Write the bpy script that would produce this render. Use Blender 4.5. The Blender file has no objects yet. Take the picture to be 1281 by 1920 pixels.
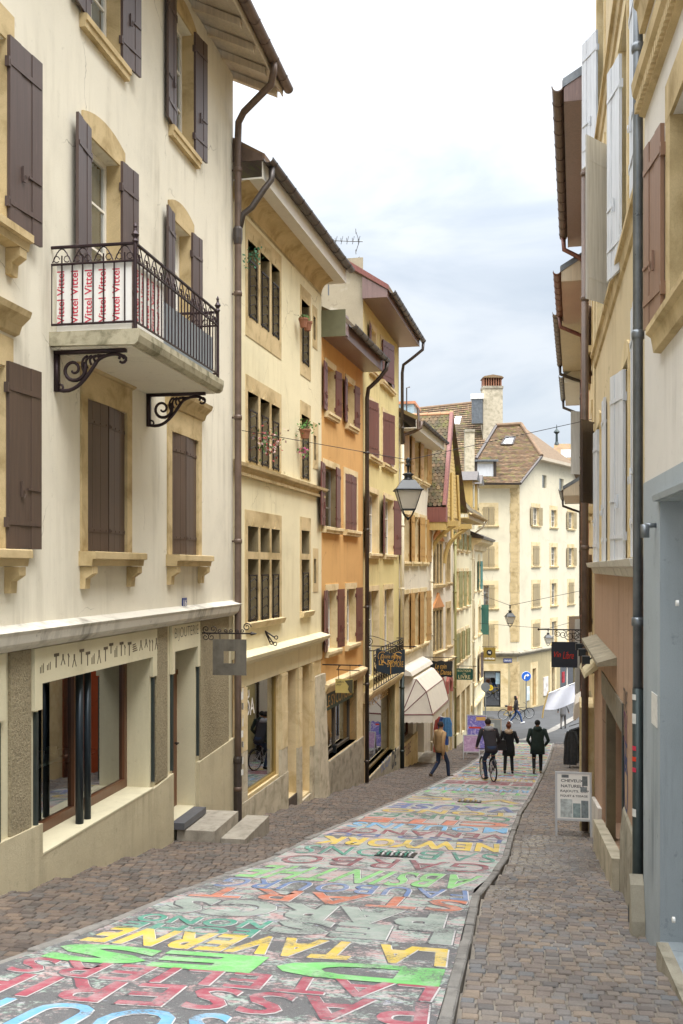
import bpy, bmesh, math, random
from mathutils import Vector, Matrix, noise
random.seed(7)
sc = bpy.context.scene
COL = sc.collection
rad = math.radians
# ---------------------------------------------------------------- camera
FPX, CXP, CYP = 1900.0, 640.5, 1065.0            # focal length, principal column, horizon row of the 1281x1920 photograph
EYE = 1.7
TH = math.atan((985 - CXP) / FPX)
cam = bpy.data.cameras.new('camera'); camo = bpy.data.objects.new('camera', cam); COL.objects.link(camo)
camo.location = (0, 0, EYE); camo.rotation_euler = (rad(90), 0, TH)
cam.sensor_fit = 'VERTICAL'; cam.sensor_height = 36.0; cam.lens = 36.0 * FPX / 1920
cam.shift_y = (CYP - 960) / 1920; cam.clip_end = 3000; cam.clip_start = 0.05
sc.camera = camo
# ---------------------------------------------------------------- sky, sun, exposure
SUN_EL, SUN_AZ = 62, 138                          # degrees; azimuth measured from +Y clockwise
w = bpy.data.worlds.new('World'); sc.world = w; w.use_nodes = True
nt = w.node_tree; N = nt.nodes; LK = nt.links
for n in list(N): N.remove(n)
def wn(t, **k):
    n = N.new(t)
    for a, b in k.items(): setattr(n, a, b)
    return n
out = wn('ShaderNodeOutputWorld'); bg = wn('ShaderNodeBackground')
sky = wn('ShaderNodeTexSky', sky_type='NISHITA', sun_disc=False, sun_elevation=rad(SUN_EL), sun_rotation=rad(SUN_AZ), altitude=450.0, air_density=1.0, dust_density=1.5)
tc = wn('ShaderNodeTexCoord'); sep = wn('ShaderNodeSeparateXYZ'); LK.new(tc.outputs['Generated'], sep.inputs[0])
mp = wn('ShaderNodeMapping'); mp.inputs['Scale'].default_value = (1.0, 1.0, 2.6); mp.inputs['Location'].default_value = (0.35, 0.1, 0.25)
LK.new(tc.outputs['Generated'], mp.inputs[0])
n1 = wn('ShaderNodeTexNoise'); n1.inputs['Scale'].default_value = 4.2; n1.inputs['Detail'].default_value = 9; n1.inputs['Roughness'].default_value = 0.52; n1.inputs['Distortion'].default_value = 0.35
LK.new(mp.outputs[0], n1.inputs['Vector'])
# cloud cover thickens with height above the horizon, as in the photograph (white overhead, blue-grey lower down)
hm = wn('ShaderNodeMapRange'); hm.inputs['From Min'].default_value = 0.0; hm.inputs['From Max'].default_value = 0.55
hm.inputs['To Min'].default_value = -0.08; hm.inputs['To Max'].default_value = 0.20
LK.new(sep.outputs[2], hm.inputs['Value'])
ad = wn('ShaderNodeMath', operation='ADD'); LK.new(n1.outputs['Fac'], ad.inputs[0]); LK.new(hm.outputs[0], ad.inputs[1])
cr = wn('ShaderNodeValToRGB'); LK.new(ad.outputs[0], cr.inputs[0])
e = cr.color_ramp.elements; e[0].position = 0.38; e[0].color = (0.60, 0.67, 0.75, 1); e[1].position = 0.98; e[1].color = (1.0, 1.0, 1.0, 1)
x = e.new(0.49); x.color = (0.70, 0.76, 0.83, 1)
x = e.new(0.61); x.color = (0.85, 0.89, 0.93, 1)
# overcast luminance rises towards the zenith (CIE overcast sky)
zp_ = wn('ShaderNodeMath', operation='POWER', use_clamp=True); zp_.inputs[1].default_value = 2.9; LK.new(sep.outputs[2], zp_.inputs[0])
cz = wn('ShaderNodeMapRange'); cz.inputs['To Min'].default_value = 0.36; cz.inputs['To Max'].default_value = 3.0; LK.new(zp_.outputs[0], cz.inputs['Value'])
mul = wn('ShaderNodeVectorMath', operation='SCALE'); LK.new(cr.outputs[0], mul.inputs[0]); LK.new(cz.outputs[0], mul.inputs['Scale'])
sks = wn('ShaderNodeVectorMath', operation='SCALE'); sks.inputs['Scale'].default_value = 0.10; LK.new(sky.outputs[0], sks.inputs[0])
mx = wn('ShaderNodeMixRGB'); mx.inputs[0].default_value = 0.90; LK.new(sks.outputs[0], mx.inputs[1]); LK.new(mul.outputs[0], mx.inputs[2])
LK.new(mx.outputs[0], bg.inputs[0]); bg.inputs[1].default_value = 1.0; LK.new(bg.outputs[0], out.inputs[0])
sl = bpy.data.lights.new('sun', 'SUN'); sl.energy = 1.5; sl.angle = rad(35); sl.color = (1.0, 0.98, 0.955)
so = bpy.data.objects.new('sun', sl); COL.objects.link(so)
az = rad(SUN_AZ); el = rad(SUN_EL)
sd = Vector((math.sin(az) * math.cos(el), math.cos(az) * math.cos(el), math.sin(el)))
so.rotation_euler = sd.to_track_quat('Z', 'Y').to_euler(); so.location = (0, -5, 30)
sc.view_settings.view_transform = 'Standard'; sc.view_settings.look = 'None'
sc.view_settings.exposure = 1.42; sc.view_settings.gamma = 1.0
sc.render.engine = 'CYCLES'; sc.cycles.use_denoising = True; sc.cycles.max_bounces = 8; sc.cycles.diffuse_bounces = 5; sc.cycles.transparent_max_bounces = 12
# ---------------------------------------------------------------- survey helpers: ground profile, photo ray -> place
RV = Vector((math.cos(TH), math.sin(TH), 0)); FV = Vector((-math.sin(TH), math.cos(TH), 0))
def ray(u, v): return FV + RV * ((u - CXP) / FPX) + Vector((0, 0, (CYP - v) / FPX))
PY = [-20, 0, 8, 17.5, 30, 45, 61, 68, 100, 200]; PZ = [3.3, 0, -1.31, -2.83, -4.6, -6.42, -7.67, -7.98, -8.8, -9.5]
def gz(y):
    i = 1
    while i < len(PY) - 3 and y >= PY[i + 1]: i += 1
    m = lambda k: (PZ[k + 1] - PZ[k - 1]) / (PY[k + 1] - PY[k - 1])
    h = PY[i + 1] - PY[i]; t = (y - PY[i]) / h
    return (2*t**3 - 3*t*t + 1)*PZ[i] + (t**3 - 2*t*t + t)*h*m(i) + (-2*t**3 + 3*t*t)*PZ[i+1] + (t**3 - t*t)*h*m(i+1)
def hit(u, v, up=0.0):
    d = ray(u, v); lo, hi = 0.5, 200
    for _ in range(50):
        m = (lo + hi) / 2; p = d * m
        if p.z + EYE > gz(p.y) + up: lo = m
        else: hi = m
    return Vector((d.x * lo, d.y * lo, d.z * lo + EYE))
def at_y(u, v, y):
    d = ray(u, v); t = y / d.y
    return Vector((d.x * t, y, d.z * t + EYE))
def x_at(u, y): return at_y(u, CYP, y).x
# ---------------------------------------------------------------- mesh helpers
class MB:
    def __init__(s): s.v = []; s.f = []
    def quad(s, *p):
        b = len(s.v); s.v += [tuple(q) for q in p]; s.f.append(tuple(range(b, b + len(p)))); return s
    def box(s, x0, x1, y0, y1, z0, z1):
        b = len(s.v)
        s.v += [(x0,y0,z0),(x1,y0,z0),(x1,y1,z0),(x0,y1,z0),(x0,y0,z1),(x1,y0,z1),(x1,y1,z1),(x0,y1,z1)]
        s.f += [tuple(b + i for i in q) for q in ((0,3,2,1),(4,5,6,7),(0,1,5,4),(1,2,6,5),(2,3,7,6),(3,0,4,7))]; return s
    def prism(s, poly, a0, a1, axis='y'):      # polygon in the two other axes, extruded along axis
        n = len(poly); b = len(s.v)
        mk = {'y': lambda p, a: (p[0], a, p[1]), 'x': lambda p, a: (a, p[0], p[1]), 'z': lambda p, a: (p[0], p[1], a)}[axis]
        s.v += [mk(p, a0) for p in poly] + [mk(p, a1) for p in poly]
        s.f.append(tuple(b + i for i in range(n))); s.f.append(tuple(b + n + i for i in reversed(range(n))))
        for i in range(n):
            j = (i + 1) % n; s.f.append((b + i, b + n + i, b + n + j, b + j))
        return s
    def tube(s, pts, r, n=8, cap=True):
        pts = [Vector(p) for p in pts]; k = len(pts); b = len(s.v)
        rs = r if isinstance(r, (list, tuple)) else [r] * k
        up = None
        for i, p in enumerate(pts):
            t = (pts[min(i + 1, k - 1)] - pts[max(i - 1, 0)]).normalized()
            if up is None:
                up = Vector((0, 0, 1)) if abs(t.z) < .9 else Vector((1, 0, 0))
            a = (up - t * up.dot(t))
            if a.length < 1e-6: a = t.orthogonal()
            a.normalize(); up = a; c = t.cross(a)
            for j in range(n):
                q = 2 * math.pi * j / n
                s.v.append(tuple(p + (a * math.cos(q) + c * math.sin(q)) * rs[i]))
        for i in range(k - 1):
            for j in range(n):
                s.f.append((b + i*n + j, b + i*n + (j+1) % n, b + (i+1)*n + (j+1) % n, b + (i+1)*n + j))
        if cap:
            s.f.append(tuple(b + j for j in reversed(range(n)))); s.f.append(tuple(b + (k-1)*n + j for j in range(n)))
        return s
    def lathe(s, prof, c=(0, 0, 0), n=12, axis='z', sq=False):
        b = len(s.v); k = len(prof); off = math.pi / 4 if sq else 0
        for r, z in prof:
            for j in range(n):
                q = 2 * math.pi * j / n + off
                x, y = r * math.cos(q), r * math.sin(q)
                s.v.append((c[0]+x, c[1]+y, c[2]+z) if axis == 'z' else ((c[0]+x, c[1]+z, c[2]+y) if axis == 'y' else (c[0]+z, c[1]+x, c[2]+y)))
        for i in range(k - 1):
            for j in range(n): s.f.append((b+i*n+j, b+i*n+(j+1)%n, b+(i+1)*n+(j+1)%n, b+(i+1)*n+j))
        s.f.append(tuple(b + j for j in reversed(range(n)))); s.f.append(tuple(b + (k-1)*n + j for j in range(n)))
        return s
    def xf(s, M, start=0):
        s.v[start:] = [tuple(M @ Vector(p)) for p in s.v[start:]]; return s
    def build(s, name, mat, parent=None, smooth=False, loc=None, rz=0, label=None, fix=True):
        me = bpy.data.meshes.new(name); me.from_pydata(s.v, [], s.f)
        if fix:
            bm = bmesh.new(); bm.from_mesh(me); bmesh.ops.recalc_face_normals(bm, faces=bm.faces); bm.to_mesh(me); bm.free()
        return link(name, me, mat, parent, smooth, loc, rz, label)
def link(name, me, mat, parent=None, smooth=False, loc=None, rz=0, label=None):
    o = bpy.data.objects.new(name, me); COL.objects.link(o)
    if mat is not None and not me.materials: me.materials.append(mat)
    if smooth: me.shade_auto_smooth() if hasattr(me, 'shade_auto_smooth') else me.polygons.foreach_set('use_smooth', [True] * len(me.polygons))
    if parent is not None: o.parent = parent
    if loc is not None: o.location = loc
    if rz: o.rotation_euler = (0, 0, rz)
    if label: o['label'] = label
    return o
def tag(o, label, cat, group=None):
    o['label'] = label; o['category'] = cat
    if group: o['group'] = group
    return o
def thing(name, label, cat, loc=(0, 0, 0), rz=0, group=None):
    o = bpy.data.objects.new(name, None); COL.objects.link(o); o.empty_display_size = .2
    o.location = loc; o.rotation_euler = (0, 0, rz)
    return tag(o, label, cat, group)
def struct(o, kind='structure'): o['kind'] = kind; return o
def spiral(c, r0, r1, a0, turns, n=20, plane='xz', y=0):
    P = []
    for i in range(n + 1):
        t = i / n; a = a0 + turns * 2 * math.pi * t; r = r0 + (r1 - r0) * t
        P.append((c[0] + r * math.cos(a), y, c[1] + r * math.sin(a)) if plane == 'xz' else (y, c[0] + r * math.cos(a), c[1] + r * math.sin(a)))
    return P
def bez(p0, p1, p2, p3, n=8):
    p0, p1, p2, p3 = map(Vector, (p0, p1, p2, p3)); o = []
    for i in range(n + 1):
        t = i / n; o.append(p0*(1-t)**3 + p1*3*t*(1-t)**2 + p2*3*t*t*(1-t) + p3*t**3)
    return o
_tc = {}
def text_mesh(body, size=1.0, shear=0.0, bold=0.0, spacing=1.0, extrude=0.0):
    k = (body, shear, bold, spacing, extrude, size)
    if k not in _tc:
        cu = bpy.data.curves.new('lettering', 'FONT'); cu.body = body; cu.size = size; cu.shear = shear; cu.offset = bold
        cu.space_character = spacing; cu.align_x = 'LEFT'; cu.resolution_u = 3; cu.extrude = extrude
        ob = bpy.data.objects.new('lettering', cu); me = bpy.data.meshes.new_from_object(ob)
        me.materials.clear(); bm = bmesh.new(); bm.from_mesh(me); bmesh.ops.delete(bm, geom=[f for f in bm.faces if f.calc_area() < 1e-6], context='FACES_ONLY'); bm.to_mesh(me); bm.free(); _tc[k] = me; bpy.data.objects.remove(ob)
    return _tc[k]
def lettering(body, mat, parent, org, ax, up, wid, hei, bold=0.0, shear=0.0, name='lettering', spacing=1.0):
    """flat print: text fitted into a wid x hei box, lower left corner at org, along ax, upright along up"""
    src = text_mesh(body, 1.0, shear, bold, spacing); me = src.copy()
    xs = [v.co.x for v in me.vertices]; ys = [v.co.y for v in me.vertices]
    x0, x1, y0, y1 = min(xs), max(xs), min(ys), max(ys); ax = Vector(ax); up = Vector(up); org = Vector(org)
    for v in me.vertices:
        v.co = org + ax * ((v.co.x - x0) / (x1 - x0) * wid) + up * ((v.co.y - y0) / (y1 - y0) * hei)
    return link(name, me, mat, parent)
# ---------------------------------------------------------------- materials
def C(h):
    h = h.lstrip('#'); o = []
    for i in (0, 2, 4):
        c = int(h[i:i+2], 16) / 255; o.append(c / 12.92 if c <= .04045 else ((c + .055) / 1.055) ** 2.4)
    return (*o, 1.0)
def sh(c, k): return (min(c[0]*k, 1), min(c[1]*k, 1), min(c[2]*k, 1), 1)
class Mat:
    def __init__(s, name, rough=.8, metal=0.0, spec=None):
        s.m = bpy.data.materials.new(name); s.m.use_nodes = True; s.t = s.m.node_tree; s.b = s.t.nodes['Principled BSDF']
        s.b.inputs['Roughness'].default_value = rough; s.b.inputs['Metallic'].default_value = metal
        if spec is not None: s.b.inputs['Specular IOR Level'].default_value = spec
        s._tc = None
    def n(s, t, **k):
        x = s.t.nodes.new(t)
        for a, b in k.items():
            if isinstance(b, tuple) and a.startswith('i_'): x.inputs[a[2:]].default_value = b
            elif a.startswith('i_'): x.inputs[a[2:].replace('_', ' ')].default_value = b
            else: setattr(x, a, b)
        return x
    def l(s, a, b): s.t.links.new(a, b)
    def co(s, scale=(1, 1, 1), kind='Object', loc=(0, 0, 0), rot=(0, 0, 0)):
        if s._tc is None: s._tc = s.n('ShaderNodeTexCoord')
        m = s.n('ShaderNodeMapping'); m.inputs['Scale'].default_value = scale; m.inputs['Location'].default_value = loc; m.inputs['Rotation'].default_value = rot
        s.l(s._tc.outputs[kind], m.inputs[0]); return m.outputs[0]
    def noise(s, scale, vec=None, detail=4, rough=.55, dist=0):
        x = s.n('ShaderNodeTexNoise'); x.inputs['Scale'].default_value = scale; x.inputs['Detail'].default_value = detail
        x.inputs['Roughness'].default_value = rough; x.inputs['Distortion'].default_value = dist
        s.l(vec if vec is not None else s.co(), x.inputs['Vector']); return x.outputs['Fac']
    def ramp(s, fac, stops):
        r = s.n('ShaderNodeValToRGB'); e = r.color_ramp.elements
        while len(e) < len(stops): e.new(.5)
        for el, (p, c) in zip(e, stops): el.position = p; el.color = c if len(c) == 4 else (*c, 1)
        s.l(fac, r.inputs[0]); return r.outputs[0]
    def fac(s, fac, lo, hi):
        r = s.n('ShaderNodeMapRange'); r.inputs['From Min'].default_value = lo; r.inputs['From Max'].default_value = hi; s.l(fac, r.inputs['Value']); return r.outputs[0]
    def mix(s, fac, a, b, mode='MIX'):
        x = s.n('ShaderNodeMixRGB', blend_type=mode)
        for i, q in ((0, fac), (1, a), (2, b)):
            if hasattr(q, 'is_output'): s.l(q, x.inputs[i])
            else: x.inputs[i].default_value = q
        return x.outputs[0]
    def math(s, op, a, b=0.0):
        x = s.n('ShaderNodeMath', operation=op)
        for i, q in ((0, a), (1, b)):
            if hasattr(q, 'is_output'): s.l(q, x.inputs[i])
            else: x.inputs[i].default_value = q
        return x.outputs[0]
    def color(s, c):
        if hasattr(c, 'is_output'): s.l(c, s.b.inputs['Base Color'])
        else: s.b.inputs['Base Color'].default_value = c
        return s
    def rough(s, f): s.l(f, s.b.inputs['Roughness']); return s
    def bump(s, h, strength=.3, dist=.01):
        b = s.n('ShaderNodeBump'); b.inputs['Strength'].default_value = strength; b.inputs['Distance'].default_value = dist
        s.l(h, b.inputs['Height']); s.l(b.outputs[0], s.b.inputs['Normal']); return s
def plain(name, c, rough=.7, metal=0.0, var=.12, scale=6.0, bump=0.0):
    m = Mat(name, rough, metal); f = m.noise(scale, detail=5); f2 = m.noise(scale * 9, detail=3)
    k = m.math('ADD', m.math('MULTIPLY', f, .7), m.math('MULTIPLY', f2, .3))
    m.color(m.ramp(k, [(.3, sh(c, 1 - var)), (.7, sh(c, 1 + var))]))
    if bump: m.bump(f2, bump, .01)
    return m.m
def plaster(name, c, dirt='#8a7c5e', amount=.5, grain=.25, patch=None, crack=True):
    """lime render: broad tonal drift, rain streaks, small stains, fine sand grain"""
    c = C(c) if isinstance(c, str) else c; d = C(dirt); m = Mat(name, .92, spec=.2)
    broad = m.noise(.55, detail=6, rough=.6, dist=.4)
    base = m.ramp(broad, [(.28, sh(c, .86)), (.5, c), (.75, sh(c, 1.06))])
    if patch: base = m.mix(m.fac(m.noise(.9, m.co(loc=(7, 3, 1)), 3), .56, .64), base, C(patch))
    st = m.noise(1.0, m.co((3.1, 3.1, .3)), 6, .65)
    st2 = m.noise(.8, m.co(loc=(3, 9, 4)), 4)
    base = m.mix(m.math('MULTIPLY', m.math('MULTIPLY', m.fac(st, .49, .74), m.fac(st2, .40, .66)), amount), base, d)
    spk = m.noise(7.5, detail=8, rough=.72)
    base = m.mix(m.math('MULTIPLY', m.fac(spk, .60, .75), amount * .8), base, d)
    if crack:
        vo = m.n('ShaderNodeTexVoronoi', feature='DISTANCE_TO_EDGE'); vo.inputs['Scale'].default_value = .42
        wv = m.n('ShaderNodeMixRGB', blend_type='ADD'); wv.inputs[0].default_value = .35; m.l(m.co(), wv.inputs[1]); nn_ = m.n('ShaderNodeTexNoise'); nn_.inputs['Scale'].default_value = 3.0; nn_.inputs['Detail'].default_value = 6; m.l(m.co(), nn_.inputs['Vector']); m.l(nn_.outputs['Color'], wv.inputs[2]); m.l(wv.outputs[0], vo.inputs['Vector'])
        ck = m.math('MULTIPLY', m.math('SUBTRACT', 1.0, m.fac(vo.outputs['Distance'], .0, .004)), m.fac(m.noise(.7, m.co(loc=(5, 1, 8)), 2), .52, .6))
        base = m.mix(m.math('MULTIPLY', ck, .6), base, sh(d, .6))
    fine = m.noise(130, detail=4, rough=.7)
    base = m.mix(.22, base, m.ramp(fine, [(.3, (.25, .25, .25)), (.7, (1, 1, 1))]), 'MULTIPLY')
    m.color(base)
    und = m.noise(3.2, m.co(loc=(1, 2, 3)), 3)
    m.bump(m.math('ADD', m.math('MULTIPLY', und, 2.0), fine), grain, .012); return m.m
def roughcast(name, c):
    c = C(c); m = Mat(name, .97, spec=.15); v = m.noise(38, detail=5, rough=.6, dist=.6); f = m.noise(1.6)
    m.color(m.mix(.5, m.ramp(v, [(.33, sh(c, .45)), (.5, c), (.68, sh(c, 1.25))]), m.ramp(f, [(.3, sh(c, .8)), (.7, sh(c, 1.1))])))
    m.bump(v, 1.0, .035); return m.m
def stone(name, c, alt=None, scale=3.0, grain=.3, rough=.88):
    c = C(c) if isinstance(c, str) else c; a = C(alt) if alt else sh(c, .62); m = Mat(name, rough, spec=.25)
    oi = m.n('ShaderNodeObjectInfo')
    f = m.noise(scale, m.co(loc=(2, 5, 1)), 7, .62, .5); g = m.noise(scale * .35, m.co((1, 1, 2.5)), 4)
    col = m.ramp(f, [(.25, a), (.5, c), (.8, sh(c, 1.18))])
    col = m.mix(m.math('MULTIPLY', m.fac(g, .5, .75), .55), col, a)
    fn = m.noise(95, detail=4, rough=.7)
    col = m.mix(.22, col, m.ramp(fn, [(.3, (.3, .3, .3)), (.65, (1, 1, 1))]), 'MULTIPLY')
    m.color(m.mix(.5, col, m.mix(oi.outputs['Random'], sh(c, .8), sh(c, 1.15)), 'MIX') if False else col)
    m.bump(m.math('ADD', f, m.math('MULTIPLY', fn, .5)), grain, .012); return m.m
def painted_wood(name, c, wear='#8d8378', amount=.35, rough=.5):
    c = C(c); m = Mat(name, rough); g = m.noise(1.0, m.co((26, 26, 1.3)), 6, .6); b = m.noise(1.1, detail=4)
    col = m.ramp(g, [(.3, sh(c, .78)), (.55, c), (.8, sh(c, 1.15))])
    col = m.mix(m.math('MULTIPLY', m.fac(b, .45, .8), .35), col, sh(c, 1.35))
    wr = m.math('MULTIPLY', m.fac(m.noise(1.0, m.co((18, 18, 2.2), loc=(4, 4, 4)), 7, .7), .60, .72), amount)
    m.color(m.mix(wr, col, C(wear))); m.rough(m.fac(b, -.3, 1.6)) if False else None
    m.bump(g, .25, .004); return m.m
def metal(name, c, rough=.45, rust=None, met=.6):
    c = C(c); m = Mat(name, rough, met); f = m.noise(5, detail=6, rough=.65); g = m.noise(1.0, m.co((9, 9, .8)), 4)
    col = m.ramp(f, [(.3, sh(c, .7)), (.7, sh(c, 1.2))]); col = m.mix(m.math('MULTIPLY', m.fac(g, .45, .75), .4), col, sh(c, 1.6))
    if rust: col = m.mix(m.math('MULTIPLY', m.fac(m.noise(11, detail=7, rough=.7), .58, .7), .8), col, C(rust))
    m.color(col); m.rough(m.math('ADD', m.math('MULTIPLY', f, .3), rough - .12)); return m.m
def glass(name, tint=(.75, .82, .82, 1), refl=.10, rough=.015):
    m = bpy.data.materials.new(name); m.use_nodes = True; t = m.node_tree
    for n in list(t.nodes): t.nodes.remove(n)
    o = t.nodes.new('ShaderNodeOutputMaterial'); mx = t.nodes.new('ShaderNodeMixShader'); tr = t.nodes.new('ShaderNodeBsdfTransparent'); gl = t.nodes.new('ShaderNodeBsdfGlossy')
    fr = t.nodes.new('ShaderNodeFresnel'); fr.inputs[0].default_value = 1.5
    mr = t.nodes.new('ShaderNodeMapRange'); mr.inputs['From Min'].default_value = 0; mr.inputs['From Max'].default_value = 1; mr.inputs['To Min'].default_value = refl; mr.inputs['To Max'].default_value = 1
    tr.inputs[0].default_value = tint; gl.inputs['Roughness'].default_value = rough; gl.inputs[0].default_value = (.95, .97, 1, 1)
    t.links.new(fr.outputs[0], mr.inputs[0]); t.links.new(mr.outputs[0], mx.inputs[0]); t.links.new(tr.outputs[0], mx.inputs[1]); t.links.new(gl.outputs[0], mx.inputs[2]); t.links.new(mx.outputs[0], o.inputs[0]); return m
def island(name, cols, rough=.8, bump=.5, wet=False, moss=None, spread=.35):
    """many small pieces: tone drawn per piece, grime over all"""
    m = Mat(name, rough); gi = m.n('ShaderNodeNewGeometry'); r = m.math('FRACT', m.math('ADD', gi.outputs['Random Per Island'], m.math('MULTIPLY', m.n('ShaderNodeObjectInfo').outputs['Random'], 7.31)))
    st = [(i / max(1, len(cols) - 1), C(c)) for i, c in enumerate(cols)]; col = m.ramp(r, st)
    gp = gi.outputs['Position']
    f = m.noise(1.3, gp, 5, .6); fine = m.noise(60, gp, 5, .65)
    col = m.mix(.75, col, m.ramp(f, [(.28, (.62, .60, .58)), (.6, (1, 1, 1)), (.8, (1.0, .97, .93))]), 'MULTIPLY')
    col = m.mix(spread, col, m.ramp(fine, [(.3, (.35, .35, .35)), (.65, (1.0, 1.0, 1.0))]), 'MULTIPLY')
    if moss: col = m.mix(m.math('MULTIPLY', m.fac(m.noise(2.3, gp, 6, .7), .52, .66), .8), col, C(moss))
    if wet:
        sy = m.n('ShaderNodeSeparateXYZ'); m.l(gp, sy.inputs[0]); pud = m.math('SUBTRACT', 1.0, m.math('ABSOLUTE', m.math('MULTIPLY', m.math('SUBTRACT', sy.outputs[1], 14.2), .28)))
        wv = m.fac(m.math('ADD', m.noise(.8, gp, 5, .65), m.math('MULTIPLY', pud, .13)), .50, .60)
        col = m.mix(m.math('MULTIPLY', wv, .55), col, sh(C(cols[0]), .55))
        m.rough(m.math('SUBTRACT', rough, m.math('MULTIPLY', wv, rough - .10)))
    m.color(col); m.bump(fine, bump, .006); return m.m
M = {}
M['cream'] = plaster('cream_render', '#e6dfcc', '#82775f', .55)
M['cream_plinth'] = plaster('cream_plinth_render', '#cfc3a3', '#6b6048', .6, .8, crack=False)
M['cream_smooth'] = plaster('smooth_cream_paint', '#d8cfb0', '#8c7f5e', .35, .1, crack=False)
M['band'] = plaster('pale_cornice_paint', '#dcd6c8', '#565045', 1.0, .2, crack=False)
M['roughcast'] = roughcast('roughcast', '#a1957a')
M['yellow'] = plaster('pale_yellow_render', '#e9deba', '#a8935c', .5)
M['orange'] = plaster('orange_render', '#dcae70', '#9c6d42', .5)
M['ochre'] = plaster('ochre_yellow_render', '#e0d097', '#94814a', .6)
M['white'] = plaster('off_white_render', '#e4dbc8', '#8e8069', .6)
M['ivory'] = plaster('ivory_render', '#ece1bd', '#a39a76', .3)
M['far_cream'] = plaster('far_cream_render', '#e1d7bc', '#a89b78', .3)
M['far_base'] = plaster('far_base_roughcast', '#b9aa85', '#6d6347', .5, .6)
M['beige'] = plaster('beige_render', '#d9c6a0', '#8d7648', .4, .35)
M['peach'] = plaster('brown_pink_render', '#c0a087', '#6d5340', .6, .6)
M['greyblue'] = plaster('grey_blue_paint', '#adb5b9', '#6a7175', .9, .25, patch='#b9c0c4')
M['upper_white'] = plaster('white_upper_render', '#e6e0d6', '#8d8375', .6, .3)
M['grey_gable'] = plaster('grey_party_wall_render', '#b3a891', '#7a705c', .8, .5, patch='#d0c8b6')
M['stone_y'] = stone('yellow_sandstone', '#cab489', '#947d50', 2.2)
M['stone_p'] = stone('pale_yellow_stone', '#dfcba0', '#bfa571', 2.0)
M['stone_g'] = stone('grey_limestone', '#a79f8d', '#6f6858', 3.5, .5)
M['stone_w'] = stone('pale_limestone', '#c9bea6', '#8f866f', 3.0)
M['stone_moss'] = stone('mossy_slab_stone', '#b5ad94', '#4d4b2c', 4.5, .6)
M['granite'] = stone('granite_step', '#a49c8e', '#7d766a', 6, .2)
M['kerb'] = stone('kerb_stone', '#928e88', '#6b6865', 5, .4)
M['brown'] = painted_wood('brown_shutter_paint', '#544540', '#84736a', .35, .42)
M['brown2'] = painted_wood('warm_brown_shutter_paint', '#52433a', '#7b6a5b', .2, .45)
M['maroon'] = painted_wood('maroon_shutter_paint', '#673b34', '#a5857c', .6, .4)
M['tan'] = painted_wood('tan_shutter_paint', '#b08a52', '#8a6a40', .3)
M['taupe'] = painted_wood('taupe_shutter_paint', '#a3926f', '#7d6f54', .3)
M['olive'] = painted_wood('olive_shutter_paint', '#8f8a55', '#5c5c3a', .3)
M['teal'] = painted_wood('teal_shutter_paint', '#477a70', '#5a8f86', .2)
M['shwhite'] = painted_wood('white_shutter_paint', '#d5d8dc', '#8f9093', .35, .45)
M['shpink'] = painted_wood('faded_brown_shutter_paint', '#8f705c', '#6f5344', .35)
M['winwhite'] = plain('white_window_paint', C('#e3ded2'), .45, var=.05)
M['wood'] = painted_wood('varnished_wood', '#64402a', '#4a2d1c', .3, .3)
M['doorwood'] = painted_wood('old_door_wood', '#6b4228', '#472a18', .3, .4)
M['timber'] = painted_wood('yellow_painted_timber', '#c3a86a', '#8d7644', .4)
M['soffit'] = painted_wood('soffit_boards', '#c4b69f', '#8f826c', .3)
M['soffitw'] = plain('white_soffit', C('#d8d3c8'), .7, var=.06)
M['soffitp'] = painted_wood('pink_brown_soffit', '#826c67', '#b89f90', .4, .35)
M['red_barge'] = painted_wood('red_bargeboard', '#84524a', '#c9a79c', .8)
M['pipe'] = metal('brown_pipe_metal', '#6a594e', .45, met=.25)
M['pipe_d'] = metal('dark_pipe_metal', '#4a423c', .4, met=.4)
M['gutter'] = metal('gutter_metal', '#57504c', .35, met=.5)
M['zinc'] = metal('zinc_pipe', '#7b7f82', .3, met=.6)
M['zinc_d'] = metal('weathered_zinc', '#3c4544', .45, met=.5)
M['redpipe'] = metal('rust_red_pipe', '#7d5446', .45, met=.2)
M['creampipe'] = plain('cream_pipe', C('#d9cfb5'), .5)
M['iron'] = metal('wrought_iron', '#2b2524', .5, met=.5)
M['ironbrown'] = metal('brown_wrought_iron', '#35272a', .45, met=.4)
M['black'] = plain('black_paint', C('#1d2124'), .4)
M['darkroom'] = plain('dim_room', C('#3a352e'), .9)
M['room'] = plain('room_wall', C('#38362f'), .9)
M['glass'] = glass('window_glass', (.80, .86, .88, 1), .22)
M['glass_dark'] = glass('shop_glass', (.36, .45, .47, 1), .30)
M['curtain'] = plain('net_curtain', C('#d7dce0'), .9, var=.1, scale=14)
M['white_p'] = plain('white_print', C('#f1efe9'), .6, var=.03)
M['black_p'] = plain('black_print', C('#26272a'), .6, var=.05)
M['steel'] = metal('patinated_steel', '#79746a', .5, met=.5)
M['gold_p'] = plain('gold_print', C('#c99c4b'), .5, var=.08)
M['navy'] = plain('navy_sign_paint', C('#26343f'), .5, var=.1)
M['red_p'] = plain('red_print', C('#d13a24'), .5, var=.05)
M['crimson_p'] = plain('crimson_print', C('#c9304a'), .5, var=.05)
M['green_sign'] = plain('green_sign_paint', C('#235446'), .5, var=.08)
M['dkgreen'] = plain('dark_green_paint', C('#1f3a2b'), .5, var=.08)
M['canvas'] = plain('awning_canvas', C('#ddd5c7'), .9, var=.08, scale=3)
M['maroon_trim'] = plain('maroon_piping', C('#6c3a3c'), .7)
M['alu'] = plain('aluminium_frame', C('#c9cacb'), .35, .3, var=.05)
M['blue_p'] = plain('traffic_blue', C('#1f63c4'), .45, var=.04)
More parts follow.
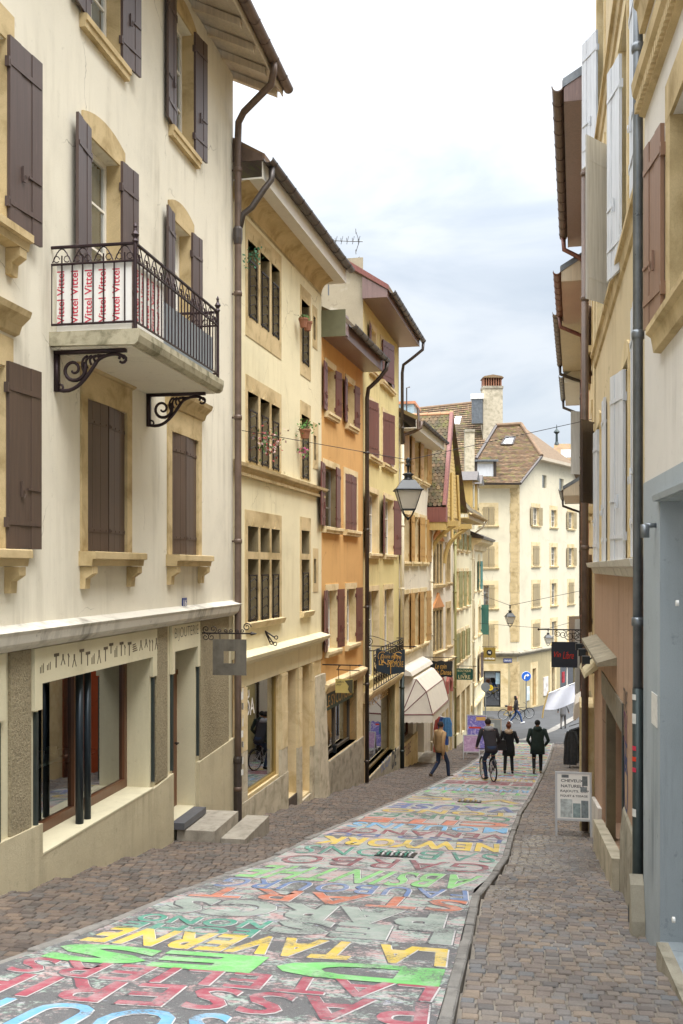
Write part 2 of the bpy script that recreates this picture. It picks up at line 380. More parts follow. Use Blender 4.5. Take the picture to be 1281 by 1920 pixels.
M['plate_blue'] = plain('enamel_blue', C('#33457f'), .4, var=.06)
M['grey_p'] = plain('grey_paint', C('#7d8488'), .5, .3)
M['sticker'] = plain('paper_sticker', C('#d9d7d0'), .7, var=.15, scale=20)
M['asphalt'] = island('asphalt', ['#4f5052', '#4f5052'], .85, .6)
M['ridge'] = plain('ridge_clay_brown', C('#7d6650'), .9, var=.25, scale=4)
M['hip'] = plain('brown_tile_slope', C('#77644f'), .9, var=.3, scale=7, bump=.6)
M['deck'] = plain('dark_roof_deck', C('#2c2822'), .95)
M['tile'] = island('clay_roof_tiles', ['#5b5240', '#6f604a', '#80694f', '#665a45', '#947a5c', '#555038', '#75684f'], .9, .5, moss='#6a6a35', spread=.5)
M['tile_far'] = island('old_roof_tiles', ['#6a5a48', '#8a6b52', '#7b6650', '#9c8062', '#5f5544'], .9, .5, moss='#7a7a3a', spread=.5)
M['cobL'] = island('brown_setts', ['#59504a', '#70635a', '#7a6a5d', '#65605b', '#867464', '#605c58', '#75665a', '#6b6662'], .72, .5, wet=False, spread=.4)
M['cobR'] = island('grey_brown_setts', ['#746b65', '#8a7d74', '#827e7b', '#958473', '#7c7d7f', '#9c8b79', '#877b72', '#716c69'], .72, .5, wet=True, spread=.4)
M['jointL'] = plain('dark_joint_sand', C('#433c35'), .95, var=.3, scale=9)
M['jointR'] = plain('pale_joint_mortar', C('#8a8175'), .9, var=.55, scale=1.3)
# ---------------------------------------------------------------- plan: facade lines, road edges
def lerp_tab(tab):
    def f(y):
        if y <= tab[0][0]: return tab[0][1]
        for (a, b), (c, d) in zip(tab, tab[1:]):
            if y <= c: return b + (d - b) * (y - a) / (c - a)
        return tab[-1][1]
    return f
LW = [(437, 17.46), (603, 24.0), (681, 28.6), (748, 35.0), (803, 41.5), (850, 47.0), (883, 54.5), (905, 61.0)]   # photo column, distance of facade seams
LWP = [(-8.0, -5.1), (17.46, x_at(437, 17.46))] + [(y, x_at(u, y)) for u, y in LW[1:]]
lwall = lerp_tab(LWP)
RWP = [(2.0, 1.30), (9.4, 1.05), (18.2, 1.19), (50.0, x_at(1093, 50.0)), (62.0, x_at(1095, 62.0))]
rwall = lerp_tab(RWP)
def edge(px, first, last=None):
    t = [first] + [(p.y, p.x) for p in (hit(u, v) for u, v in px)]
    return lerp_tab(sorted(t + ([last] if last else [])))
road_l = edge([(0, 1808), (200, 1736), (312, 1687), (416, 1645), (492, 1620), (607, 1562), (686, 1527), (783, 1486), (834, 1462), (925, 1396)], (-8, -3.75), (55, -1.6))
road_r = edge([(822, 1906), (841, 1838), (856, 1791), (874, 1719), (890, 1665), (912, 1650), (942, 1607), (953, 1568), (972, 1522), (989, 1498), (1006, 1467), (1035, 1400)], (-8, -0.45), (55, 1.5))
ROAD_END = 51.0
TREAD = 0.98
def tread_phase(y, k): return ((y + k) / TREAD) % 1.0
def side_h(y, k, A): return gz(y) - A * (1 - tread_phase(y, k))
# ---------------------------------------------------------------- ground
g = MB(); ys = [-60, -20] + list(range(-16, 108, 4)) + [140, 200, 400, 1200]
for a, b in zip(ys, ys[1:]):
    za, zb = gz(max(-20, min(200, a))) - .45, gz(max(-20, min(200, b))) - .45
    g.quad((-900, a, za), (900, a, za), (900, b, zb), (-900, b, zb))
struct(g.build('ground', M['asphalt'], fix=False))
g = MB(); yy = [51 + .0] + [52 + i for i in range(0, 60)]
for a, b in zip(yy, yy[1:]): g.quad((-45, a, gz(a) - .005), (70, a, gz(a) - .005), (70, b, gz(b) - .005), (-45, b, gz(b) - .005))
cross = struct(g.build('cross_street', M['asphalt'], fix=False))
g = MB(); pts = [hit(878, 1386), hit(930, 1388), hit(985, 1387), (hit(1035, 1369)), hit(1078, 1345), hit(1110, 1330)]
for a, b in zip(pts, pts[1:]):
    d = (b - a).normalized(); n = Vector((-d.y, d.x, 0)) * .22; z = Vector((0, 0, .006))
    g.quad(a - n + z, b - n + z, b + n + z, a + n + z)
g.build('gutter_paving_strip', M['kerb'], cross)
# painted carriageway ------------------------------------------------
m = Mat('worn_painted_asphalt', .8); gp = m.n('ShaderNodeNewGeometry').outputs['Position']
big = m.noise(1.6, gp, 5, .6, .3); sm = m.noise(24, gp, 7, .72); fine = m.noise(150, gp, 3)
asp = m.ramp(fine, [(.3, C('#4b4c4f')), (.7, C('#7b7a7a'))])
wear = m.math('ADD', m.math('MULTIPLY', big, .62), m.math('MULTIPLY', sm, .55))
mpv = m.n('ShaderNodeVectorMath', operation='MULTIPLY'); mpv.inputs[1].default_value = (2.4, 6.5, 1.0); m.l(gp, mpv.inputs[0])
band = m.noise(1.0, mpv.outputs[0], 5, .65, .4)
wht = m.ramp(band, [(.30, C('#8f9ab3')), (.39, C('#bcb7b5')), (.44, C('#8fae9c')), (.50, C('#bdb8b7')), (.56, C('#b8908c')), (.62, C('#b5b1b0')), (.70, C('#98a59a'))])
ysep = m.n('ShaderNodeSeparateXYZ'); m.l(gp, ysep.inputs[0])
near = m.fac(ysep.outputs[1], 6.5, 12.5)
thr = m.math('SUBTRACT', wear, m.math('MULTIPLY', m.math('SUBTRACT', 1.0, near), .085))
m.color(m.mix(m.fac(thr, .50, .58), asp, wht)); m.rough(m.math('ADD', m.math('MULTIPLY', sm, .3), .5)); m.bump(m.math('ADD', fine, sm), .35, .006)
M['road'] = m.m
g = MB(); n = 150; y0 = -8.0
for i in range(n):
    a = y0 + (ROAD_END - y0) * i / n; b = y0 + (ROAD_END - y0) * (i + 1) / n
    g.quad((road_l(a), a, gz(a)), (road_r(a), a, gz(a)), (road_r(b), b, gz(b)), (road_l(b), b, gz(b)))
road = struct(g.build('road', M['road'], fix=False))
def road_paint(name, c, hide=.485):
    c = C(c); m = Mat(name, .7); gp = m.n('ShaderNodeNewGeometry').outputs['Position']
    a = m.noise(2.0, gp, 4, .6); b = m.noise(38, gp, 7, .75); fine = m.noise(160, gp, 3)
    asp = m.ramp(fine, [(.3, C('#4b4c4f')), (.7, C('#7d7c7c'))])
    wv = m.math('ADD', m.math('MULTIPLY', a, .5), m.math('MULTIPLY', b, .6))
    pc = m.ramp(a, [(.3, sh(c, .85)), (.7, sh(c, 1.12))])
    hz = m.noise(6.5, m.co((1, 1, 1), 'Object', (3, 7, 0)), 6, .7)
    pc = m.mix(m.math('MULTIPLY', m.fac(hz, .45, .70), .55), pc, C('#bfbbb8'))
    m.color(m.mix(m.fac(wv, hide - .06, hide + .03), asp, pc)); m.bump(m.math('ADD', fine, b), .35, .006); return m.m
PAINT = {k: road_paint('road_paint_' + k, c) for k, c in dict(yellow='#d6b94f', green='#77c06f', red='#a3505d', teal='#4f9580', grey='#97a399', orange='#c57558',
    blue='#677ea8', sky='#6fa9cf', lime='#86c377', maroon='#8d4d53', white='#d0cccb', dark='#545558', navy='#5a689a', forest='#558a70', mustard='#c2a957').items()}
M['chalk'] = PAINT['white']
def painted_row(text, colour, ynear, yfar, f0=0.0, f1=1.0, bold=.02, shear=0.0, outline=True):
    """one row of lettering laid on the road, read from the lower end of the street; f0..f1 = share of the width from the right kerb"""
    def lay(src, dx, dy, up, mat, name, grow=0.0):
        me = src.copy(); xs = [v.co.x for v in src0.vertices]; zs = [v.co.y for v in src0.vertices]
        x0, x1, z0, z1 = min(xs), max(xs), min(zs), max(zs)
        for v in me.vertices:
            t = (v.co.x - x0) / (x1 - x0); s_ = (v.co.y - z0) / (z1 - z0)
            y = yfar + (ynear - yfar) * s_ + dy
            xr, xl = road_r(y) - .06, road_l(y) + .10
            x = xr + (xl - xr) * (f0 + (f1 - f0) * t) + dx + .30 * (s_ - .5) * (ynear - yfar) * 0
            x, y = x + .05 * noise.noise(Vector((x * 1.3, y * 1.3, 1.3))), y + .05 * noise.noise(Vector((x * 1.3, y * 1.3, 7.7)))
            v.co = (x, y, gz(y) + up)
        return link(name, me, mat, road)
    bold -= .006; src0 = text_mesh(text, 1.0, shear, bold, 1.12)
    if outline:
        lay(text_mesh(text, 1.0, shear, bold + .022, 1.12), 0, 0, .002, PAINT['dark'], 'letter_outline')
        lay(src0, .012, -.012, .0035, M['chalk'], 'chalk_edge')
    lay(src0, 0, 0, .005, PAINT[colour], 'painted_word')
def row(text, colour, vn, vf, uc=600, **k): painted_row(text, colour, hit(uc, vn).y, hit(uc, vf).y, **k)
row('SOUTE', 'sky', 1950, 1893, 300, f0=.38, f1=1.02)
row('PASSERIF', 'red', 1912, 1868, 600)
row('LATELIERS', 'red', 1866, 1834, 600)
row('DES', 'green', 1836, 1801, 600, bold=.055, outline=False)
row('LA TAVERNE', 'yellow', 1797, 1763, 600, bold=.045)
row('LES', 'grey', 1762, 1733, 700, f0=.0, f1=.56, bold=.05)
row('ECHE', 'teal', 1752, 1737, 380, f0=.58, f1=1.0, bold=.03); row('NONO', 'teal', 1735, 1720, 380, f0=.58, f1=1.0, bold=.03)
row('PARCS', 'grey', 1729, 1697, 600, f0=.04, bold=.05)
row('START', 'orange', 1695, 1674, 600, bold=.02)
row('FAUBOURG', 'blue', 1673, 1655, 600, bold=.01)
row('ABSINTHE', 'lime', 1653, 1627, 600, bold=.02)
row('GARBO', 'maroon', 1625, 1608, 660, bold=.0)
row('SABLONS', 'teal', 1606, 1590, 690, bold=.0)
row('NEWYORK', 'yellow', 1588, 1573, 720, bold=.05)
row('LOGO DU', 'navy', 1572, 1566, 740, outline=False); row('VENANCE', 'maroon', 1565, 1556, 740); row('MOULINS', 'sky', 1555, 1545, 760, bold=.02)
row('CITE', 'orange', 1544, 1535, 760, bold=.05); row('COURSES', 'forest', 1534, 1526, 780); row('TONO', 'mustard', 1525, 1518, 790, bold=.03); row('VAUSE', 'navy', 1517, 1508, 800, bold=.03)
row('TOUT VA', 'green', 1507, 1504, 810, outline=False); row('VIC', 'mustard', 1502, 1495, 830, bold=.03); row('SEYON', 'grey', 1494, 1488, 840); row('TIVOLI', 'green', 1487, 1483, 850); row('RENOUVEAU', 'sky', 1482, 1477, 850, bold=.02)
row('LOUNGE', 'forest', 1476, 1471, 860, bold=.02); row('EEEE', 'maroon', 1470, 1464, 870, bold=.06, outline=False); row('LUDIMARAIS', 'mustard', 1463, 1459, 890, bold=.04)
wl = ['CHATEAU', 'POMMIER', 'FLEURY', 'MAX', 'ECLUSE', 'CAFE', 'LIVRES', 'DANSE', 'BLANCHE', 'CONCERT', 'GRAND', 'RUE', 'TRESOR', 'HALLES', 'MARCHE', 'COQ', 'BAR']
cl = ['orange', 'sky', 'maroon', 'green', 'navy', 'grey', 'orange', 'teal', 'yellow', 'red', 'lime', 'blue']
yr = hit(900, 1458).y; k = 0
while yr < ROAD_END - .5:
    hgt = .42 + .12 * ((k * 7) % 5) / 4
    painted_row(wl[k % len(wl)], cl[k % len(cl)], yr, yr + hgt, bold=.03, outline=(k % 2 == 0)); yr += hgt + .06; k += 1
# ---------------------------------------------------------------- setts
def sett_mesh(wx, wy, jit, rnd):
    hx, hy = wx / 2, wy / 2; j = lambda: rnd.uniform(-jit, jit); ch = min(.006, wx * .08); o = MB()
    base = [(-hx + j(), -hy + j()), (hx + j(), -hy + j()), (hx + j(), hy + j()), (-hx + j(), hy + j())]
    top = [(x - math.copysign(ch, x), y - math.copysign(ch, y)) for x, y in base]
    tz = [rnd.uniform(-.002, .002) for _ in range(4)]
    o.v = [(x, y, -.05) for x, y in base] + [(x, y, -.008) for x, y in base] + [(x, y, z) for (x, y), z in zip(top, tz)]
    for i in range(4):
        q = (i + 1) % 4; o.f += [(i, q, 4 + q, 4 + i), (4 + i, 4 + q, 8 + q, 8 + i)]
    o.f.append((8, 9, 10, 11)); return o
def pavement(name, xa, xb, k, A, mat, jmat, ystart, yend, sw, sd, label_rows):
    base = MB(); y = ystart; rnd = random.Random(len(name) * 13)
    cuts = sorted({round(ystart + i * .33, 4) for i in range(int((yend - ystart) / .33) + 1)})
    t = math.ceil((ystart + k) / TREAD) * TREAD - k; ed = []
    while t < yend: ed.append(t); t += TREAD
    seg = sorted(cuts + ed); eps = 1e-4
    for a, b in zip(seg, seg[1:]):
        if b - a < .002: continue
        za, zb = side_h(a + eps, k, A) - .014, side_h(b - eps, k, A) - .014
        base.quad((xa(a), a, za), (xb(a), a, za), (xb(b), b, zb), (xa(b), b, zb))
    for t in ed:
        base.quad((xa(t), t, side_h(t - eps, k, A) - .016), (xb(t), t, side_h(t - eps, k, A) - .016), (xb(t), t, side_h(t + eps, k, A) - .016), (xa(t), t, side_h(t + eps, k, A) - .016))
    pv = struct(base.build(name, jmat, fix=False))
    P = []; t0s = [ystart] + ed + [yend]
    for a, b in zip(t0s, t0s[1:]):
        nr = max(1, round((b - a) / sd)); d = (b - a) / nr
        for r in range(nr):
            yc = a + (r + .5) * d; x0, x1 = min(xa(yc), xb(yc)), max(xa(yc), xb(yc)); last = r == nr - 1
            x = x0 + rnd.uniform(0, .03) 
            while x < x1 - .03:
                wd = min(sw * rnd.uniform(.85, 1.18) * (1.2 if last else 1), x1 - x)
                if wd > .04: P.append((x + wd / 2, yc, wd - .013, d - .012))
                x += wd
    def seen(x, y):
        p = Vector((x, y, gz(y) - EYE)); dep = p.dot(FV)
        if dep < .5: return False
        u = CXP + FPX * p.dot(RV) / dep; v = CYP - FPX * p.z / dep
        return 5 < u < 1276 and v < 1916
    vis = sorted([p for p in P if seen(p[0], p[1])], key=lambda p: p[0] ** 2 + p[1] ** 2)[:300]; ids = set(vis)
    var = []
    for i in range(10):
        me = bpy.data.meshes.new('sett'); o = sett_mesh(1.0 * sw, 1.0 * sd, .004, rnd); me.from_pydata(o.v, [], o.f); me.materials.append(mat); var.append(me)
    rest = MB()
    for p in P:
        x, yc, wx, wy = p; z = side_h(yc, k, A) + rnd.uniform(-.004, .004)
        slope = (side_h(yc + .02, k, A) - side_h(yc - .02, k, A)) / .04
        if abs(slope) > .5: slope = 0
        rx, ry, rz = math.atan(slope) + rnd.uniform(-.016, .016), rnd.uniform(-.016, .016), rnd.uniform(-.025, .025)
        if p in ids:
            o = bpy.data.objects.new('sett', rnd.choice(var)); COL.objects.link(o); o.parent = pv
            o.location = (x, yc, z); o.rotation_euler = (rx, ry, rz); o.scale = (wx / sw, wy / sd, 1)
        else:
            o = sett_mesh(wx, wy, .0035, rnd); Mx = Matrix.Translation((x, yc, z)) @ Matrix.Rotation(rz, 4, 'Z') @ Matrix.Rotation(rx, 4, 'X') @ Matrix.Rotation(ry, 4, 'Y')
            b = len(rest.v); rest.v += [tuple(Mx @ Vector(q)) for q in o.v]; rest.f += [tuple(b + i for i in f) for f in o.f]
    ro = rest.build('setts', mat, pv, fix=False); struct(ro, 'stuff')
    return pv
pavement('left_pavement', lambda y: lwall(y) - .06, lambda y: road_l(y) - .10, .35, .085, M['cobL'], M['jointL'], 1.0, 52.0, .125, .098, 0)
pavement('right_pavement', lambda y: road_r(y) + .096, lambda y: rwall(y) + .06, .10, .085, M['cobR'], M['jointR'], 1.0, 52.0, .115, .102, 0)
# gutter course left, kerb right
def course(name, f, x0, x1, up, length, mat, part, y0, y1):
    root = struct(MB().box(0, .01, 0, .01, 0, .01).build(name, mat)) if False else None
    rnd = random.Random(3); bm_ = MB()
    for i in range(int((y1 - y0) / .8)):
        a, b = y0 + i * .8, y0 + (i + 1) * .8
        bm_.quad((f(a) + x0, a, gz(a) - .06), (f(a) + x1, a, gz(a) - .06), (f(b) + x1, b, gz(b) - .06), (f(b) + x0, b, gz(b) - .06))
    root = struct(bm_.build(name, mat, fix=False)); y = y0
    while y < y1:
        L = length * rnd.uniform(.8, 1.2); a, b = y + .010, y + L - .010; dz = rnd.uniform(-.012, .012); dx = rnd.uniform(-.008, .008); o = MB()
        P = [(f(a) + x0 + dx, a), (f(a) + x1 + dx, a), (f(b) + x1 + dx, b), (f(b) + x0 + dx, b)]
        xc = sum(p[0] for p in P) / 4; yc = (a + b) / 2
        o.v = [(x, y_, gz(y_) - .14) for x, y_ in P] + [(x, y_, gz(y_) + up + dz - .012) for x, y_ in P] + [(x + math.copysign(.012, xc - x), y_ + math.copysign(.008, yc - y_), gz(y_) + up + dz) for x, y_ in P]
        for i in range(4):
            q = (i + 1) % 4; o.f += [(i, q, 4 + q, 4 + i), (4 + i, 4 + q, 8 + q, 8 + i)]
        o.f.append((8, 9, 10, 11)); o.build(part, mat, root); y += L
    return root
course('kerb', road_r, .0, .088, .012, .85, M['kerb'], 'kerb_stone', 2.0, 51.0)
course('gutter_course', road_l, -.10, .0, .004, .6, M['kerb'], 'gutter_stone', 2.0, 51.0)
for (u, v, c, lab) in ((743, 1603, 'teal', 'painted green and white drain grate among the SABLONS letters'), (881, 1503, 'mustard', 'smaller painted yellow and white drain grate farther down the painted street')):
    p = hit(u, v); t = thing('drain_grate', lab, 'grate', (p.x, p.y, p.z + .014)); sl_ = math.atan((gz(p.y + .1) - gz(p.y - .1)) / .2); t.rotation_euler = (sl_, 0, 0)
    MB().box(-.27, .27, -.27, .27, -.03, .0).build('frame_plate', M['black'], t)
    for i in range(8):
        xx = -.23 + i * .062; s_ = MB(); pts = [(xx + .018 * math.sin(j * 2.1), -.23 + j * .092, .008) for j in range(6)]
        s_.tube(pts, .013, 5).build('bar', PAINT['white'] if i % 2 else PAINT[c], t)
# ---------------------------------------------------------------- facades: local X right along the wall, Y into the building, Z up
class Fac:
    def __init__(s, name, label, cat, p0, p1, group=None):
        s.p0 = Vector((p0[0], p0[1])); s.p1 = Vector((p1[0], p1[1])); d = s.p1 - s.p0; s.W = d.length; s.d = d.normalized()
        s.nin = Vector((-s.d.y, s.d.x)); s.zb = min(gz(p0[1]), gz(p1[1])) - .1
        s.root = thing(name, label, cat, (p0[0], p0[1], s.zb), math.atan2(s.d.y, s.d.x), group)
    def px(s, u, v, y=0.0):
        """where the photo ray through (u, v) meets the plane at depth y behind the facade: (s, z) in local metres"""
        o = s.p0 + s.nin * y; r = ray(u, v); r2 = Vector((r.x, r.y)); den = r2.x * s.nin.x + r2.y * s.nin.y
        t = o.dot(s.nin) / den; q = r2 * t - o
        return q.dot(s.d), r.z * t + EYE - s.zb
    def S(s, u, y=0.0): return s.px(u, CYP, y)[0]
    def Z(s, u, v, y=0.0): return s.px(u, v, y)[1]
    def gl(s, a):
        p = s.p0 + s.d * a; return gz(p.y) - s.zb
    def b(s, mb, name, mat, parent=None, **k): return mb.build(name, mat, parent or s.root, **k)
    def wall(s, s0, s1, z0, z1, holes, mat, depth=.3, name='wall', y=0.0, back=6.0, sides=True, label=None):
        """front face cut by real openings with reveals; side and back faces close the volume"""
        o = MB(); xs = sorted({s0, s1} | {min(max(q, s0), s1) for h in holes for q in h[:2]}); zs = sorted({z0, z1} | {min(max(q, z0), z1) for h in holes for q in h[2:4]})
        for a, b in zip(xs, xs[1:]):
            for c, d in zip(zs, zs[1:]):
                if b - a < 1e-5 or d - c < 1e-5: continue
                mx, mz = (a + b) / 2, (c + d) / 2
                if any(h[0] < mx < h[1] and h[2] < mz < h[3] for h in holes): continue
                o.quad((a, y, c), (b, y, c), (b, y, d), (a, y, d))
        for h in holes:
            a, b, c, d = h[:4]; dp = y + (h[4] if len(h) > 4 else depth)
            o.quad((a, y, c), (a, dp, c), (a, dp, d), (a, y, d)); o.quad((b, y, c), (b, y, d), (b, dp, d), (b, dp, c))
            o.quad((a, y, d), (a, dp, d), (b, dp, d), (b, y, d)); o.quad((a, y, c), (b, y, c), (b, dp, c), (a, dp, c))
        if sides:
            o.quad((s0, y, z0), (s0, y, z1), (s0, back, z1), (s0, back, z0)); o.quad((s1, y, z0), (s1, back, z0), (s1, back, z1), (s1, y, z1))
            o.quad((s0, back, z0), (s0, back, z1), (s1, back, z1), (s1, back, z0)); o.quad((s0, y, z1), (s1, y, z1), (s1, back, z1), (s0, back, z1))
        return s.b(o, name, mat, fix=False, label=label)
    def window(s, h, dep=.2, cols=2, rows=3, fr=.055, frm=None, room=True, curtain=True, bar=.03, mat_glass=None, cw=.5):
        a, b, c, d = h[:4]; frm = frm or M['winwhite']; o = MB(); y0 = dep; y1 = dep + .05
        o.box(a, a + fr, y0, y1, c, d); o.box(b - fr, b, y0, y1, c, d); o.box(a + fr, b - fr, y0, y1, c, c + fr); o.box(a + fr, b - fr, y0, y1, d - fr, d)
        wn_ = s.b(o, 'window', frm)
        iw = (b - a - 2 * fr); ih = d - c - 2 * fr
        q = MB()
        for i in range(1, cols): x = a + fr + iw * i / cols; q.box(x - bar * .8, x + bar * .8, y0 + .004, y1 - .004, c + fr, d - fr)
        for j in range(1, rows): z = c + fr + ih * j / rows; q.box(a + fr, b - fr, y0 + .008, y1 - .008, z - bar / 2, z + bar / 2)
        if q.v: q.build('glazing_bars', frm, wn_)
        MB().quad((a + fr, y0 + .028, c + fr), (b - fr, y0 + .028, c + fr), (b - fr, y0 + .028, d - fr), (a + fr, y0 + .028, d - fr)).build('pane', mat_glass or M['glass'], wn_)
        if curtain:
            n = 14; k = MB()
            for side in (0, 1):
                xa, xb = (a + fr, a + fr + iw * cw) if side == 0 else (b - fr - iw * cw, b - fr)
                for i in range(n):
                    t0, t1 = i / n, (i + 1) / n; f = lambda t: y0 + .09 + .02 * math.sin(t * 30)
                    k.quad((xa + (xb - xa) * t0, f(t0), c + fr), (xa + (xb - xa) * t1, f(t1), c + fr), (xa + (xb - xa) * t1, f(t1), d - fr), (xa + (xb - xa) * t0, f(t0), d - fr))
            k.build('curtain', M['curtain'], wn_, fix=False)
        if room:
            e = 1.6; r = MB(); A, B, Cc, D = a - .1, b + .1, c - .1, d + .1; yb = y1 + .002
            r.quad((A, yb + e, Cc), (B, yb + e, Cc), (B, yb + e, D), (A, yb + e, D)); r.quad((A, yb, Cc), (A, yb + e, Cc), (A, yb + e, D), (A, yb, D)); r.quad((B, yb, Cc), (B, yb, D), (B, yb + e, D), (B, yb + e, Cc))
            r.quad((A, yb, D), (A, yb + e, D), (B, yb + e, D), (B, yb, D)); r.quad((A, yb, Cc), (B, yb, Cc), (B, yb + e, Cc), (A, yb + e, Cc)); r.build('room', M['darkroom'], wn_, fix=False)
        return wn_
    def surround(s, h, w=.16, mat=None, proud=.025, arch=0.0, sill=True, sillw=.10, silld=.13, sillh=.13, lint=None, skip_sides=False, lin=.158):
        a, b, c, d = h[:4]; mat = mat or M['stone_y']; lint = lint or w * 1.15
        if not skip_sides:
            for x0, x1 in ((a - w, a), (b, b + w)):
                n = max(2, round((d - c) / .55)); xi = x1 if x1 == a else x0; sg_ = 1 if x1 == a else -1; jo = s.b(MB().prism([(x0, -proud), (x1, -proud), (x1, 0), (x0, 0)] if False else ([(x0, -proud), (a + .006, -proud), (a + .006, lin), (a + .0005, lin), (a + .0005, 0), (x0, 0)] if x1 == a else [(b - .006, -proud), (x1, -proud), (x1, 0), (b - .0005, 0), (b - .0005, lin), (b - .006, lin)]), c, d, 'z'), 'jamb', mat)
        n = 8; poly = [(a - w, d), (b + w, d)]
        if arch:
            lo = MB(); top = [(a - w + (b - a + 2 * w) * i / n, d + lint + arch * (1 - (2 * i / n - 1) ** 2)) for i in range(n + 1)]
            lo.prism([(a - w, d)] + [(b + w, d)] + list(reversed(top)), -proud - .002, 0.0)
            s.b(lo, 'lintel', mat)
        else: s.b(MB().box(a - w, b + w, -proud - .002, 0, d, d + lint), 'lintel', mat)
        if sill:
            o = MB(); o.prism([(.0, c - sillh), (-silld * .75, c - sillh), (-silld * .8, c - sillh * .55), (-silld, c - sillh * .5), (-silld, c - .01), (-silld + .02, c), (.18, c + .004), (.18, c - .03), (0, c - .03)], a - w - sillw * .4, b + w + sillw * .4, 'x')
            s.b(o, 'sill', mat)
    def leaf(s, hx, z0, z1, wd, ang, left=True, mat=None, y=-.045, planks=3, strap=True, arch=0.0):
        """one shutter leaf hinged at hx; ang 0 = closed, 180 = folded back on the wall"""
        o = MB(); pw = wd / planks; sg = 1 if left else -1; th = .034
        for i in range(planks): o.box(i * pw + .003, (i + 1) * pw - .003, -th, -.006 if i % 2 else 0, z0 + (.004 if i % 2 else 0), z1 - (0 if not arch else arch * (i / planks)))
        q = MB(); m_ = M['iron'] if strap == 'iron' else (mat or M['brown'])
        if strap:
            for z in (z0 + (z1 - z0) * .14, z1 - (z1 - z0) * .14):
                q.box(-.01, wd * .96, -th - .009, -th - .001, z - .024, z + .024); q.box(-.01, wd * .96, .001, .009, z - .024, z + .024)
                for k in range(4): q.box(wd * (.12 + .25 * k), wd * (.12 + .25 * k) + .022, -th - .016, -th - .008, z - .011, z + .011)
                q.box(-.03, .012, -th * .5 - .022, -th * .5 + .022, z - .05, z + .05)
            zc = z0 + (z1 - z0) * .33
            q.box(wd * .55, wd * .95, .001, .014, zc - .012, zc + .012); q.box(wd * .35, wd * .40, .001, .02, zc - .09, zc + .07)
            q.tube([(wd * .375, .03, zc - .02), (wd * .40, .035, zc - .06), (wd * .375, .03, zc - .1)], .007, 5)
        a = rad(ang); Mx = Matrix.Translation((hx, y, 0)) @ Matrix(((sg * math.cos(a), math.sin(a) * (1 if left else 1), 0, 0), (-math.sin(a), sg * math.cos(a) if False else math.cos(a), 0, 0), (0, 0, 1, 0), (0, 0, 0, 1)))
        o.xf(Mx); sh_ = s.b(o, 'shutter', mat or M['brown'])
        if q.v: q.xf(Mx); q.build('strap_hinges', m_, sh_)
        return sh_
    def shutters(s, h, angs=(175, 175), mat=None, w=None, over=.02, y=-.05, planks=3, strap=True, dz=0.0):
        a, b, c, d = h[:4]; wd = w or (b - a) / 2
        for i, ang in enumerate(angs):
            if ang is None: continue
            s.leaf(a - .01 if i == 0 else b + .01, c + .01 + dz, d + over, wd, ang, i == 0, mat, y, planks, strap)
    def leaf_px(s, uh, ut, vt, vb, wd, left=True, mat=None, y=-.05, planks=3, far=True, strap=True, uv=None):
        """leaf whose hinge shows at column uh and free edge at column ut (the swing angle follows from its width)"""
        hx, z1 = s.px(uh, vt, y); z0 = s.Z(uh, vb, y); best = None; sg = 1 if left else -1
        for k in range(0, 181, 2):
            a = rad(k); lx = hx + sg * wd * math.cos(a); ly = y - wd * math.sin(a)
            p = s.p0 + s.d * lx + s.nin * ly; P = Vector((p.x, p.y, 0)); u = CXP + FPX * P.dot(RV) / P.dot(FV)
            e = abs(u - ut) + (0 if not far else .03 * abs(180 - k))
            if best is None or e < best[0]: best = (e, k)
        return s.leaf(hx, z0, z1, wd, best[1], left, mat, y, planks, strap)
    def gutter(s, a, b, z, yout, r=.075, mat=None, name='gutter', slope=0.0):
        o = MB(); n = 8; mat = mat or M['gutter']
        prof = [(yout + r * math.cos(math.pi + math.pi * i / n), z + r * math.sin(math.pi + math.pi * i / n)) for i in range(n + 1)] + [(yout + (r - .012) * math.cos(2 * math.pi - math.pi * i / n), z + (r - .012) * math.sin(2 * math.pi - math.pi * i / n)) for i in range(n + 1)]
        o.prism(prof, a, b, 'x'); g = s.b(o, name, mat); k = MB(); x = a + .25
        while x < b:
            pr = [(yout + (r + .01) * math.cos(math.pi + math.pi * i / n), z + (r + .01) * math.sin(math.pi + math.pi * i / n)) for i in range(n + 1)] + [(yout + (r + .002) * math.cos(2 * math.pi - math.pi * i / n), z + (r + .002) * math.sin(2 * math.pi - math.pi * i / n)) for i in range(n + 1)]
            k.prism(pr, x, x + .03, 'x'); x += .62
        k.build('gutter_bracket', mat, g); return g
    def pipe(s, pts, r=.05, mat=None, name='downpipe', collars=2.2):
        mat = mat or M['pipe']; o = MB(); o.tube(pts, r, 12); g = s.b(o, name, mat, smooth=True)
        k = MB(); za, zb = pts[-1][2], max(p[2] for p in pts if abs(p[0] - pts[-1][0]) < .02 and abs(p[1] - pts[-1][1]) < .02); z = za + .6
        while z < zb - .3:
            k.lathe([(r + .010, -.04), (r + .014, -.01), (r + .014, .01), (r + .010, .04)], (pts[-1][0], pts[-1][1], z), 12); k.box(pts[-1][0] - .012, pts[-1][0] + .012, pts[-1][1], .0, z - .015, z + .015); z += collars
        if k.v: k.build('pipe_collar', mat, g, smooth=True)
        return g
    def roof(s, a, b, ze, over, pitch=32, run=5.5, thick=.14, mat=None, zin=None):
        t = math.tan(rad(pitch)); y0, y1 = -over, run; z0, z1 = ze, ze + (y1 - y0) * t; o = MB()
        o.prism([(y0, z0), (y1, z1), (y1, z1 + thick), (y0, z0 + thick)], a, b, 'x'); return s.b(o, 'roof', mat or M['tile_far'])
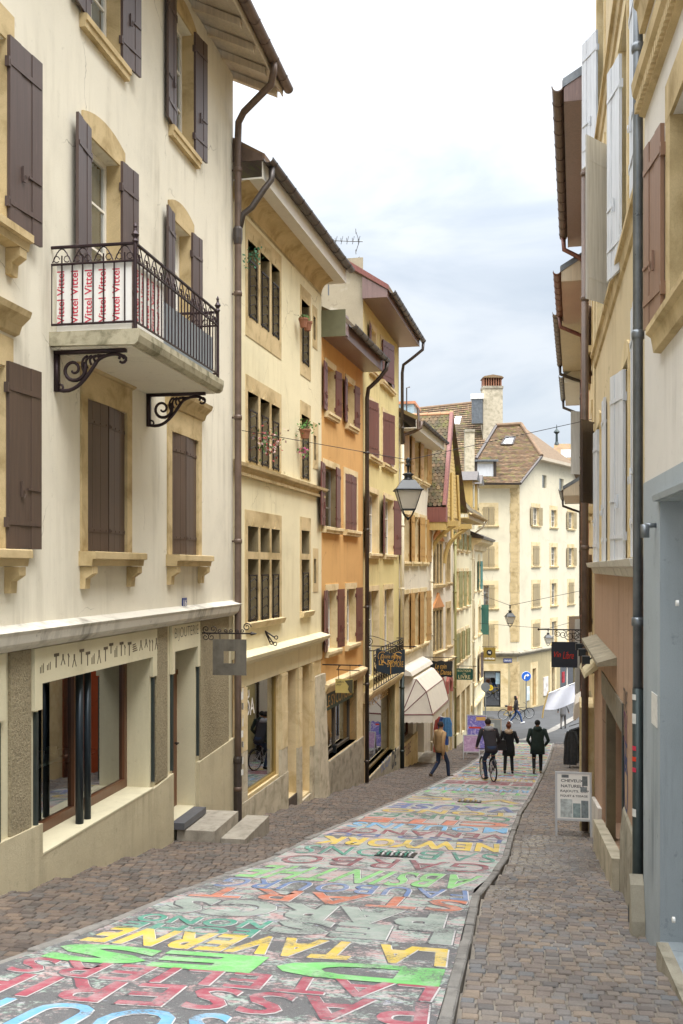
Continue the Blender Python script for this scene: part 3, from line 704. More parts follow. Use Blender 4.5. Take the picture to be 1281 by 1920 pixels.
    def soffit(s, a, b, z, over, th=.03, mat=None, fascia=.18, fmat=None, y0=0.0):
        o = MB().box(a, b, -over + .02, y0, z, z + th); q = s.b(o, 'soffit', mat or M['soffitw'])
        MB().box(a, b, -over, -over + .02, z - .01, z + fascia).build('fascia', fmat or mat or M['soffitw'], q); return q
def rect(F, u0, u1, vt, vb, y=0.0):
    """opening whose left edge shows at column u0 between rows vt and vb and whose right edge shows at u1"""
    a, zt = F.px(u0, vt, y); zb = F.Z(u0, vb, y); return [a, F.S(u1, y), zb, zt]
def rectr(F, u0, u1, vt, vb, y=0.0):
    b, zt = F.px(u1, vt, y); zb = F.Z(u1, vb, y); return [F.S(u0, y), b, zb, zt]
# ================================================================ cream house with balcony (left foreground)
B1 = Fac('cream_house', 'cream rendered house with brown shutters and an iron balcony, left foreground', 'house', (-5.1, 1.5), (x_at(437, 17.46), 17.46))
F = B1; ZT = F.Z(437, 168) ; SE = F.W
zc1, zc0 = F.Z(431, 1134.5), F.Z(431, 1151)
pl = F.Z(283, 1480)
hA3 = rect(F, 163, 222, -70, 60); hB3 = rect(F, 325, 360, 22, 262)
hA3[2] = hB3[2] = F.Z(320, 255) + .13; hA3[3] = hB3[3] = hB3[2] + 1.85
hA2 = rect(F, 164, 222, 262, 560); hB2 = rect(F, 322, 355, 402, 560)
zf = F.Z(95, 600) + .1
hA2[2] = hB2[2] = zf; hA2[3] = hB2[3] = F.Z(322, 410)
hA1 = rect(F, 161, 236, 745, 1033); hB1 = rect(F, 320, 370, 806, 1040); hA1[2] = hB1[2]; hA1[3] = hB1[3] = F.Z(320, 808)
wA = hA1[1] - hA1[0]; dx = hB1[0] - hA1[0]
zs0 = F.Z(10, 432)
hZ2 = [F.S(8) - wA, F.S(8), F.Z(10, 432), F.Z(10, 432) + 1.9]; hZ1 = [F.S(6) - wA, F.S(6), F.Z(6, 1030), hA1[3]]
shop = rect(F, 75, 283, 1290, 1600); shop[2] = F.Z(283, 1478); shop[3] = F.Z(282, 1232)
shop2 = [shop[0] - 3.6, shop[0] - .95, shop[2], shop[3]]
door = rect(F, 325, 368, 1222, 1522); door[3] = F.Z(325, 1222); door[2] = F.Z(355, 1520)
F.wall(0, SE, zc0 - .005, ZT + .25, [hA3, hB3, hA2, hB2, hA1, hB1, hZ2, hZ1, [hZ2[0], hZ2[1], hA3[2], hA3[3]]], M['cream'], .24, name='upper_wall')
def rev(h, d): return h + [d]
# ground floor: smooth plinth and frames, roughcast piers
F.wall(0, SE, -1.2, zc0, [rev(shop, .42), rev(shop2, .42), rev(door, .40)], M['cream_smooth'], .5, name='ground_floor_wall', y=.02, sides=True)
F.b(MB().prism([(-.16, zc1 - .02), (-.18, zc1 + .02), (.03, zc1 + .09), (.03, zc0 - .04), (-.05, zc0 - .03), (-.12, zc0 + .02), (-.14, zc0 + .05)], 0, SE - .02, 'x'), 'cornice', M['band'])
zr = zc0 - .042
for a, b, zb in ((F.S(18), F.S(57), F.Z(57, 1553)), (F.S(292), F.S(313), F.Z(302, 1462)), (F.S(375), F.S(428), F.Z(402, 1408)), (shop2[0] - 1.4, shop2[0] - .5, F.Z(57, 1553))):
    F.b(MB().box(a, b, -.012, .018, zb, zr), 'roughcast_panel', M['roughcast'])
def plinth(a, b, z0a, z0b):
    return F.b(MB().prism([(a, -1.2), (b, -1.2), (b, z0b), (a, z0a)], -.035, .019), 'plinth', M['cream_plinth'])
plinth(0, shop[0], F.Z(57, 1553) + .25, F.Z(57, 1553)); plinth(shop[0] + .001, shop[1], shop[2] - .01, shop[2] - .01); plinth(shop[1] + .001, F.S(322), F.Z(292, 1475), F.Z(313, 1455)); plinth(F.S(370), SE, F.Z(372, 1428), F.Z(428, 1388))
# window sill slab of shop
F.b(MB().box(shop[0], shop[1], -.04, .4, shop[2] - .009, shop[2] + .012), 'shop_sill', M['cream_smooth'])
# fascia panels with feet
def fascia(a, b, ztop, zbot, zfoot, fw=.17):
    return F.b(MB().prism([(a - fw, ztop), (b + fw, ztop), (b + fw, zfoot), (b, zfoot), (b, zbot), (a, zbot), (a, zfoot), (a - fw, zfoot)], -.03, .017), 'fascia_panel', M['cream_smooth'])
fp = fascia(shop[0], shop[1], zr, shop[3], F.Z(57, 1335)); fd = fascia(door[0], door[1], zr, door[3], F.Z(318, 1265), .12); f0 = fascia(shop2[0], shop2[1], zr, shop2[3], F.Z(57, 1335))
for x in (shop[0] - .12, shop[1] + .05, door[0] - .09, door[1] + .05, shop2[1] + .04): F.b(MB().box(x, x + .045, -.022, .017, F.Z(283, 1474) + .05, F.Z(57, 1335) - .02), 'dark_strip', M['zinc_d'])
# tools drawn on the panel
tl = MB(); rnd = random.Random(5); x = shop[0] - .05; zt_ = zr - .1; zb_ = shop[3] + .08; hh = zt_ - zb_
while x < shop[1] + .08:
    k = rnd.choice('ptbhs'); hgt = hh * rnd.uniform(.45, .8); z0 = zb_ + rnd.uniform(0, hh - hgt); yb = -.034
    def bar(x0, z0, x1, z1, wd=.012):
        dx_, dz_ = x1 - x0, z1 - z0; L = math.hypot(dx_, dz_) or 1; nx, nz = -dz_ / L * wd / 2, dx_ / L * wd / 2
        tl.prism([(x0 - nx, z0 - nz), (x1 - nx, z1 - nz), (x1 + nx, z1 + nz), (x0 + nx, z0 + nz)], yb, -.0295)
    if k == 'p': bar(x, z0, x + .05, z0 + hgt * .7); bar(x + .1, z0, x + .05, z0 + hgt * .7); bar(x + .05, z0 + hgt * .66, x + .05, z0 + hgt, .03); x += .19
    elif k == 't': bar(x + .05, z0, x + .05, z0 + hgt, .02); bar(x, z0 + hgt, x + .12, z0 + hgt, .035); x += .17
    elif k == 'b':
        for j in range(4): bar(x, z0 + j * hgt / 4, x + .16 - .02 * j, z0 + j * hgt / 4 + .01, .014)
        x += .24
    elif k == 'h': bar(x, z0, x, z0 + hgt, .012); bar(x - .008, z0 + hgt * .9, x + .008, z0 + hgt, .05); x += .10
    else:
        for j in range(3): bar(x + j * .035, z0, x + j * .035, z0 + hgt * (.6 + .15 * j), .011)
        x += .16
tl.build('tool_drawings', plain('tool_print', C('#5b503f'), .7, var=.4, scale=3), fp)
lettering('BIJOUTERIE', M['black_p'], fd, (door[0] - .02, -.0325, door[3] + (zr - door[3]) * .38), (1, 0, 0), (0, 0, 1), door[1] - door[0] + .04, .2, bold=-.015)
# shop windows: varnished timber frames set deep
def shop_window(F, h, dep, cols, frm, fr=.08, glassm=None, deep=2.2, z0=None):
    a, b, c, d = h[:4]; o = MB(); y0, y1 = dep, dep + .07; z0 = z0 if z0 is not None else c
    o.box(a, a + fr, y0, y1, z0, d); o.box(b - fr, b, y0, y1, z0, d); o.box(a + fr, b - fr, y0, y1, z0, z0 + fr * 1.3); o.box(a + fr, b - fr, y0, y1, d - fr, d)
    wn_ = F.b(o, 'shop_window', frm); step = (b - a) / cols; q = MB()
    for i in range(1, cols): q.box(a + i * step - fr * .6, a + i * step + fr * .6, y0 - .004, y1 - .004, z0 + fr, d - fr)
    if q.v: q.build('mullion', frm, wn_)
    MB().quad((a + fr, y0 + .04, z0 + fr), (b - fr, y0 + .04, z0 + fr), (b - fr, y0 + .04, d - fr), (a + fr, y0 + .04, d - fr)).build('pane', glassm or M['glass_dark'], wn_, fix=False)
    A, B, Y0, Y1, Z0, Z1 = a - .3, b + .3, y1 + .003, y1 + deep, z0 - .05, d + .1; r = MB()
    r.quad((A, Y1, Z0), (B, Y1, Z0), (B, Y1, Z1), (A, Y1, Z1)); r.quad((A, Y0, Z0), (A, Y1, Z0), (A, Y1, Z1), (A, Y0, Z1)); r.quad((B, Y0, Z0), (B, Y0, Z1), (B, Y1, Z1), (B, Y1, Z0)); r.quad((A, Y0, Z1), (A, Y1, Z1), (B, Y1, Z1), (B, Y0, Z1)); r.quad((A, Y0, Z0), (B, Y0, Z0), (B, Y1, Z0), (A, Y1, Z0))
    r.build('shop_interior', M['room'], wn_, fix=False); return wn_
sw = shop_window(F, shop, .35, 2, M['wood'], .09, z0=shop[2] + .012)
k = MB(); 
for i in range(3): k.box(shop[0] + .3 + i * 1.25, shop[0] + 1.2 + i * 1.25, .95, 1.5, shop[2] + .62 - .1 * i, shop[2] + .66 - .1 * i)
k.build('display_table', M['white_p'], sw)
k = MB()
for i in range(4): k.box(shop[0] + .45 + i * .7, shop[0] + .85 + i * .7, 2.2, 2.25, shop[2] + 1.0, shop[2] + 1.55)
k.build('display_board', plain('display_blue_white', C('#b9cdd6'), .5, var=.3), sw)
k = MB()
for i in range(9): k.box(shop[0] + .4 + i * .36, shop[0] + .52 + i * .36, 1.1, 1.2, shop[2] + .665 - .1 * (i * .36 // 1.25), shop[2] + .76 - .1 * (i * .36 // 1.25))
k.build('display_stand', plain('jewel_stand', C('#d8d5cc'), .4, var=.4), sw)
shop_window(F, shop2, .35, 2, M['wood'], .09, z0=shop2[2] + .012)
pa, pb = F.S(163), F.S(188); po = MB()
for x, r_ in ((pa + .06, .048), (pb - .10, .042)): po.tube([(x, .12, shop[2] + .013), (x, .12, shop[3])], r_, 12)
F.b(po, 'rolled_shutter_post', plain('dark_blue_metal', C('#2a333a'), .35, .5), smooth=True)
# door
dm = MB().box(door[0], door[1], .32, .37, door[2], door[3] - .45); dr = F.b(dm, 'door', M['doorwood'])
for (x0, x1, z0, z1) in ((.12, .88, .08, .30), (.12, .88, .36, .42)):
    w_ = door[1] - door[0]; h_ = door[3] - .45 - door[2]; MB().box(door[0] + w_ * x0, door[0] + w_ * x1, .305, .319, door[2] + h_ * z0, door[2] + h_ * z1).build('door_panel', M['doorwood'], dr)
w_ = door[1] - door[0]; h_ = door[3] - .45 - door[2]
MB().box(door[0] + w_ * .2, door[0] + w_ * .8, .312, .319, door[2] + h_ * .47, door[2] + h_ * .93).build('door_pane', M['glass_dark'], dr)
MB().tube([(door[1] - .1, .32, door[2] + 1.0), (door[1] - .1, .26, door[2] + 1.0), (door[1] - .22, .25, door[2] + 1.0)], .014, 6).build('handle', M['iron'], dr)
F.b(MB().box(door[0], door[1], .30, .38, door[3] - .45, door[3] - .37), 'door_transom', M['doorwood'])
tw = MB()
for i in range(7): tw.tube([(door[0] + .08 + i * (w_ - .16) / 6, .335, door[3] - .37), (door[0] + .08 + ((i + 2) % 7) * (w_ - .16) / 6, .335, door[3])], .012, 5)
F.b(tw, 'transom_grille', M['iron'])
F.b(MB().box(door[0], door[1], .365, .4, door[3] - .37, door[3]), 'transom_pane', M['glass_dark'])
zg = F.gl(door[1])
F.b(MB().box(door[0] - .02, door[1] - .05, -.18, .31, door[2] - .10, door[2] - .002), 'door_step', plain('slate_step', C('#56575c'), .5, var=.2))
F.b(MB().box(door[0] + .05, door[1] + .25, -.62, -.04, zg - .35, door[2] - .12), 'door_step', M['granite'])
F.b(MB().box(door[0] + .35, door[1] + .75, -1.0, -.622, zg - .55, door[2] - .30), 'door_step', M['granite'])
# windows of the upper floors
for h in (hA3, hB3):
    F.window(h, .16, 2, 3); F.surround(h, .17, M['stone_y'], arch=.16, silld=.10, sillh=.16, lint=.14); F.shutters(h, (176, 172), M['brown'], over=.06, y=-.06, strap=True)
for h in (hA2, hB2):
    F.window(h, .16, 2, 4); F.surround(h, .17, M['stone_y'], arch=.12, sill=False, lint=.22); F.shutters(h, (174, 176), M['brown'], over=.06, y=-.06)
for h in (hA1, hB1):
    F.window(h, .2, 2, 3); F.surround(h, .16, M['stone_y'], lint=.34, silld=.22, sillh=.17); F.shutters(h, (4, 4), M['brown2'], over=.0, y=.05)
    a, b, c, d = h; F.b(MB().prism([(0, d + .34), (-.05, d + .36), (-.08, d + .44), (-.17, d + .52), (-.19, d + .58), (-.02, d + .62), (0, d + .62)], a - .24, b + .24, 'x'), 'window_hood', M['stone_y'])
    for x in (a - .16, b + .02): F.b(MB().prism([(0, c - .44), (-.06, c - .44), (-.07, c - .32), (-.16, c - .26), (-.16, c - .175), (0, c - .175)], x, x + .14, 'x'), 'corbel', M['stone_y'])
for h, ang in ((hZ2, 176), (hZ1, 176)):
    F.window(h, .2, 2, 3); F.surround(h, .16, M['stone_y'], lint=.3, silld=.22, sillh=.17); F.shutters(h, (176, ang), M['brown2'] if h is hZ1 else M['brown'], over=.05, y=-.06)
    a, b, c, d = h; 
    for x in (a - .16, b + .02): F.b(MB().prism([(0, c - .44), (-.06, c - .44), (-.07, c - .32), (-.16, c - .26), (-.16, c - .175), (0, c - .175)], x, x + .14, 'x'), 'corbel', M['stone_y'])
a, b, c, d = hZ1; F.b(MB().prism([(0, d + .34), (-.05, d + .36), (-.08, d + .44), (-.17, d + .52), (-.19, d + .58), (-.02, d + .62), (0, d + .62)], a - .24, b + .24, 'x'), 'window_hood', M['stone_y'])
h = [hZ2[0], hZ2[1], hA3[2], hA3[3]]; F.window(h, .16, 2, 3); F.surround(h, .17, M['stone_y'], arch=.16, silld=.10, sillh=.16, lint=.14); F.shutters(h, (176, 172), M['brown'], over=.06, y=-.06)
# balcony
sb0 = F.S(92); zsl = F.Z(92, 655); PRJ = None
for p in [x * .01 for x in range(60, 200)]:
    if abs(F.px(262, 640, -p)[0] - sb0) < .03: PRJ = p; break
PRJ = PRJ or 1.15
sb1 = F.S(420, -PRJ); zsl = F.Z(262, 645, -PRJ)
F.b(MB().prism([(0, zsl + .02), (-PRJ + .06, zsl), (-PRJ + .02, zsl + .03), (-PRJ, zsl + .10), (-PRJ, zsl + .17), (0, zsl + .17)], sb0, sb1, 'x'), 'balcony_slab', M['stone_moss'])
F.b(MB().box(sb0 + .05, sb1 - .05, -PRJ + .10, -.002, zsl - .012, zsl + .012), 'slab_underside', M['cream'])
zfl = zsl + .17; rz_ = F.Z(262, 452, -PRJ); rail = MB(); yo = -PRJ + .07; xa, xb = sb0 + .06, sb1 - .06; HR = rz_ - zfl
def railing_run(p, q, n, rl):
    p, q = Vector(p), Vector(q); up = Vector((0, 0, 1))
    for z in (.09, HR * .80, HR): rl.tube([p + up * z, q + up * z], .014 if z < HR else .019, 6)
    for i in range(n + 1):
        c_ = p + (q - p) * (i / n); rl.tube([c_ + up * .09, c_ + up * (HR * .90 if i % 2 else HR * .80)], .009, 5)
    m_ = max(2, n // 2); dv = (q - p) / m_
    for i in range(m_):
        o_ = p + dv * i; pts = []
        for j in range(9):
            t = j / 8; pts.append(o_ + dv * (.05 + .9 * t) + up * (HR * .82 + HR * .16 * math.sin(math.pi * t)))
        rl.tube(pts, .007, 4)
        for sgn in (.25, .75):
            c_ = o_ + dv * sgn + up * HR * .86; w2 = dv.normalized(); rl.tube([c_ + w2 * (.035 * math.cos(a_)) + up * (.035 * math.sin(a_)) for a_ in [i_ * .8 for i_ in range(8)]], .006, 4)
r1 = MB(); railing_run((xa, 0, zfl), (xa, yo, zfl), 8, r1); F.b(r1, 'balcony_railing', M['ironbrown'])
r2 = MB(); railing_run((xa, yo, zfl), (xb, yo, zfl), 26, r2); F.b(r2, 'balcony_railing', M['ironbrown'])
r3 = MB(); railing_run((xb, yo, zfl), (xb, 0, zfl), 8, r3); F.b(r3, 'balcony_railing', M['ironbrown'])
for x in (xa, xb):
    F.b(MB().tube([(x, yo, zfl), (x, yo, zfl + HR)], .022, 8).lathe([(.02, 0), (.035, .02), (.02, .05), (.045, .09), (.02, .13), (.015, .16), (.022, .18), (.004, .22)], (x, yo, zfl + HR), 8), 'corner_post', M['ironbrown'])
# advertising sheet behind the rail, and a grey board
yb_ = yo + .03
sh1 = F.b(MB().box(xa + .025, xa + .03, yo + .05, -.05, zfl + .01, zfl + HR * .80), 'advertising_sheet', M['white_p'])
xe = F.S(322, -PRJ); sh2 = F.b(MB().box(xa + .05, xe, yb_, yb_ + .006, zfl + .01, zfl + HR * .80), 'advertising_sheet', M['white_p'])
L_ = HR * .62
for i in range(5):
    yy_ = -.14 - i * (PRJ - .3) / 4.6; lettering('Vittel Vittel', M['crimson_p'], sh1, (xa + .0225, yy_, zfl + .10), (0, 0, 1), (0, 1, 0) if False else (0, 1, 0), L_, .085, bold=.01)
for i in range(5): lettering('Vittel Vittel', M['crimson_p'], sh2, (xa + .16 + i * (xe - xa - .15) / 5, yb_ - .004, zfl + .10), (0, 0, 1), (-1, 0, 0), L_, .08, bold=.01)
F.b(MB().box(xe + .03, xb - .1, yb_ + .01, yb_ + .04, zfl + .015, zfl + HR * .60), 'grey_board', plain('grey_panel', C('#8d959b'), .5, var=.08))
# scroll brackets
def scroll_bracket(x):
    o = MB(); yy0 = -.03; L = PRJ * .80; zt = zsl + .0; H = .46
    o.box(x - .035, x + .035, -L, -.0, zt - .05, zt - .002); o.box(x - .03, x + .03, -.05, .0, zt - H, zt - .05)
    q_ = .74; c = (-.30 * q_, zt - .30 * q_)
    Q = lambda y_, z_: (x, y_ * q_, zt + z_ * q_)
    o.tube([Q(-.30 + (.20 - .17 * t) * math.cos(2.6 + t * 9.5), -.30 + (.20 - .17 * t) * math.sin(2.6 + t * 9.5)) for t in [i / 26 for i in range(27)]], [.024 - .011 * i / 26 for i in range(27)], 7)
    o.tube(bez(Q(-.06, -.60), Q(-.35, -.68), Q(-.52, -.40), Q(-.66, -.20), 10), .022, 7); o.tube(bez(Q(-.66, -.20), Q(-.75, -.08), Q(-1.05, -.05), Q(-1.10, -.16), 8), .02, 7)
    o.tube([Q(-1.07 + .055 * math.cos(a_), -.17 + .055 * math.sin(a_)) for a_ in [j * .7 for j in range(9)]], .016, 6)
    for k_ in range(5): o.tube(bez(Q(-.46 - .06 * k_, -.34 + .05 * k_), Q(-.40 - .06 * k_, -.22 + .04 * k_), Q(-.44 - .07 * k_, -.12), Q(-.52 - .07 * k_, -.10), 6), .014, 5)
    o.tube([Q(-.08 + .05 * math.cos(a_), -.56 + .05 * math.sin(a_)) for a_ in [j * .8 for j in range(8)]], .014, 5)
    F.b(o, 'balcony_bracket', M['ironbrown'], smooth=True)
scroll_bracket(F.S(103)); scroll_bracket(F.S(276))
# eaves with exposed rafters
ov = .84; ze = ZT; rt = MB(); tp = math.tan(rad(24))
F.b(MB().prism([(-ov, ze - .02), (.6, ze - .02 + (ov + .6) * tp), (.6, ze + .02 + (ov + .6) * tp), (-ov, ze + .02)], 0, SE + .25, 'x'), 'eaves_boarding', M['soffit'])
F.b(MB().prism([(-ov - .05, ze + .022), (5, ze + .022 + (ov + 5.05) * tp), (5, ze + .16 + (ov + 5.05) * tp), (-ov - .05, ze + .16)], 0, SE + .27, 'x'), 'roof', M['tile_far'])
for i in range(13):
    x = SE + .10 - i * .78
    F.b(MB().prism([(-ov + .06, ze - .14), (.1, ze - .16 + (ov + .1) * tp), (.1, ze - .025 + (ov + .1) * tp), (-ov + .06, ze - .025)], x - .06, x + .06, 'x'), 'rafter', M['soffit'])
F.b(MB().box(0, SE + .25, -ov - .02, -ov, ze - .08, ze + .1), 'fascia', M['soffit'])
F.gutter(0, SE + .3, ze + .07, -ov - .11, .09, M['pipe'])
xp = SE - .06
F.pipe([(xp - .75, -ov - .11, ze), (xp - .72, -ov - .10, ze - .14), (xp - .55, -.85, ze - .27), (xp - .12, -.25, ze - .50), (xp, -.12, ze - .62), (xp, -.11, ze - .9), (xp, -.11, F.gl(SE) + 2.3), (xp, -.11, F.gl(SE))], .062, M['pipe'])
F.b(MB().lathe([(.072, 0), (.072, 1.05), (.085, 1.08), (.085, 1.14), (.07, 1.18)], (xp, -.11, F.gl(SE) + .0), 12), 'pipe_shoe', M['pipe_d'])
for i in range(10):
    z = F.gl(SE) + .9 + i * .16 + .03 * (i % 3); a_ = -1.9 + .35 * ((i * 5) % 4)
    F.b(MB().box(-.03 - .012 * (i % 2), .035, -.003, 0, -.05, .05 + .02 * (i % 3)).xf(Matrix.Translation((xp, -.11, z)) @ Matrix.Rotation(a_ + math.pi / 2, 4, 'Z') @ Matrix.Translation((0, -.088, 0))), 'sticker', M['sticker'])
np_ = F.b(MB().box(F.S(341), F.S(348.5), -.02, -.002, F.Z(345, 1139), F.Z(345, 1121)), 'house_number', M['plate_blue'])
lettering('16', M['white_p'], np_, (F.S(342), -.0225, F.Z(345, 1136)), (1, 0, 0), (0, 0, 1), F.S(347.5) - F.S(342), F.Z(345, 1124.5) - F.Z(345, 1136), bold=.01)
# ================================================================ pale yellow house with mullioned stone windows
def seam(i): return (lwall(LW[i][1]), LW[i][1])
def zrow(*hs):
    for h in hs[1:]: h[2], h[3] = hs[0][2], hs[0][3]
    return hs
def grille(F, h, y=-.02, mat=None):
    a, b, c, d = h[:4]; o = MB(); w_ = b - a; x0, x1 = a + w_ * .12, a + w_ * .78
    for x in (x0, x1): o.tube([(x, y, c - .02), (x, y, d)], .013, 5)
    n = max(4, int((d - c) / .17))
    for i in range(n):
        z = c + (d - c) * (i + .2) / n; o.tube([(x0, y, z), ((x0 + x1) / 2, y - .03, z + .07), (x1, y, z)], .009, 4)
    o.box(x0 - .03, x1 + .03, y - .01, y + .01, c + .02, c + .045); o.box(x0 - .03, x1 + .03, y - .01, y + .01, d - .03, d)
    F.b(o, 'window_grille', M['iron'])
B2 = Fac('yellow_stone_window_house', 'pale yellow house with mullioned sandstone windows and white boxed eaves', 'house', seam(0), seam(1)); F = B2
zt2 = F.Z(603, 552)
def tri(v):  # three lights, columns shared by all rows
    zt, zb = F.Z(464, v[0]), F.Z(464, v[1]); return [[F.S(a), F.S(b), zb, zt] for a, b in ((464, 484), (487.5, 505), (508.5, 524))]
r1 = tri((448, 592)); s1 = [F.S(565), F.S(580), F.Z(565, 678), F.Z(565, 560)]; sl1 = [F.S(587), F.S(591.5), F.Z(587, 635), F.Z(587, 592)]
r2 = tri((733, 864)); s2 = [F.S(565), F.S(580), F.Z(565, 895), F.Z(565, 776)]; sl2 = [F.S(588), F.S(592.5), F.Z(588, 862), F.Z(588, 816)]
r3 = tri((986, 1034)); r4 = tri((1048, 1166)); s3 = [F.S(565), F.S(580), F.Z(565, 1038), F.Z(565, 994)]; s4 = [F.S(565), F.S(580), F.Z(565, 1146), F.Z(565, 1049)]; sl3 = [F.S(588), F.S(592.5), F.Z(588, 1094), F.Z(588, 1048)]
zsh = F.Z(600, 1193)
allh = r1 + [s1, sl1] + r2 + [s2, sl2] + r3 + r4 + [s3, s4, sl3]
F.wall(0, F.W, zsh, zt2 + .3, [h + [.34] for h in allh], M['yellow'], .34, name='wall')
def stone_frame(hs, ml, mt, mr, mb):
    a = min(h[0] for h in hs) - ml; b = max(h[1] for h in hs) + mr; c = min(h[2] for h in hs) - mb; d = max(h[3] for h in hs) + mt
    F.wall(a, b, c, d, [h + [.35] for h in hs], M['stone_y'], .34, name='stone_surround', y=-.012, sides=False)
    q = MB(); q.quad((a, -.012, c), (a, -.012, d), (a, .004, d), (a, .004, c)).quad((b, -.012, c), (b, -.012, d), (b, .004, d), (b, .004, c)).quad((a, -.012, d), (b, -.012, d), (b, .004, d), (a, .004, d)); F.b(q, 'surround_edge', M['stone_p'], fix=False)
stone_frame(r1, .12, .34, .12, .38); stone_frame([s1], .1, .3, .1, .3); stone_frame([sl1], .06, .25, .16, .2)
stone_frame(r2, .12, .3, .12, .02); stone_frame([s2], .1, .3, .1, .02); stone_frame([sl2], .06, .3, .2, .2)
stone_frame(r3 + r4, .16, .3, .14, .04); stone_frame([s3, s4], .12, .3, .1, .04); stone_frame([sl3], .06, .25, .2, .2)
for h in allh:
    F.window(h, .31, 1 if h[1] - h[0] < .4 else 2, 3, .035, plain('leaded_frame', C('#4d463a'), .6) if 'lead' not in M else M['lead'], curtain=False, bar=.015); 
for hs in (r1 + [s1], r2 + [s2], r4 + [s4]):
    for h in hs: grille(F, [h[0] + .02, h[1], h[2], h[3] - (h[3] - h[2]) * .25])
for hs in (r1, r2, r3):     # curved ogee notch above each light
    for h in hs: F.b(MB().prism([((h[0] + h[1]) / 2 - .16, h[3] - .001), ((h[0] + h[1]) / 2 + .16, h[3] - .001), ((h[0] + h[1]) / 2 + .04, h[3] + .06), ((h[0] + h[1]) / 2, h[3] + .17), ((h[0] + h[1]) / 2 - .04, h[3] + .06)], -.022, -.0125), 'ogee_moulding', M['stone_y'])
for hs in (r4, [s4]): F.b(MB().prism([(0, hs[0][2] - .15), (-.08, hs[0][2] - .13), (-.12, hs[0][2] - .02), (.1, hs[0][2] + .0), (.1, hs[0][2] - .1)], hs[0][0] - .12, hs[-1][1] + .12, 'x'), 'sill', M['stone_p'])
zst = F.Z(437, 868); F.b(MB().prism([(0, zst - .14), (-.05, zst - .13), (-.07, zst - .06), (-.14, zst - .03), (-.15, zst + .03), (0, zst + .08)], .02, F.W + .06, 'x'), 'string_course', M['stone_y'])
dn = MB(); x = .05
while x < F.W: dn.box(x, x + .06, -.09, -.02, zst - .19, zst - .135); x += .11
F.b(dn, 'dentil_band', M['stone_y'])
# coved stone eaves, white box, gutter
n = 8; R_ = .30; cov = [(0, zt2 - .05)] + [(-R_ * (1 - math.cos(math.pi / 2 * i / n)), zt2 + R_ * math.sin(math.pi / 2 * i / n)) for i in range(n + 1)] + [(.1, zt2 + R_)]
x = .0
while x < F.W - .2:
    F.b(MB().prism(cov, x + .004, min(x + 1.05, F.W) - .004, 'x'), 'cove_block', M['stone_y']); x += 1.05
F2O = .56
F.soffit(0, F.W + .25, zt2 + R_ + .002, F2O, .03, M['soffitw'], .3)
F.roof(0, F.W + .25, zt2 + R_ + .30, F2O + .03, 30, mat=M['tile_far'])
F.b(MB().prism([(-F2O, zt2 + R_ + .32), (.3, zt2 + R_ + .34), (.3, zt2 + R_ + .8), (-F2O, zt2 + R_ + .42)], -.02, .02, 'x'), 'verge_flashing', M['pipe'])
F.gutter(-.05, F.W + .28, zt2 + R_ + .34, -F2O - .11, .095, M['gutter'])
F.pipe([(.16, -F2O - .11, zt2 + R_ + .28), (.15, -F2O - .11, zt2 + R_ + .02), (.10, -F2O, zt2 + R_ - .14), (0, -.35, zt2 + R_ - .50), (-.03, -.20, zt2 + R_ - .62), (-.04, -.14, zt2 + R_ - .85)], .055, M['gutter'], collars=9)
F.b(MB().lathe([(.07, 0), (.085, .10), (.085, .26), (.07, .3)], (-.06, -.11, zt2 + R_ - 1.15), 10), 'pipe_hopper', M['gutter'])
# shop front in stone
zg = F.gl(F.W); zp = F.Z(600, 1193); zpb = F.Z(590, 1228)
sh_ = [F.S(460), F.S(523), F.Z(462, 1490), F.Z(460, 1272)]; sh_[2] = F.Z(500, 1468); sh_[3] = min(F.Z(523, 1247), F.Z(460, 1272) + .3)
dr_ = [F.S(537), F.S(556), F.gl(F.S(545)) + .15, F.Z(556, 1240)]; dr2 = [F.S(563), F.S(581), F.gl(F.S(570)) + .1, F.Z(556, 1240)]
F.wall(0, F.W, -1, zsh - .001, [sh_ + [.12], dr_ + [.7], dr2 + [.5]], M['stone_p'], .3, name='shop_front_wall', y=.01, sides=False)
F.b(MB().prism([(.02, zsh - .55), (-.02, zsh - .55), (-.03, zsh - .16), (-.10, zsh - .10), (-.22, zsh - .04), (-.24, zsh + .03), (.0, zsh + .10), (.02, zsh + .10)], .10, F.W - .02, 'x'), 'shop_cornice', M['yellow'])
for u0, u1 in ((445, 459), (523.5, 535), (556.5, 562.5), (581.5, 586)):
    a, b = F.S(u0), F.S(u1); z = F.gl(a) - .3
    i = 0
    while z < zsh - .56:
        z2 = min(z + .75, zsh - .556); F.b(MB().box(a, b, -.06 + .004 * (i % 2), .009, z + .004, z2 - .004), 'ashlar_block', M['stone_p'] if z > F.gl(a) + .9 else M['stone_w']); z = z2; i += 1
swn = shop_window(F, sh_, .06, 1, M['stone_p'] if False else plain('brass_frame', C('#a98e52'), .4, .3), .045, deep=2.0)
lettering('G', M['white_p'], swn, (sh_[0] + .12, .055, F.Z(466, 1312)), (1, 0, 0), (0, 0, 1), .30, .32, bold=.01); lettering('OA', M['white_p'], swn, (sh_[0] + .12, .055, F.Z(466, 1345)), (1, 0, 0), (0, 0, 1), .62, .32, bold=.01)
MB().box(sh_[0] + .3, sh_[0] + 1.9, 1.1, 1.15, sh_[2], sh_[2] + 1.8).build('backdrop_panel', M['darkroom'], swn)
F.b(MB().box(dr_[0], dr_[1], .66, .70, dr_[2], dr_[3]), 'door', M['doorwood']); F.b(MB().box(dr2[0], dr2[1], .45, .5, dr2[2], dr2[3]), 'recess_wall', M['stone_p'])
F.b(MB().box(dr_[0] + .02, dr_[1], -.02, .6, dr_[2] - .5, dr_[2] - .002), 'door_step', plain('worn_step', C('#4f463d'), .8, var=.2))
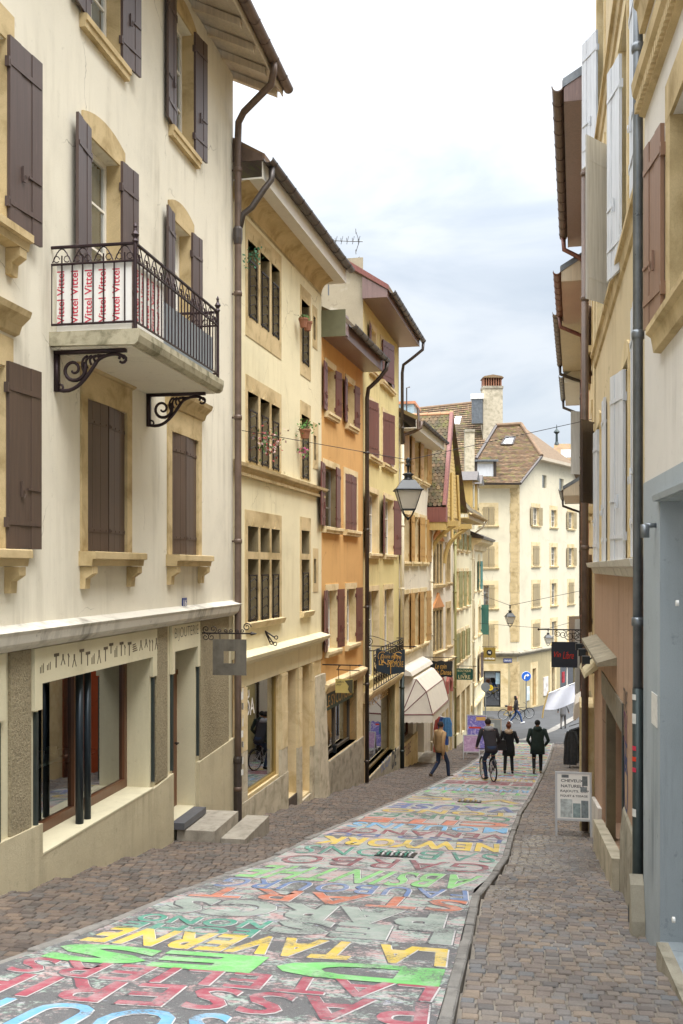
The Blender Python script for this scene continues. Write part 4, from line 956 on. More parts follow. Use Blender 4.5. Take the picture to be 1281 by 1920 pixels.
F.b(MB().box(dr2[0] + .02, dr2[1], -.04, .4, dr2[2] - .5, dr2[2] - .05), 'door_step', M['stone_w'])
a, b = F.S(445), F.S(535); na = 4
for i in range(na): F.b(MB().prism([(a + (b - a) * i / na + .004, -1), (a + (b - a) * (i + 1) / na - .004, -1), (a + (b - a) * (i + 1) / na - .004, sh_[2] - .02), (a + (b - a) * i / na + .004, sh_[2] - .02)], -.075, -.062), 'plinth_slab', M['stone_w'])
# battered corner buttress
a = F.S(586); b = F.W; zb = F.gl(b); zt_ = F.Z(590, 1268)
F.b(MB().prism([(.0, zt_), (-.08, zt_), (-.16, zb + .5), (-.22, zb - .6), (.0, zb - .6)], a, b + .10, 'x'), 'buttress', M['stone_w'])
# flower pots and grape sign are separate things
def flowerpot(p, lab, cols, r=.1, n=60, spread=.22, pot=True):
    t = thing('flower_pot', lab, 'flower pot', p, 0, None)
    if pot: MB().lathe([(r * .7, -.0), (r, .16), (r * 1.1, .16), (r * 1.1, .2), (r * .9, .2), (r * .85, .17)], (0, 0, 0), 10).build('pot', plain('terracotta', C('#8f6048'), .8, var=.15), t)
    rnd = random.Random(int(p[2] * 100) + n)
    for c, k in cols:
        o = MB()
        for i in range(n):
            q = Vector((rnd.gauss(0, spread * .5), rnd.gauss(0, spread * .35), .24 + rnd.gauss(0, spread * .45))); s_ = rnd.uniform(.02, .045)
            a_ = Vector((rnd.uniform(-1, 1), rnd.uniform(-1, 1), rnd.uniform(-1, 1))).normalized() * s_; b_ = a_.orthogonal().normalized() * s_ * .6
            o.quad(q - a_, q + b_, q + a_, q - b_)
        struct(o.build(k, plain('petal_' + c.strip('#'), C(c), .8, var=.2), t, fix=False), 'stuff')
def on_fac(F, u, v, y):
    s_, z = F.px(u, v, y); p = F.p0 + F.d * s_ + F.nin * y; return (p.x, p.y, z + F.zb)
flowerpot(on_fac(B2, 502, 852, -.22), 'red and dark pink flower bunch on the middle-row stone window grille', [('#8f3a34', 'flowers'), ('#4a6a35', 'leaves'), ('#c9a8a0', 'pale_flowers')], spread=.3, pot=False)
flowerpot(on_fac(B2, 572, 822, -.20), 'terracotta pot with green plant before the middle-row narrow window', [('#4f7a35', 'leaves')], .12, 90, .2)
flowerpot(on_fac(B2, 570.5, 868, -.15), 'small pink and yellow flowers hanging below the green pot plant', [('#c25f88', 'flowers'), ('#5f7d42', 'leaves')], .06, 30, .16, pot=False)
flowerpot(on_fac(B2, 569, 614, -.18), 'left terracotta pot on the top-row narrow window grille', [('#4f6a35', 'leaves')], .10, 25, .1); flowerpot(on_fac(B2, 577, 620, -.18), 'right terracotta pot on the top-row narrow window grille', [('#557a3a', 'leaves')], .10, 25, .1)
flowerpot(on_fac(B2, 475, 508, -.2), 'wire basket of trailing green ivy on the top-left stone window', [('#39694a', 'leaves')], .1, 60, .22, pot=False)
# ================================================================ generic terrace house
def terrace(F, wallm, zt, wins, sm, zb=-1.2, shop_h=(), roofk=None, back=6.0, extra=()):
    F.wall(0, F.W, zb, zt, [h['h'] + [.24] for h in wins] + list(shop_h) + list(extra), wallm, .24, back=back)
    for w in wins:
        h = w['h']; F.window(h, w.get('dep', .17), w.get('cols', 2), w.get('rows', 3), .05, w.get('frm'), curtain=w.get('curtain', False))
        if w.get('sur', True): F.surround(h, w.get('w', .13), w.get('sm', sm), lint=w.get('lint', .16), silld=w.get('silld', .14), sillh=.15, sill=w.get('sill', True), arch=w.get('arch', 0))
        if w.get('sh'): F.shutters(h, w['sh'], w.get('smat'), y=w.get('y', -.05), planks=w.get('planks', 2), strap=w.get('strap', True))
B3 = Fac('orange_house', 'narrow orange rendered house with maroon shutters', 'house', seam(1), seam(2)); F = B3
a1, b1 = zrow(rect(F, 611, 627, 684, 772), rect(F, 649, 663, 709, 795)); a2, b2 = zrow(rect(F, 607, 633, 872, 987), rect(F, 646, 668, 885, 996)); a3, b3 = zrow(rect(F, 612, 631, 1108, 1221), rect(F, 649, 666, 1105, 1211))
mk = lambda h, sh, smat, **k: dict(h=h, sh=sh, smat=smat, **k)
zt3 = F.Z(680, 697); zs3 = F.Z(681, 1251); sp3 = [F.S(611), F.S(669), F.Z(640, 1408), F.Z(640, 1288)]
terrace(F, M['orange'], zt3 + .3, [mk(a1, (174, 173), M['maroon']), mk(b1, (172, 174), M['maroon']), mk(a2, (172, 6), M['maroon']), mk(b2, (2, 2), M['maroon'], y=.02), mk(a3, (173, 174), M['maroon'], frm=M['winwhite']), mk(b3, (None, 174), M['maroon'])], M['stone_p'], shop_h=[sp3 + [.3]])
F.soffit(0, F.W + .02, zt3, .56, .03, M['soffitp'], .34); F.roof(0, F.W + .02, zt3 + .30, .60, 26); F.gutter(.3, F.W + .12, zt3 + .33, -.69, .09, M['gutter'])
F.b(MB().box(-.02, .0, -.60, -.0, zt3 - .02, zt3 + .62), 'eaves_end_board', plain('grey_green_board', C('#6b6a50'), .7)); 
F.b(MB().box(.003, .35, -.595, -.57, zt3 + .02, zt3 + .5), 'eaves_end_board', M['soffitp'])
F.pipe([(F.W + .02, -.69, zt3 + .26), (F.W + .02, -.67, zt3 + .05), (F.W + .0, -.42, zt3 - .25), (F.W - .02, -.16, zt3 - .48), (F.W - .02, -.12, zt3 - .75), (F.W - .02, -.12, F.gl(F.W))], .06, M['pipe_d'])
F.b(MB().prism([(0, zs3 - .25), (-.08, zs3 - .22), (-.16, zs3 - .05), (-.16, zs3), (0, zs3 + .05)], 0, F.W - .10, 'x'), 'shop_cornice', M['stone_p'])
F.wall(.0, F.W - .12, -1.2, zs3 - .2, [sp3 + [.3]], M['stone_p'], .3, name='shop_front', y=-.02, sides=False)
swn = shop_window(F, sp3, .2, 2, plain('dark_frame', C('#5b5348'), .5), .05, deep=1.8)
gr = MB().box(sp3[0] + .05, sp3[1] - .05, .10, .16, sp3[3] - .48, sp3[3] - .03).build('sign_board', M['dkgreen'], F.root)
lettering('LE SYCOMORE', M['gold_p'], gr, (sp3[0] + .4, .097, sp3[3] - .40), (1, 0, 0), (0, 0, 1), sp3[1] - sp3[0] - .6, .28)
bk = MB(); rnd = random.Random(4)
for i in range(22): x = sp3[0] + .1 + i * (sp3[1] - sp3[0] - .2) / 22; bk.box(x, x + .09, .35 + .1 * (i % 3), .5 + .1 * (i % 3), sp3[2] + .06, sp3[2] + .2 + .12 * rnd.random())
struct(bk.build('book_display', island('book_covers', ['#8a2f35', '#c9b26a', '#3d6b8a', '#d8d0c0', '#6b8a4a', '#a34a3a'], .6, .1), swn), 'stuff')
F.b(MB().box(0, F.W - .1, -.05, -.002, -1.2, sp3[2] - .02), 'plinth', M['stone_g'])
B4 = Fac('ochre_house', 'tall ochre yellow house with maroon shutters and an iron window railing', 'house', seam(2), seam(3)); F = B4
a0, b0 = zrow(rect(F, 694, 704, 613, 692), rect(F, 714, 735, 640, 712)); a1, b1 = zrow(rect(F, 690, 709, 750, 852), rect(F, 717, 737, 765, 868)); a2, b2 = zrow(rect(F, 690, 708, 921, 1037), rect(F, 720, 737, 925, 1040)); a3, b3 = zrow(rect(F, 690, 709, 1109, 1278), rect(F, 720, 736, 1106, 1265))
zt4 = F.Z(745, 647); zs4 = F.Z(742, 1264); sp4 = [F.S(688), F.S(740), F.Z(715, 1432), F.Z(715, 1292)]
terrace(F, M['ochre'], zt4 + .3, [mk(a0, (173, None), M['maroon']), mk(b0, (10, 5), M['maroon']), mk(a1, (10, 3), M['maroon'], y=.0), mk(b1, (12, 3), M['maroon'], y=.0), mk(a2, (173, None), M['maroon']), mk(b2, (172, 173), M['maroon']), mk(a3, None, None, sill=False, frm=M['winwhite'], dep=.2), mk(b3, None, None, sill=False, dep=.2)], M['stone_p'], shop_h=[sp4 + [.3]])
F.b(MB().box(-.025, -.002, .0, 5.5, zt3 + B3.zb - F.zb - .2, zt4 + 1.2), 'party_wall', M['grey_gable'])
F.soffit(-.1, F.W + .05, zt4, .72, .03, M['soffitp'], .22); F.roof(-.1, F.W + .1, zt4 + .2, .76, 30); F.gutter(0.0, F.W + .15, zt4 + .22, -.84, .09, M['gutter'])
F.b(MB().prism([(-.72, zt4 + .0), (0, zt4 + .0), (0, zt4 + .62), (-.72, zt4 + .2)], -.13, -.10, 'x'), 'eaves_end_board', M['soffitp']); F.b(MB().prism([(-.76, zt4 + .20), (2.6, zt4 + .2 + 3.65 * math.tan(rad(30))), (2.6, zt4 + .42 + 3.65 * math.tan(rad(30))), (-.76, zt4 + .34)], -.16, -.135, 'x'), 'bargeboard', M['red_barge'])
F.pipe([(F.W + .1, -.84, zt4 + .14), (F.W + .1, -.82, zt4 - .1), (F.W + .05, -.45, zt4 - .4), (F.W - .0, -.16, zt4 - .62), (F.W + .0, -.12, zt4 - .9), (F.W + .0, -.12, F.Z(748, 835))], .055, M['gutter']); F.pipe([(F.W + .0, -.12, F.Z(748, 834)), (F.W + .0, -.12, F.Z(748, 1255))], .07, M['creampipe']); F.pipe([(F.W + .0, -.12, F.Z(748, 1254)), (F.W + .0, -.12, F.gl(F.W))], .075, M['zinc_d'])
F.b(MB().prism([(0, zs4 - .28), (-.08, zs4 - .25), (-.2, zs4 - .05), (-.2, zs4), (0, zs4 + .05)], 0.0, F.W - .10, 'x'), 'shop_cornice', M['stone_p'])
F.wall(.0, F.W - .1, -1.2, zs4 - .2, [sp4 + [.3]], M['stone_p'], .3, name='shop_front', y=-.02, sides=False)
swn = shop_window(F, sp4, .18, 1, plain('bronze_frame', C('#8a7448'), .4, .4), .05, deep=2.0)
lettering('Librairie Chretienne', M['gold_p'], swn, (sp4[0] + .2, .17, sp4[3] - .45), (1, 0, 0), (0, 0, 1), sp4[1] - sp4[0] - .5, .32)
F.b(MB().box(0, F.W - .1, -.05, -.002, -1.2, sp4[2] - .02), 'plinth', M['stone_g'])
lettering('ROGA', plain('blue_graffiti', C('#5a6f9a'), .7), F.root, (F.S(712), -.053, F.Z(712, 1450)), (1, 0, 0), (0, 0, 1), 1.6, .35, shear=.2); lettering('DE', M['black_p'], F.root, (F.S(732), -.053, F.Z(733, 1442)), (1, 0, 0), (0, 0, 1), .9, .6, bold=.03)
rl = MB(); x0, x1, z0, z1 = F.S(687), F.S(744), zs4 + .08, F.Z(687, 1220); yr_ = -.22
for z in (z0, z1, z1 - .14): rl.tube([(x0, yr_, z), (x1, yr_, z)], .018, 5)
nb = 13
for i in range(nb + 1):
    x = x0 + (x1 - x0) * i / nb; rl.tube([(x, yr_, z0), (x, yr_, z1)], .012, 4)
    if i < nb:
        for k in range(3): rl.tube(spiral((x + (x1 - x0) / nb / 2, z0 + (z1 - z0) * (.2 + .27 * k)), .15, .05, k * 2.1, 1.2, 12, 'xz', yr_), .011, 4)
rl.tube([(x0, yr_, z1), (x0, 0, z1)], .015, 5); rl.tube([(x1, yr_, z1), (x1, 0, z1)], .015, 5); F.b(rl, 'iron_railing', M['iron'])
B5 = Fac('white_tan_shutter_house', 'off-white house with tan brown shutters above the white shop awning', 'house', seam(3), seam(4)); F = B5
zt5 = F.Z(803, 838); c3 = ((754, 766), (771, 783), (788, 799))
R0 = zrow(*[rect(F, a + 1, b + 1, 842, 884) for a, b in c3]); R1 = zrow(*[rect(F, a, b, 962, 1053) for a, b in c3]); R2 = zrow(*[rect(F, a, b, 1115, 1222) for a, b in c3])
for h in R0: h[3] = zt5 - .12
sp5 = [F.S(755), F.S(775), F.Z(760, 1390), F.Z(760, 1335)]; dr5 = [F.S(781), F.S(795), F.gl(F.S(788)) + .15, F.Z(760, 1300)]
terrace(F, M['white'], zt5 + .3, [mk(h, q, M['tan']) for h, q in zip(R0, ((5, 174), (172, 174), (173, 175)))] + [mk(h, q, M['tan']) for h, q in zip(R1, ((174, 172), (170, 168), (172, 171)))] + [mk(h, q, M['tan']) for h, q in zip(R2, ((173, 172), (171, 172), (172, 172)))], M['stone_p'], shop_h=[sp5 + [.3], dr5 + [.5]])
F.soffit(0, F.W + .3, zt5 - .12, .62, .03, M['soffitw'], .34); F.roof(0, F.W + .3, zt5 + .16, .66, 26); F.gutter(.35, F.W + .4, zt5 + .20, -.74, .085, M['pipe_d']); F.b(MB().box(.012, .35, -.67, -.63, zt5 - .14, zt5 + .6), 'eaves_end_board', M['pipe'])
F.pipe([(.36, -.74, zt5 + .16), (.36, -.72, zt5 - .06), (.25, -.5, zt5 - .2), (.15, -.16, zt5 - .32), (.14, -.14, zt5 - .6)], .06, M['pipe'], collars=9)
shop_window(F, sp5, .2, 2, M['doorwood'], .06, deep=1.6); F.b(MB().box(dr5[0], dr5[1], .45, .5, dr5[2], dr5[3]), 'door', M['doorwood']); F.b(MB().box(0, dr5[0] - .02, -.06, -.002, -1.2, sp5[2] - .01), 'plinth', M['stone_p'])
F.b(MB().box(dr5[0] - .2, dr5[1] + .5, -.7, .4, -1, dr5[2] - .02), 'door_step', M['granite'])
lettering('TUBE', plain('violet_graffiti', C('#8a5f6a'), .7), F.root, (F.S(755), -.064, F.Z(757, 1420)), (1, 0, 0), (0, 0, 1), 1.3, .4)
# awning (part of the house front)
aw0, aw1 = F.S(752), F.S(792); zA = F.Z(752, 1268); pr = 1.08; zlow = zA - 1.35; mid = .95; ym = zA - .48
P = [[(x, -.03, zA), (x, -.50, zA - .12), (x, -.86, zA - .55), (x, -pr, zlow)] for x in (aw0 + .25, aw1 - .25)]
o = MB(); L, R = P
for i in range(3): o.quad(L[i], R[i], R[i + 1], L[i + 1])
lc, rc = (aw0, -.02, zlow), (aw1, -.02, zlow)
for i in range(3): o.quad(L[i], L[i + 1], lc); o.quad(R[i], rc, R[i + 1])
awn = F.b(o, 'awning', M['canvas'], fix=False); v = MB()
def scallop(p, q, n):
    p, q = Vector(p), Vector(q)
    for i in range(n):
        a_, b_ = p + (q - p) * (i / n), p + (q - p) * ((i + 1) / n); m_ = (a_ + b_) / 2; D = Vector((0, 0, -.26)); d2 = Vector((0, 0, -.31))
        v.quad(a_, b_, b_ + D, m_ + d2, a_ + D)
scallop(lc, L[3], 6); scallop(L[3], R[3], 12); scallop(R[3], rc, 6); v.build('valance', M['canvas'], awn, fix=False)
t = MB()
for q in (L, R): t.tube(q[1:], .018, 4)
t.tube([lc, L[3], R[3], rc], .022, 4); t.tube([L[2], R[2]], .016, 4); t.tube([lc, L[2]], .016, 4); t.tube([lc, L[1]], .016, 4); t.build('piping', M['maroon_trim'], awn)
F.b(MB().prism([(0, zA + .32), (-.35, zA + .15), (-.42, zA + .02), (0, zA + .02)], aw0 - .05, aw1 + .05, 'x'), 'awning_box', M['canvas'])
# ================================================================ white house with overhanging shingled gable
B6 = Fac('jettied_gable_house', 'white house with red-edged overhanging tile gable and tall pointed windows', 'house', seam(4), seam(5)); F = B6
zt6 = F.Z(815, 985)
g1 = [rect(F, a, b, 1018, 1094) for a, b in ((811, 816), (817.5, 822), (823.5, 828))]; zrow(*g1); g2 = rect(F, 836.5, 843, 1020, 1096); g2[2], g2[3] = g1[0][2], g1[0][3] - .2
g3 = [rect(F, a, b, 1146, 1222) for a, b in ((811, 815.5), (817, 822), (823, 828))]; zrow(*g3); g4 = rect(F, 837, 844, 1140, 1218); g4[2], g4[3] = g3[0][2], g3[0][3]
d6 = [F.S(822), F.S(829), F.gl(F.S(825)) + .1, F.Z(822, 1305)]; d6b = [F.S(838), F.S(843), F.gl(F.S(840)) + .1, F.Z(822, 1305)]
terrace(F, M['white'], zt6 + .2, [dict(h=h, sur=False, rows=4, cols=1, dep=.2) for h in g1 + g3] + [dict(h=h, w=.16, rows=4, lint=.3) for h in (g2, g4)], M['stone_y'], extra=[d6 + [.5], d6b + [.5]])
for hs in (g1, g3):
    a, b, c, d = hs[0][0] - .25, hs[-1][1] + .25, hs[0][2], hs[0][3]; F.wall(a, b, c - .05, d + .12, [h + [.25] for h in hs], M['stone_y'], .2, name='stone_surround', y=-.03, sides=False)
    F.b(MB().prism([(a, d + .12), (b, d + .12), ((a + b) / 2 + .35, d + .5), ((a + b) / 2, d + .75), ((a + b) / 2 - .35, d + .5)], -.09, 0), 'arched_hood', plain('brick_arch', C('#c58a56'), .85, var=.2)); F.b(MB().prism([(0, c - .22), (-.18, c - .18), (-.22, c - .06), (0, c - .051)], a - .1, b + .1, 'x'), 'sill', M['stone_p'])
for h in (d6, d6b):
    F.b(MB().box(h[0], h[1], .45, .5, h[2], h[3]), 'door', M['doorwood']); a, b, d = h[0] - .25, h[1] + .25, h[3]
    F.b(MB().prism([(a, d - .1), (a, d + .45), ((a + b) / 2, d + .85), (b, d + .45), (b, d - .1), (b - .18, d - .1), (b - .18, d + .3), ((a + b) / 2, d + .5), (a + .18, d + .3), (a + .18, d - .1)], -.12, 0), 'door_arch', plain('pink_stone_arch', C('#a8645a'), .8, var=.15))
    for x in (a, b - .25): F.b(MB().box(x, x + .25, -.08, -.002, h[2] - .4, d - .1), 'door_jamb', M['stone_y'])
F.b(MB().prism([(0, F.Z(828, 1240) - .2), (-.1, F.Z(828, 1240) - .15), (-.18, F.Z(828, 1240)), (0, F.Z(828, 1240) + .05)], .05, F.W, 'x'), 'string_course', M['stone_p'])
F.pipe([(.12, -.12, zt6 - .2), (.12, -.12, F.gl(0))], .055, M['creampipe']); F.pipe([(F.W - .1, -.12, zt6 - .2), (F.W - .1, -.12, F.gl(F.W))], .055, M['olive'])
# steep gable roof, ridge across the street line
ez, rzz = F.Z(838, 950, -.8), F.Z(848, 775, -.6); sE, sR = -.25, 2.25; ovE, ovR = .8, .62
v0 = Vector((sE, -ovE, ez)); v1 = Vector((sR, -ovR, rzz)); inn = Vector((0, 1, 0)); up_s = (v1 - v0); Ls = up_s.length; nrm = inn.cross(up_s).normalized()
if nrm.x > 0: nrm = -nrm
dp_ = 6.5
F.b(MB().quad(v0, v0 + inn * dp_, v1 + inn * dp_, v1).quad(v0 - nrm * .1, v1 - nrm * .1, v1 - nrm * .1 + inn * dp_, v0 - nrm * .1 + inn * dp_), 'roof_deck', M['deck'], fix=False)
far0 = Vector((2 * sR - sE, -ovE, ez)); F.b(MB().quad(v1, v1 + inn * dp_, far0 + inn * dp_, far0), 'roof_far_slope', M['tile_far'], fix=False)
tw_, tr_ = .185, .165; rows_ = int(Ls / tr_); up_n = up_s.normalized(); tm = MB(); hw = tw_ / 2 - .012
tv = [(-hw, 0.06), (-hw * .55, .0), (hw * .55, .0), (hw, .06), (hw, .30), (-hw, .30)]
for lift in (.036, .0): tm.v += [(x, y, lift - y * .06) for x, y in tv]
tm.f = [tuple(range(6)), tuple(reversed(range(6, 12)))] + [(i, 6 + i, 6 + (i + 1) % 6, (i + 1) % 6) for i in range(6)]
tme = bpy.data.meshes.new('shingle'); tme.from_pydata(tm.v, [], tm.f); tme.materials.append(M['tile'])
rnd = random.Random(9); cnt = 0; rest = MB(); basis = Matrix((inn, up_n, nrm)).transposed().to_4x4()
for c in range(22):
    for r in range(rows_):
        o0 = v0 + inn * (.10 + (c + .5 * (r % 2)) * tw_) + up_n * (r * tr_) + nrm * .02; Mx = Matrix.Translation(o0) @ basis @ Matrix.Rotation(rnd.uniform(-.06, .06), 4, 'Z') @ Matrix.Rotation(rnd.uniform(-.05, .02), 4, 'X')
        if cnt < 300:
            ob = bpy.data.objects.new('shingle', tme); COL.objects.link(ob); ob.parent = F.root; ob.matrix_local = Mx; cnt += 1
        else:
            b_ = len(rest.v); rest.v += [tuple(Mx @ Vector(p)) for p in tm.v]; rest.f += [tuple(b_ + i for i in f) for f in tm.f]
struct(F.b(rest, 'shingles', M['tile'], fix=False), 'stuff')
for i in range(6): F.b(MB().tube([v1 + inn * (i * .55), v1 + inn * (i * .55 + .57)], [.11, .085], 8), 'ridge_tile', plain('ridge_clay', C('#b58a68'), .85, var=.2))
o = MB(); wv = nrm * .12; bv = Vector((0, -.16, 0))
o.quad(v0 + wv, v1 + wv, v1 - wv * 1.5, v0 - wv * 1.5); o.quad(v0 + wv + inn * .14, v1 + wv + inn * .14, v1 + wv, v0 + wv); o.quad(v0 + wv + inn * .14, v0 - wv, v1 - wv, v1 + wv + inn * .14); F.b(o, 'bargeboard', M['red_barge'], fix=False)
F.b(MB().box(sE - .05, sE + .3, -ovE + .0, .6, ez - .62, ez - .02), 'eaves_flashing', M['red_barge']); F.b(MB().box(sE - .02, sE + .3, -ovE + .05, 1.2, ez - .95, ez - .622), 'eaves_beam', M['timber'])
for s_ in (.2, 3.2): F.b(MB().tube(bez((s_, -.05, zt6 - 1.6), (s_, -.1, zt6 - .7), (s_, -.45, zt6 - .45), (s_, -1.05, zt6 - .05), 8), .10, 6), 'bracket', M['timber']); F.b(MB().box(s_ - .12, s_ + .12, -1.25, .1, zt6 - .1, zt6 + .12), 'bracket_beam', M['timber'])
# boarded gable under the verge
g_ = MB(); gp_ = [(0.05, ez - .3), (sR, rzz - .5), (2 * sR - .05, ez - .3)]; nb_ = 12
for i in range(24):
    z = ez - .3 + i * (rzz - ez) / 26; t_ = 1 - (z - ez + .3) / (rzz - .5 - ez + .3)
    if t_ <= .03: break
    F.b(MB().box(sR - (sR - .05) * t_, sR + (sR - .05) * t_, -.50, -.47, z + .006, z + (rzz - ez) / 26 - .006), 'gable_board', M['timber'])
F.b(MB().box(.1, 2 * sR - .1, -.46, .0, zt6 - .1, zt6 + .1), 'gable_floor', M['timber'])
F.b(MB().box(.1, 2 * sR - .1, -.46, .5, zt6 + .101, ez - .3), 'gable_core', M['timber'])
for s_ in (sE + .9, sR, 2 * sR - .3): F.b(MB().tube([(s_, -.56, ez - 1.2), (s_ + (sR - s_) * .35, -.56, ez + 1.6)], .07, 4), 'gable_post', M['timber'])
# ================================================================ pale yellow house with olive shutters, then ivory corner house
B7 = Fac('pale_olive_shutter_house', 'pale yellow house with narrow olive green shutters below a clay gutter', 'house', seam(5), seam(6)); F = B7
zt7 = F.Z(868, 990); cs = ((853.5, 860), (864.5, 869), (873.5, 878))
T0 = zrow(*[rect(F, a, b, 997, 1029) for a, b in cs]); T1 = zrow(*[rect(F, a, b, 1072, 1142) for a, b in cs]); T2 = zrow(*[rect(F, a, b, 1190, 1245) for a, b in cs]); T3 = [[F.S(a), F.S(b), F.gl(F.S(a)) + .4, F.Z(853, 1300)] for a, b in ((853, 861), (866, 871), (875, 880))]
for h in T0: h[3] = min(h[3], zt7 - .05)
terrace(F, M['ivory'], zt7, [mk(h, (173, 173), M['olive'], curtain=False) for h in T0 + T1] + [mk(h, (5, 8), M['olive']) for h in T2], M['stone_p'], extra=[h + [.3] for h in T3])
for h in T3: F.b(MB().box(h[0], h[1], .25, .3, h[2], h[3]), 'shop_pane', M['glass_dark']); F.surround(h, .2, M['stone_y'], sill=False)
F.b(MB().box(0, F.W, -.03, -.001, F.Z(853, 1310), F.Z(853, 1275)), 'stone_band', M['stone_p'])
ex = F.Z(868, 950, -.7); F.soffit(.0, F.W, ex - .4, .7, .04, M['timber'], .22); F.wall(0, F.W, zt7, ex - .38, [], M['ivory'], name='attic_wall', y=.02); F.roof(0, F.W, ex - .15, .72, 48, run=3.5, mat=M['tile']); F.gutter(.1, F.W + .2, ex - .12, -.82, .1, M['stone_y'])
F.pipe([(F.W + .1, -.8, ex - .2), (F.W + .1, -.6, ex - .55), (F.W - .05, -.14, ex - .9), (F.W - .05, -.14, F.gl(F.W))], .06, M['creampipe'])
for s_ in (F.W * .55, F.W * .85):
    zz_ = ex + .15; F.b(MB().box(s_ - .55, s_ + .55, -.5, .9, zz_, zz_ + 1.5), 'dormer', M['timber']); F.b(MB().prism([(s_ - .8, zz_ + 1.5), (s_ + .8, zz_ + 1.5), (s_, zz_ + 2.0)], -.75, 1.2), 'dormer_roof', M['gutter']); F.b(MB().box(s_ - .3, s_ + .3, -.52, -.5, zz_ + .2, zz_ + 1.3), 'dormer_pane', M['glass'])
B8 = Fac('ivory_cornice_house', 'ivory house with arched windows, teal shutters and a heavy dark cornice', 'house', seam(6), seam(7)); F = B8
zt8 = F.Z(884, 1015); U0 = zrow(*[rect(F, a, b, 1052, 1108) for a, b in ((887, 890), (896.5, 900))]); U1 = zrow(*[rect(F, a, b, 1142, 1195) for a, b in ((887, 890), (897, 901))]); U2 = zrow(*[rect(F, a, b, 1235, 1285) for a, b in ((888, 891), (897, 901))])
W8 = [F.S(895), F.S(902), F.gl(F.W * .7) + .5, F.Z(895, 1315)]
terrace(F, M['ivory'], zt8, [dict(h=U0[0], arch=.3), mk(U0[1], (173, 172), M['teal'], arch=.3), dict(h=U1[0], arch=.3), mk(U1[1], (None, None), M['teal'], arch=.3), dict(h=U2[0], arch=.3), mk(U2[1], (172, 173), M['brown'], arch=.3)], M['stone_p'], extra=[W8 + [.2]])
F.leaf(U1[1][1] - .1, U1[1][2] - .1, U1[1][3] + .1, .46, 72, False, M['teal'], -.06, 2)
F.b(MB().box(W8[0], W8[1], .15, .2, W8[2], W8[3]), 'shop_pane', M['glass_dark'])
F.b(MB().prism([(0, zt8 - .5), (-.15, zt8 - .45), (-.2, zt8 - .2), (-.55, zt8 - .05), (-.6, zt8 + .12), (0, zt8 + .2)], -.15, F.W + .6, 'x'), 'cornice', M['stone_p']); F.b(MB().prism([(0, zt8 + .201), (-.68, zt8 + .121), (-.72, zt8 + .24), (0, zt8 + .55)], -.2, F.W + .65, 'x'), 'cornice_roof', M['gutter'])
F.b(MB().prism([(0, F.Z(888, 1320) - .3), (-.2, F.Z(888, 1320) - .1), (-.2, F.Z(888, 1320)), (0, F.Z(888, 1320) + .1)], 0, F.W, 'x'), 'shop_cornice', M['stone_p'])
# ================================================================ right side: grey-blue house in the foreground
R1 = Fac('grey_blue_house', 'house with grey-blue ground floor and white upper wall, right foreground', 'house', (1.05, 9.4), (1.30, 2.0)); F = R1
zg_ = F.Z(1240, 889); zs1 = F.Z(1217, 676); ztop = F.Z(1212, -900)
wn1 = [F.S(1262), F.S(1262) + 1.15, F.Z(1262, 583), F.Z(1262, 215)]; wn2 = [wn1[0], wn1[1], wn1[2] + 3.25, wn1[3] + 3.25]
rc1 = [F.S(1240), F.S(1240) + 2.2, F.Z(1240, 1765), F.Z(1240, 940)]
F.wall(0, F.W, zg_, ztop, [wn1, wn2, [wn1[0] + 2.4, wn1[1] + 2.4, wn1[2], wn1[3]]], M['upper_white'], .26, name='upper_wall'); F.wall(0, F.W, -2, zg_ - .002, [rc1 + [.35]], M['greyblue'], .35, name='ground_floor_wall', y=-.01)
F.b(MB().box(rc1[0], rc1[1], .30, .345, rc1[2], rc1[3]), 'recess_panel', M['greyblue'])
F.b(MB().prism([(0, rc1[3] + .005), (-.05, rc1[3] + .005), (-.06, rc1[3] + .05), (0, rc1[3] + .07)], rc1[0] - .1, rc1[1] + .1, 'x'), 'door_hood', M['greyblue'])
for h in (wn1, wn2, [wn1[0] + 2.4, wn1[1] + 2.4, wn1[2], wn1[3]]):
    F.window(h, .2, 2, 3); F.surround(h, .19, M['stone_y'], sill=False, lint=.3)
    F.b(MB().prism([(.1, h[2] - .22), (-.06, h[2] - .20), (-.08, h[2] - .08), (-.12, h[2] - .05), (-.12, h[2] + .0), (.1, h[2] + .0)], h[0] - .55, h[1] + .5, 'x'), 'window_sill', M['stone_y'])
F.leaf(wn1[0] - .20, wn1[2] + .02, wn1[3] + .03, .52, 174, True, M['shpink'], -.06); F.leaf(wn1[1] + .2, wn1[2] + .02, wn1[3] + .03, .52, 174, False, M['shpink'], -.06)
zz = F.Z(1207, 212); F.b(MB().prism([(0, zz - .08), (-.05, zz - .06), (-.06, zz + .06), (-.11, zz + .12), (-.12, zz + .22), (0, zz + .26)], .02, F.W, 'x'), 'string_course', M['stone_y'])
o = MB(); x = .02
while x < 4: o.box(x, x + .05, -.09, -.03, zz - .04, zz + .045); x += .09
struct(F.b(o, 'dentil_band', M['stone_y']), 'stuff')
zz = F.Z(1210, 40); F.b(MB().prism([(0, zz - .1), (-.05, zz - .1), (-.07, zz + .1), (-.10, zz + .14), (-.10, zz + .25), (0, zz + .28)], .02, F.W, 'x'), 'string_course', M['stone_y'])
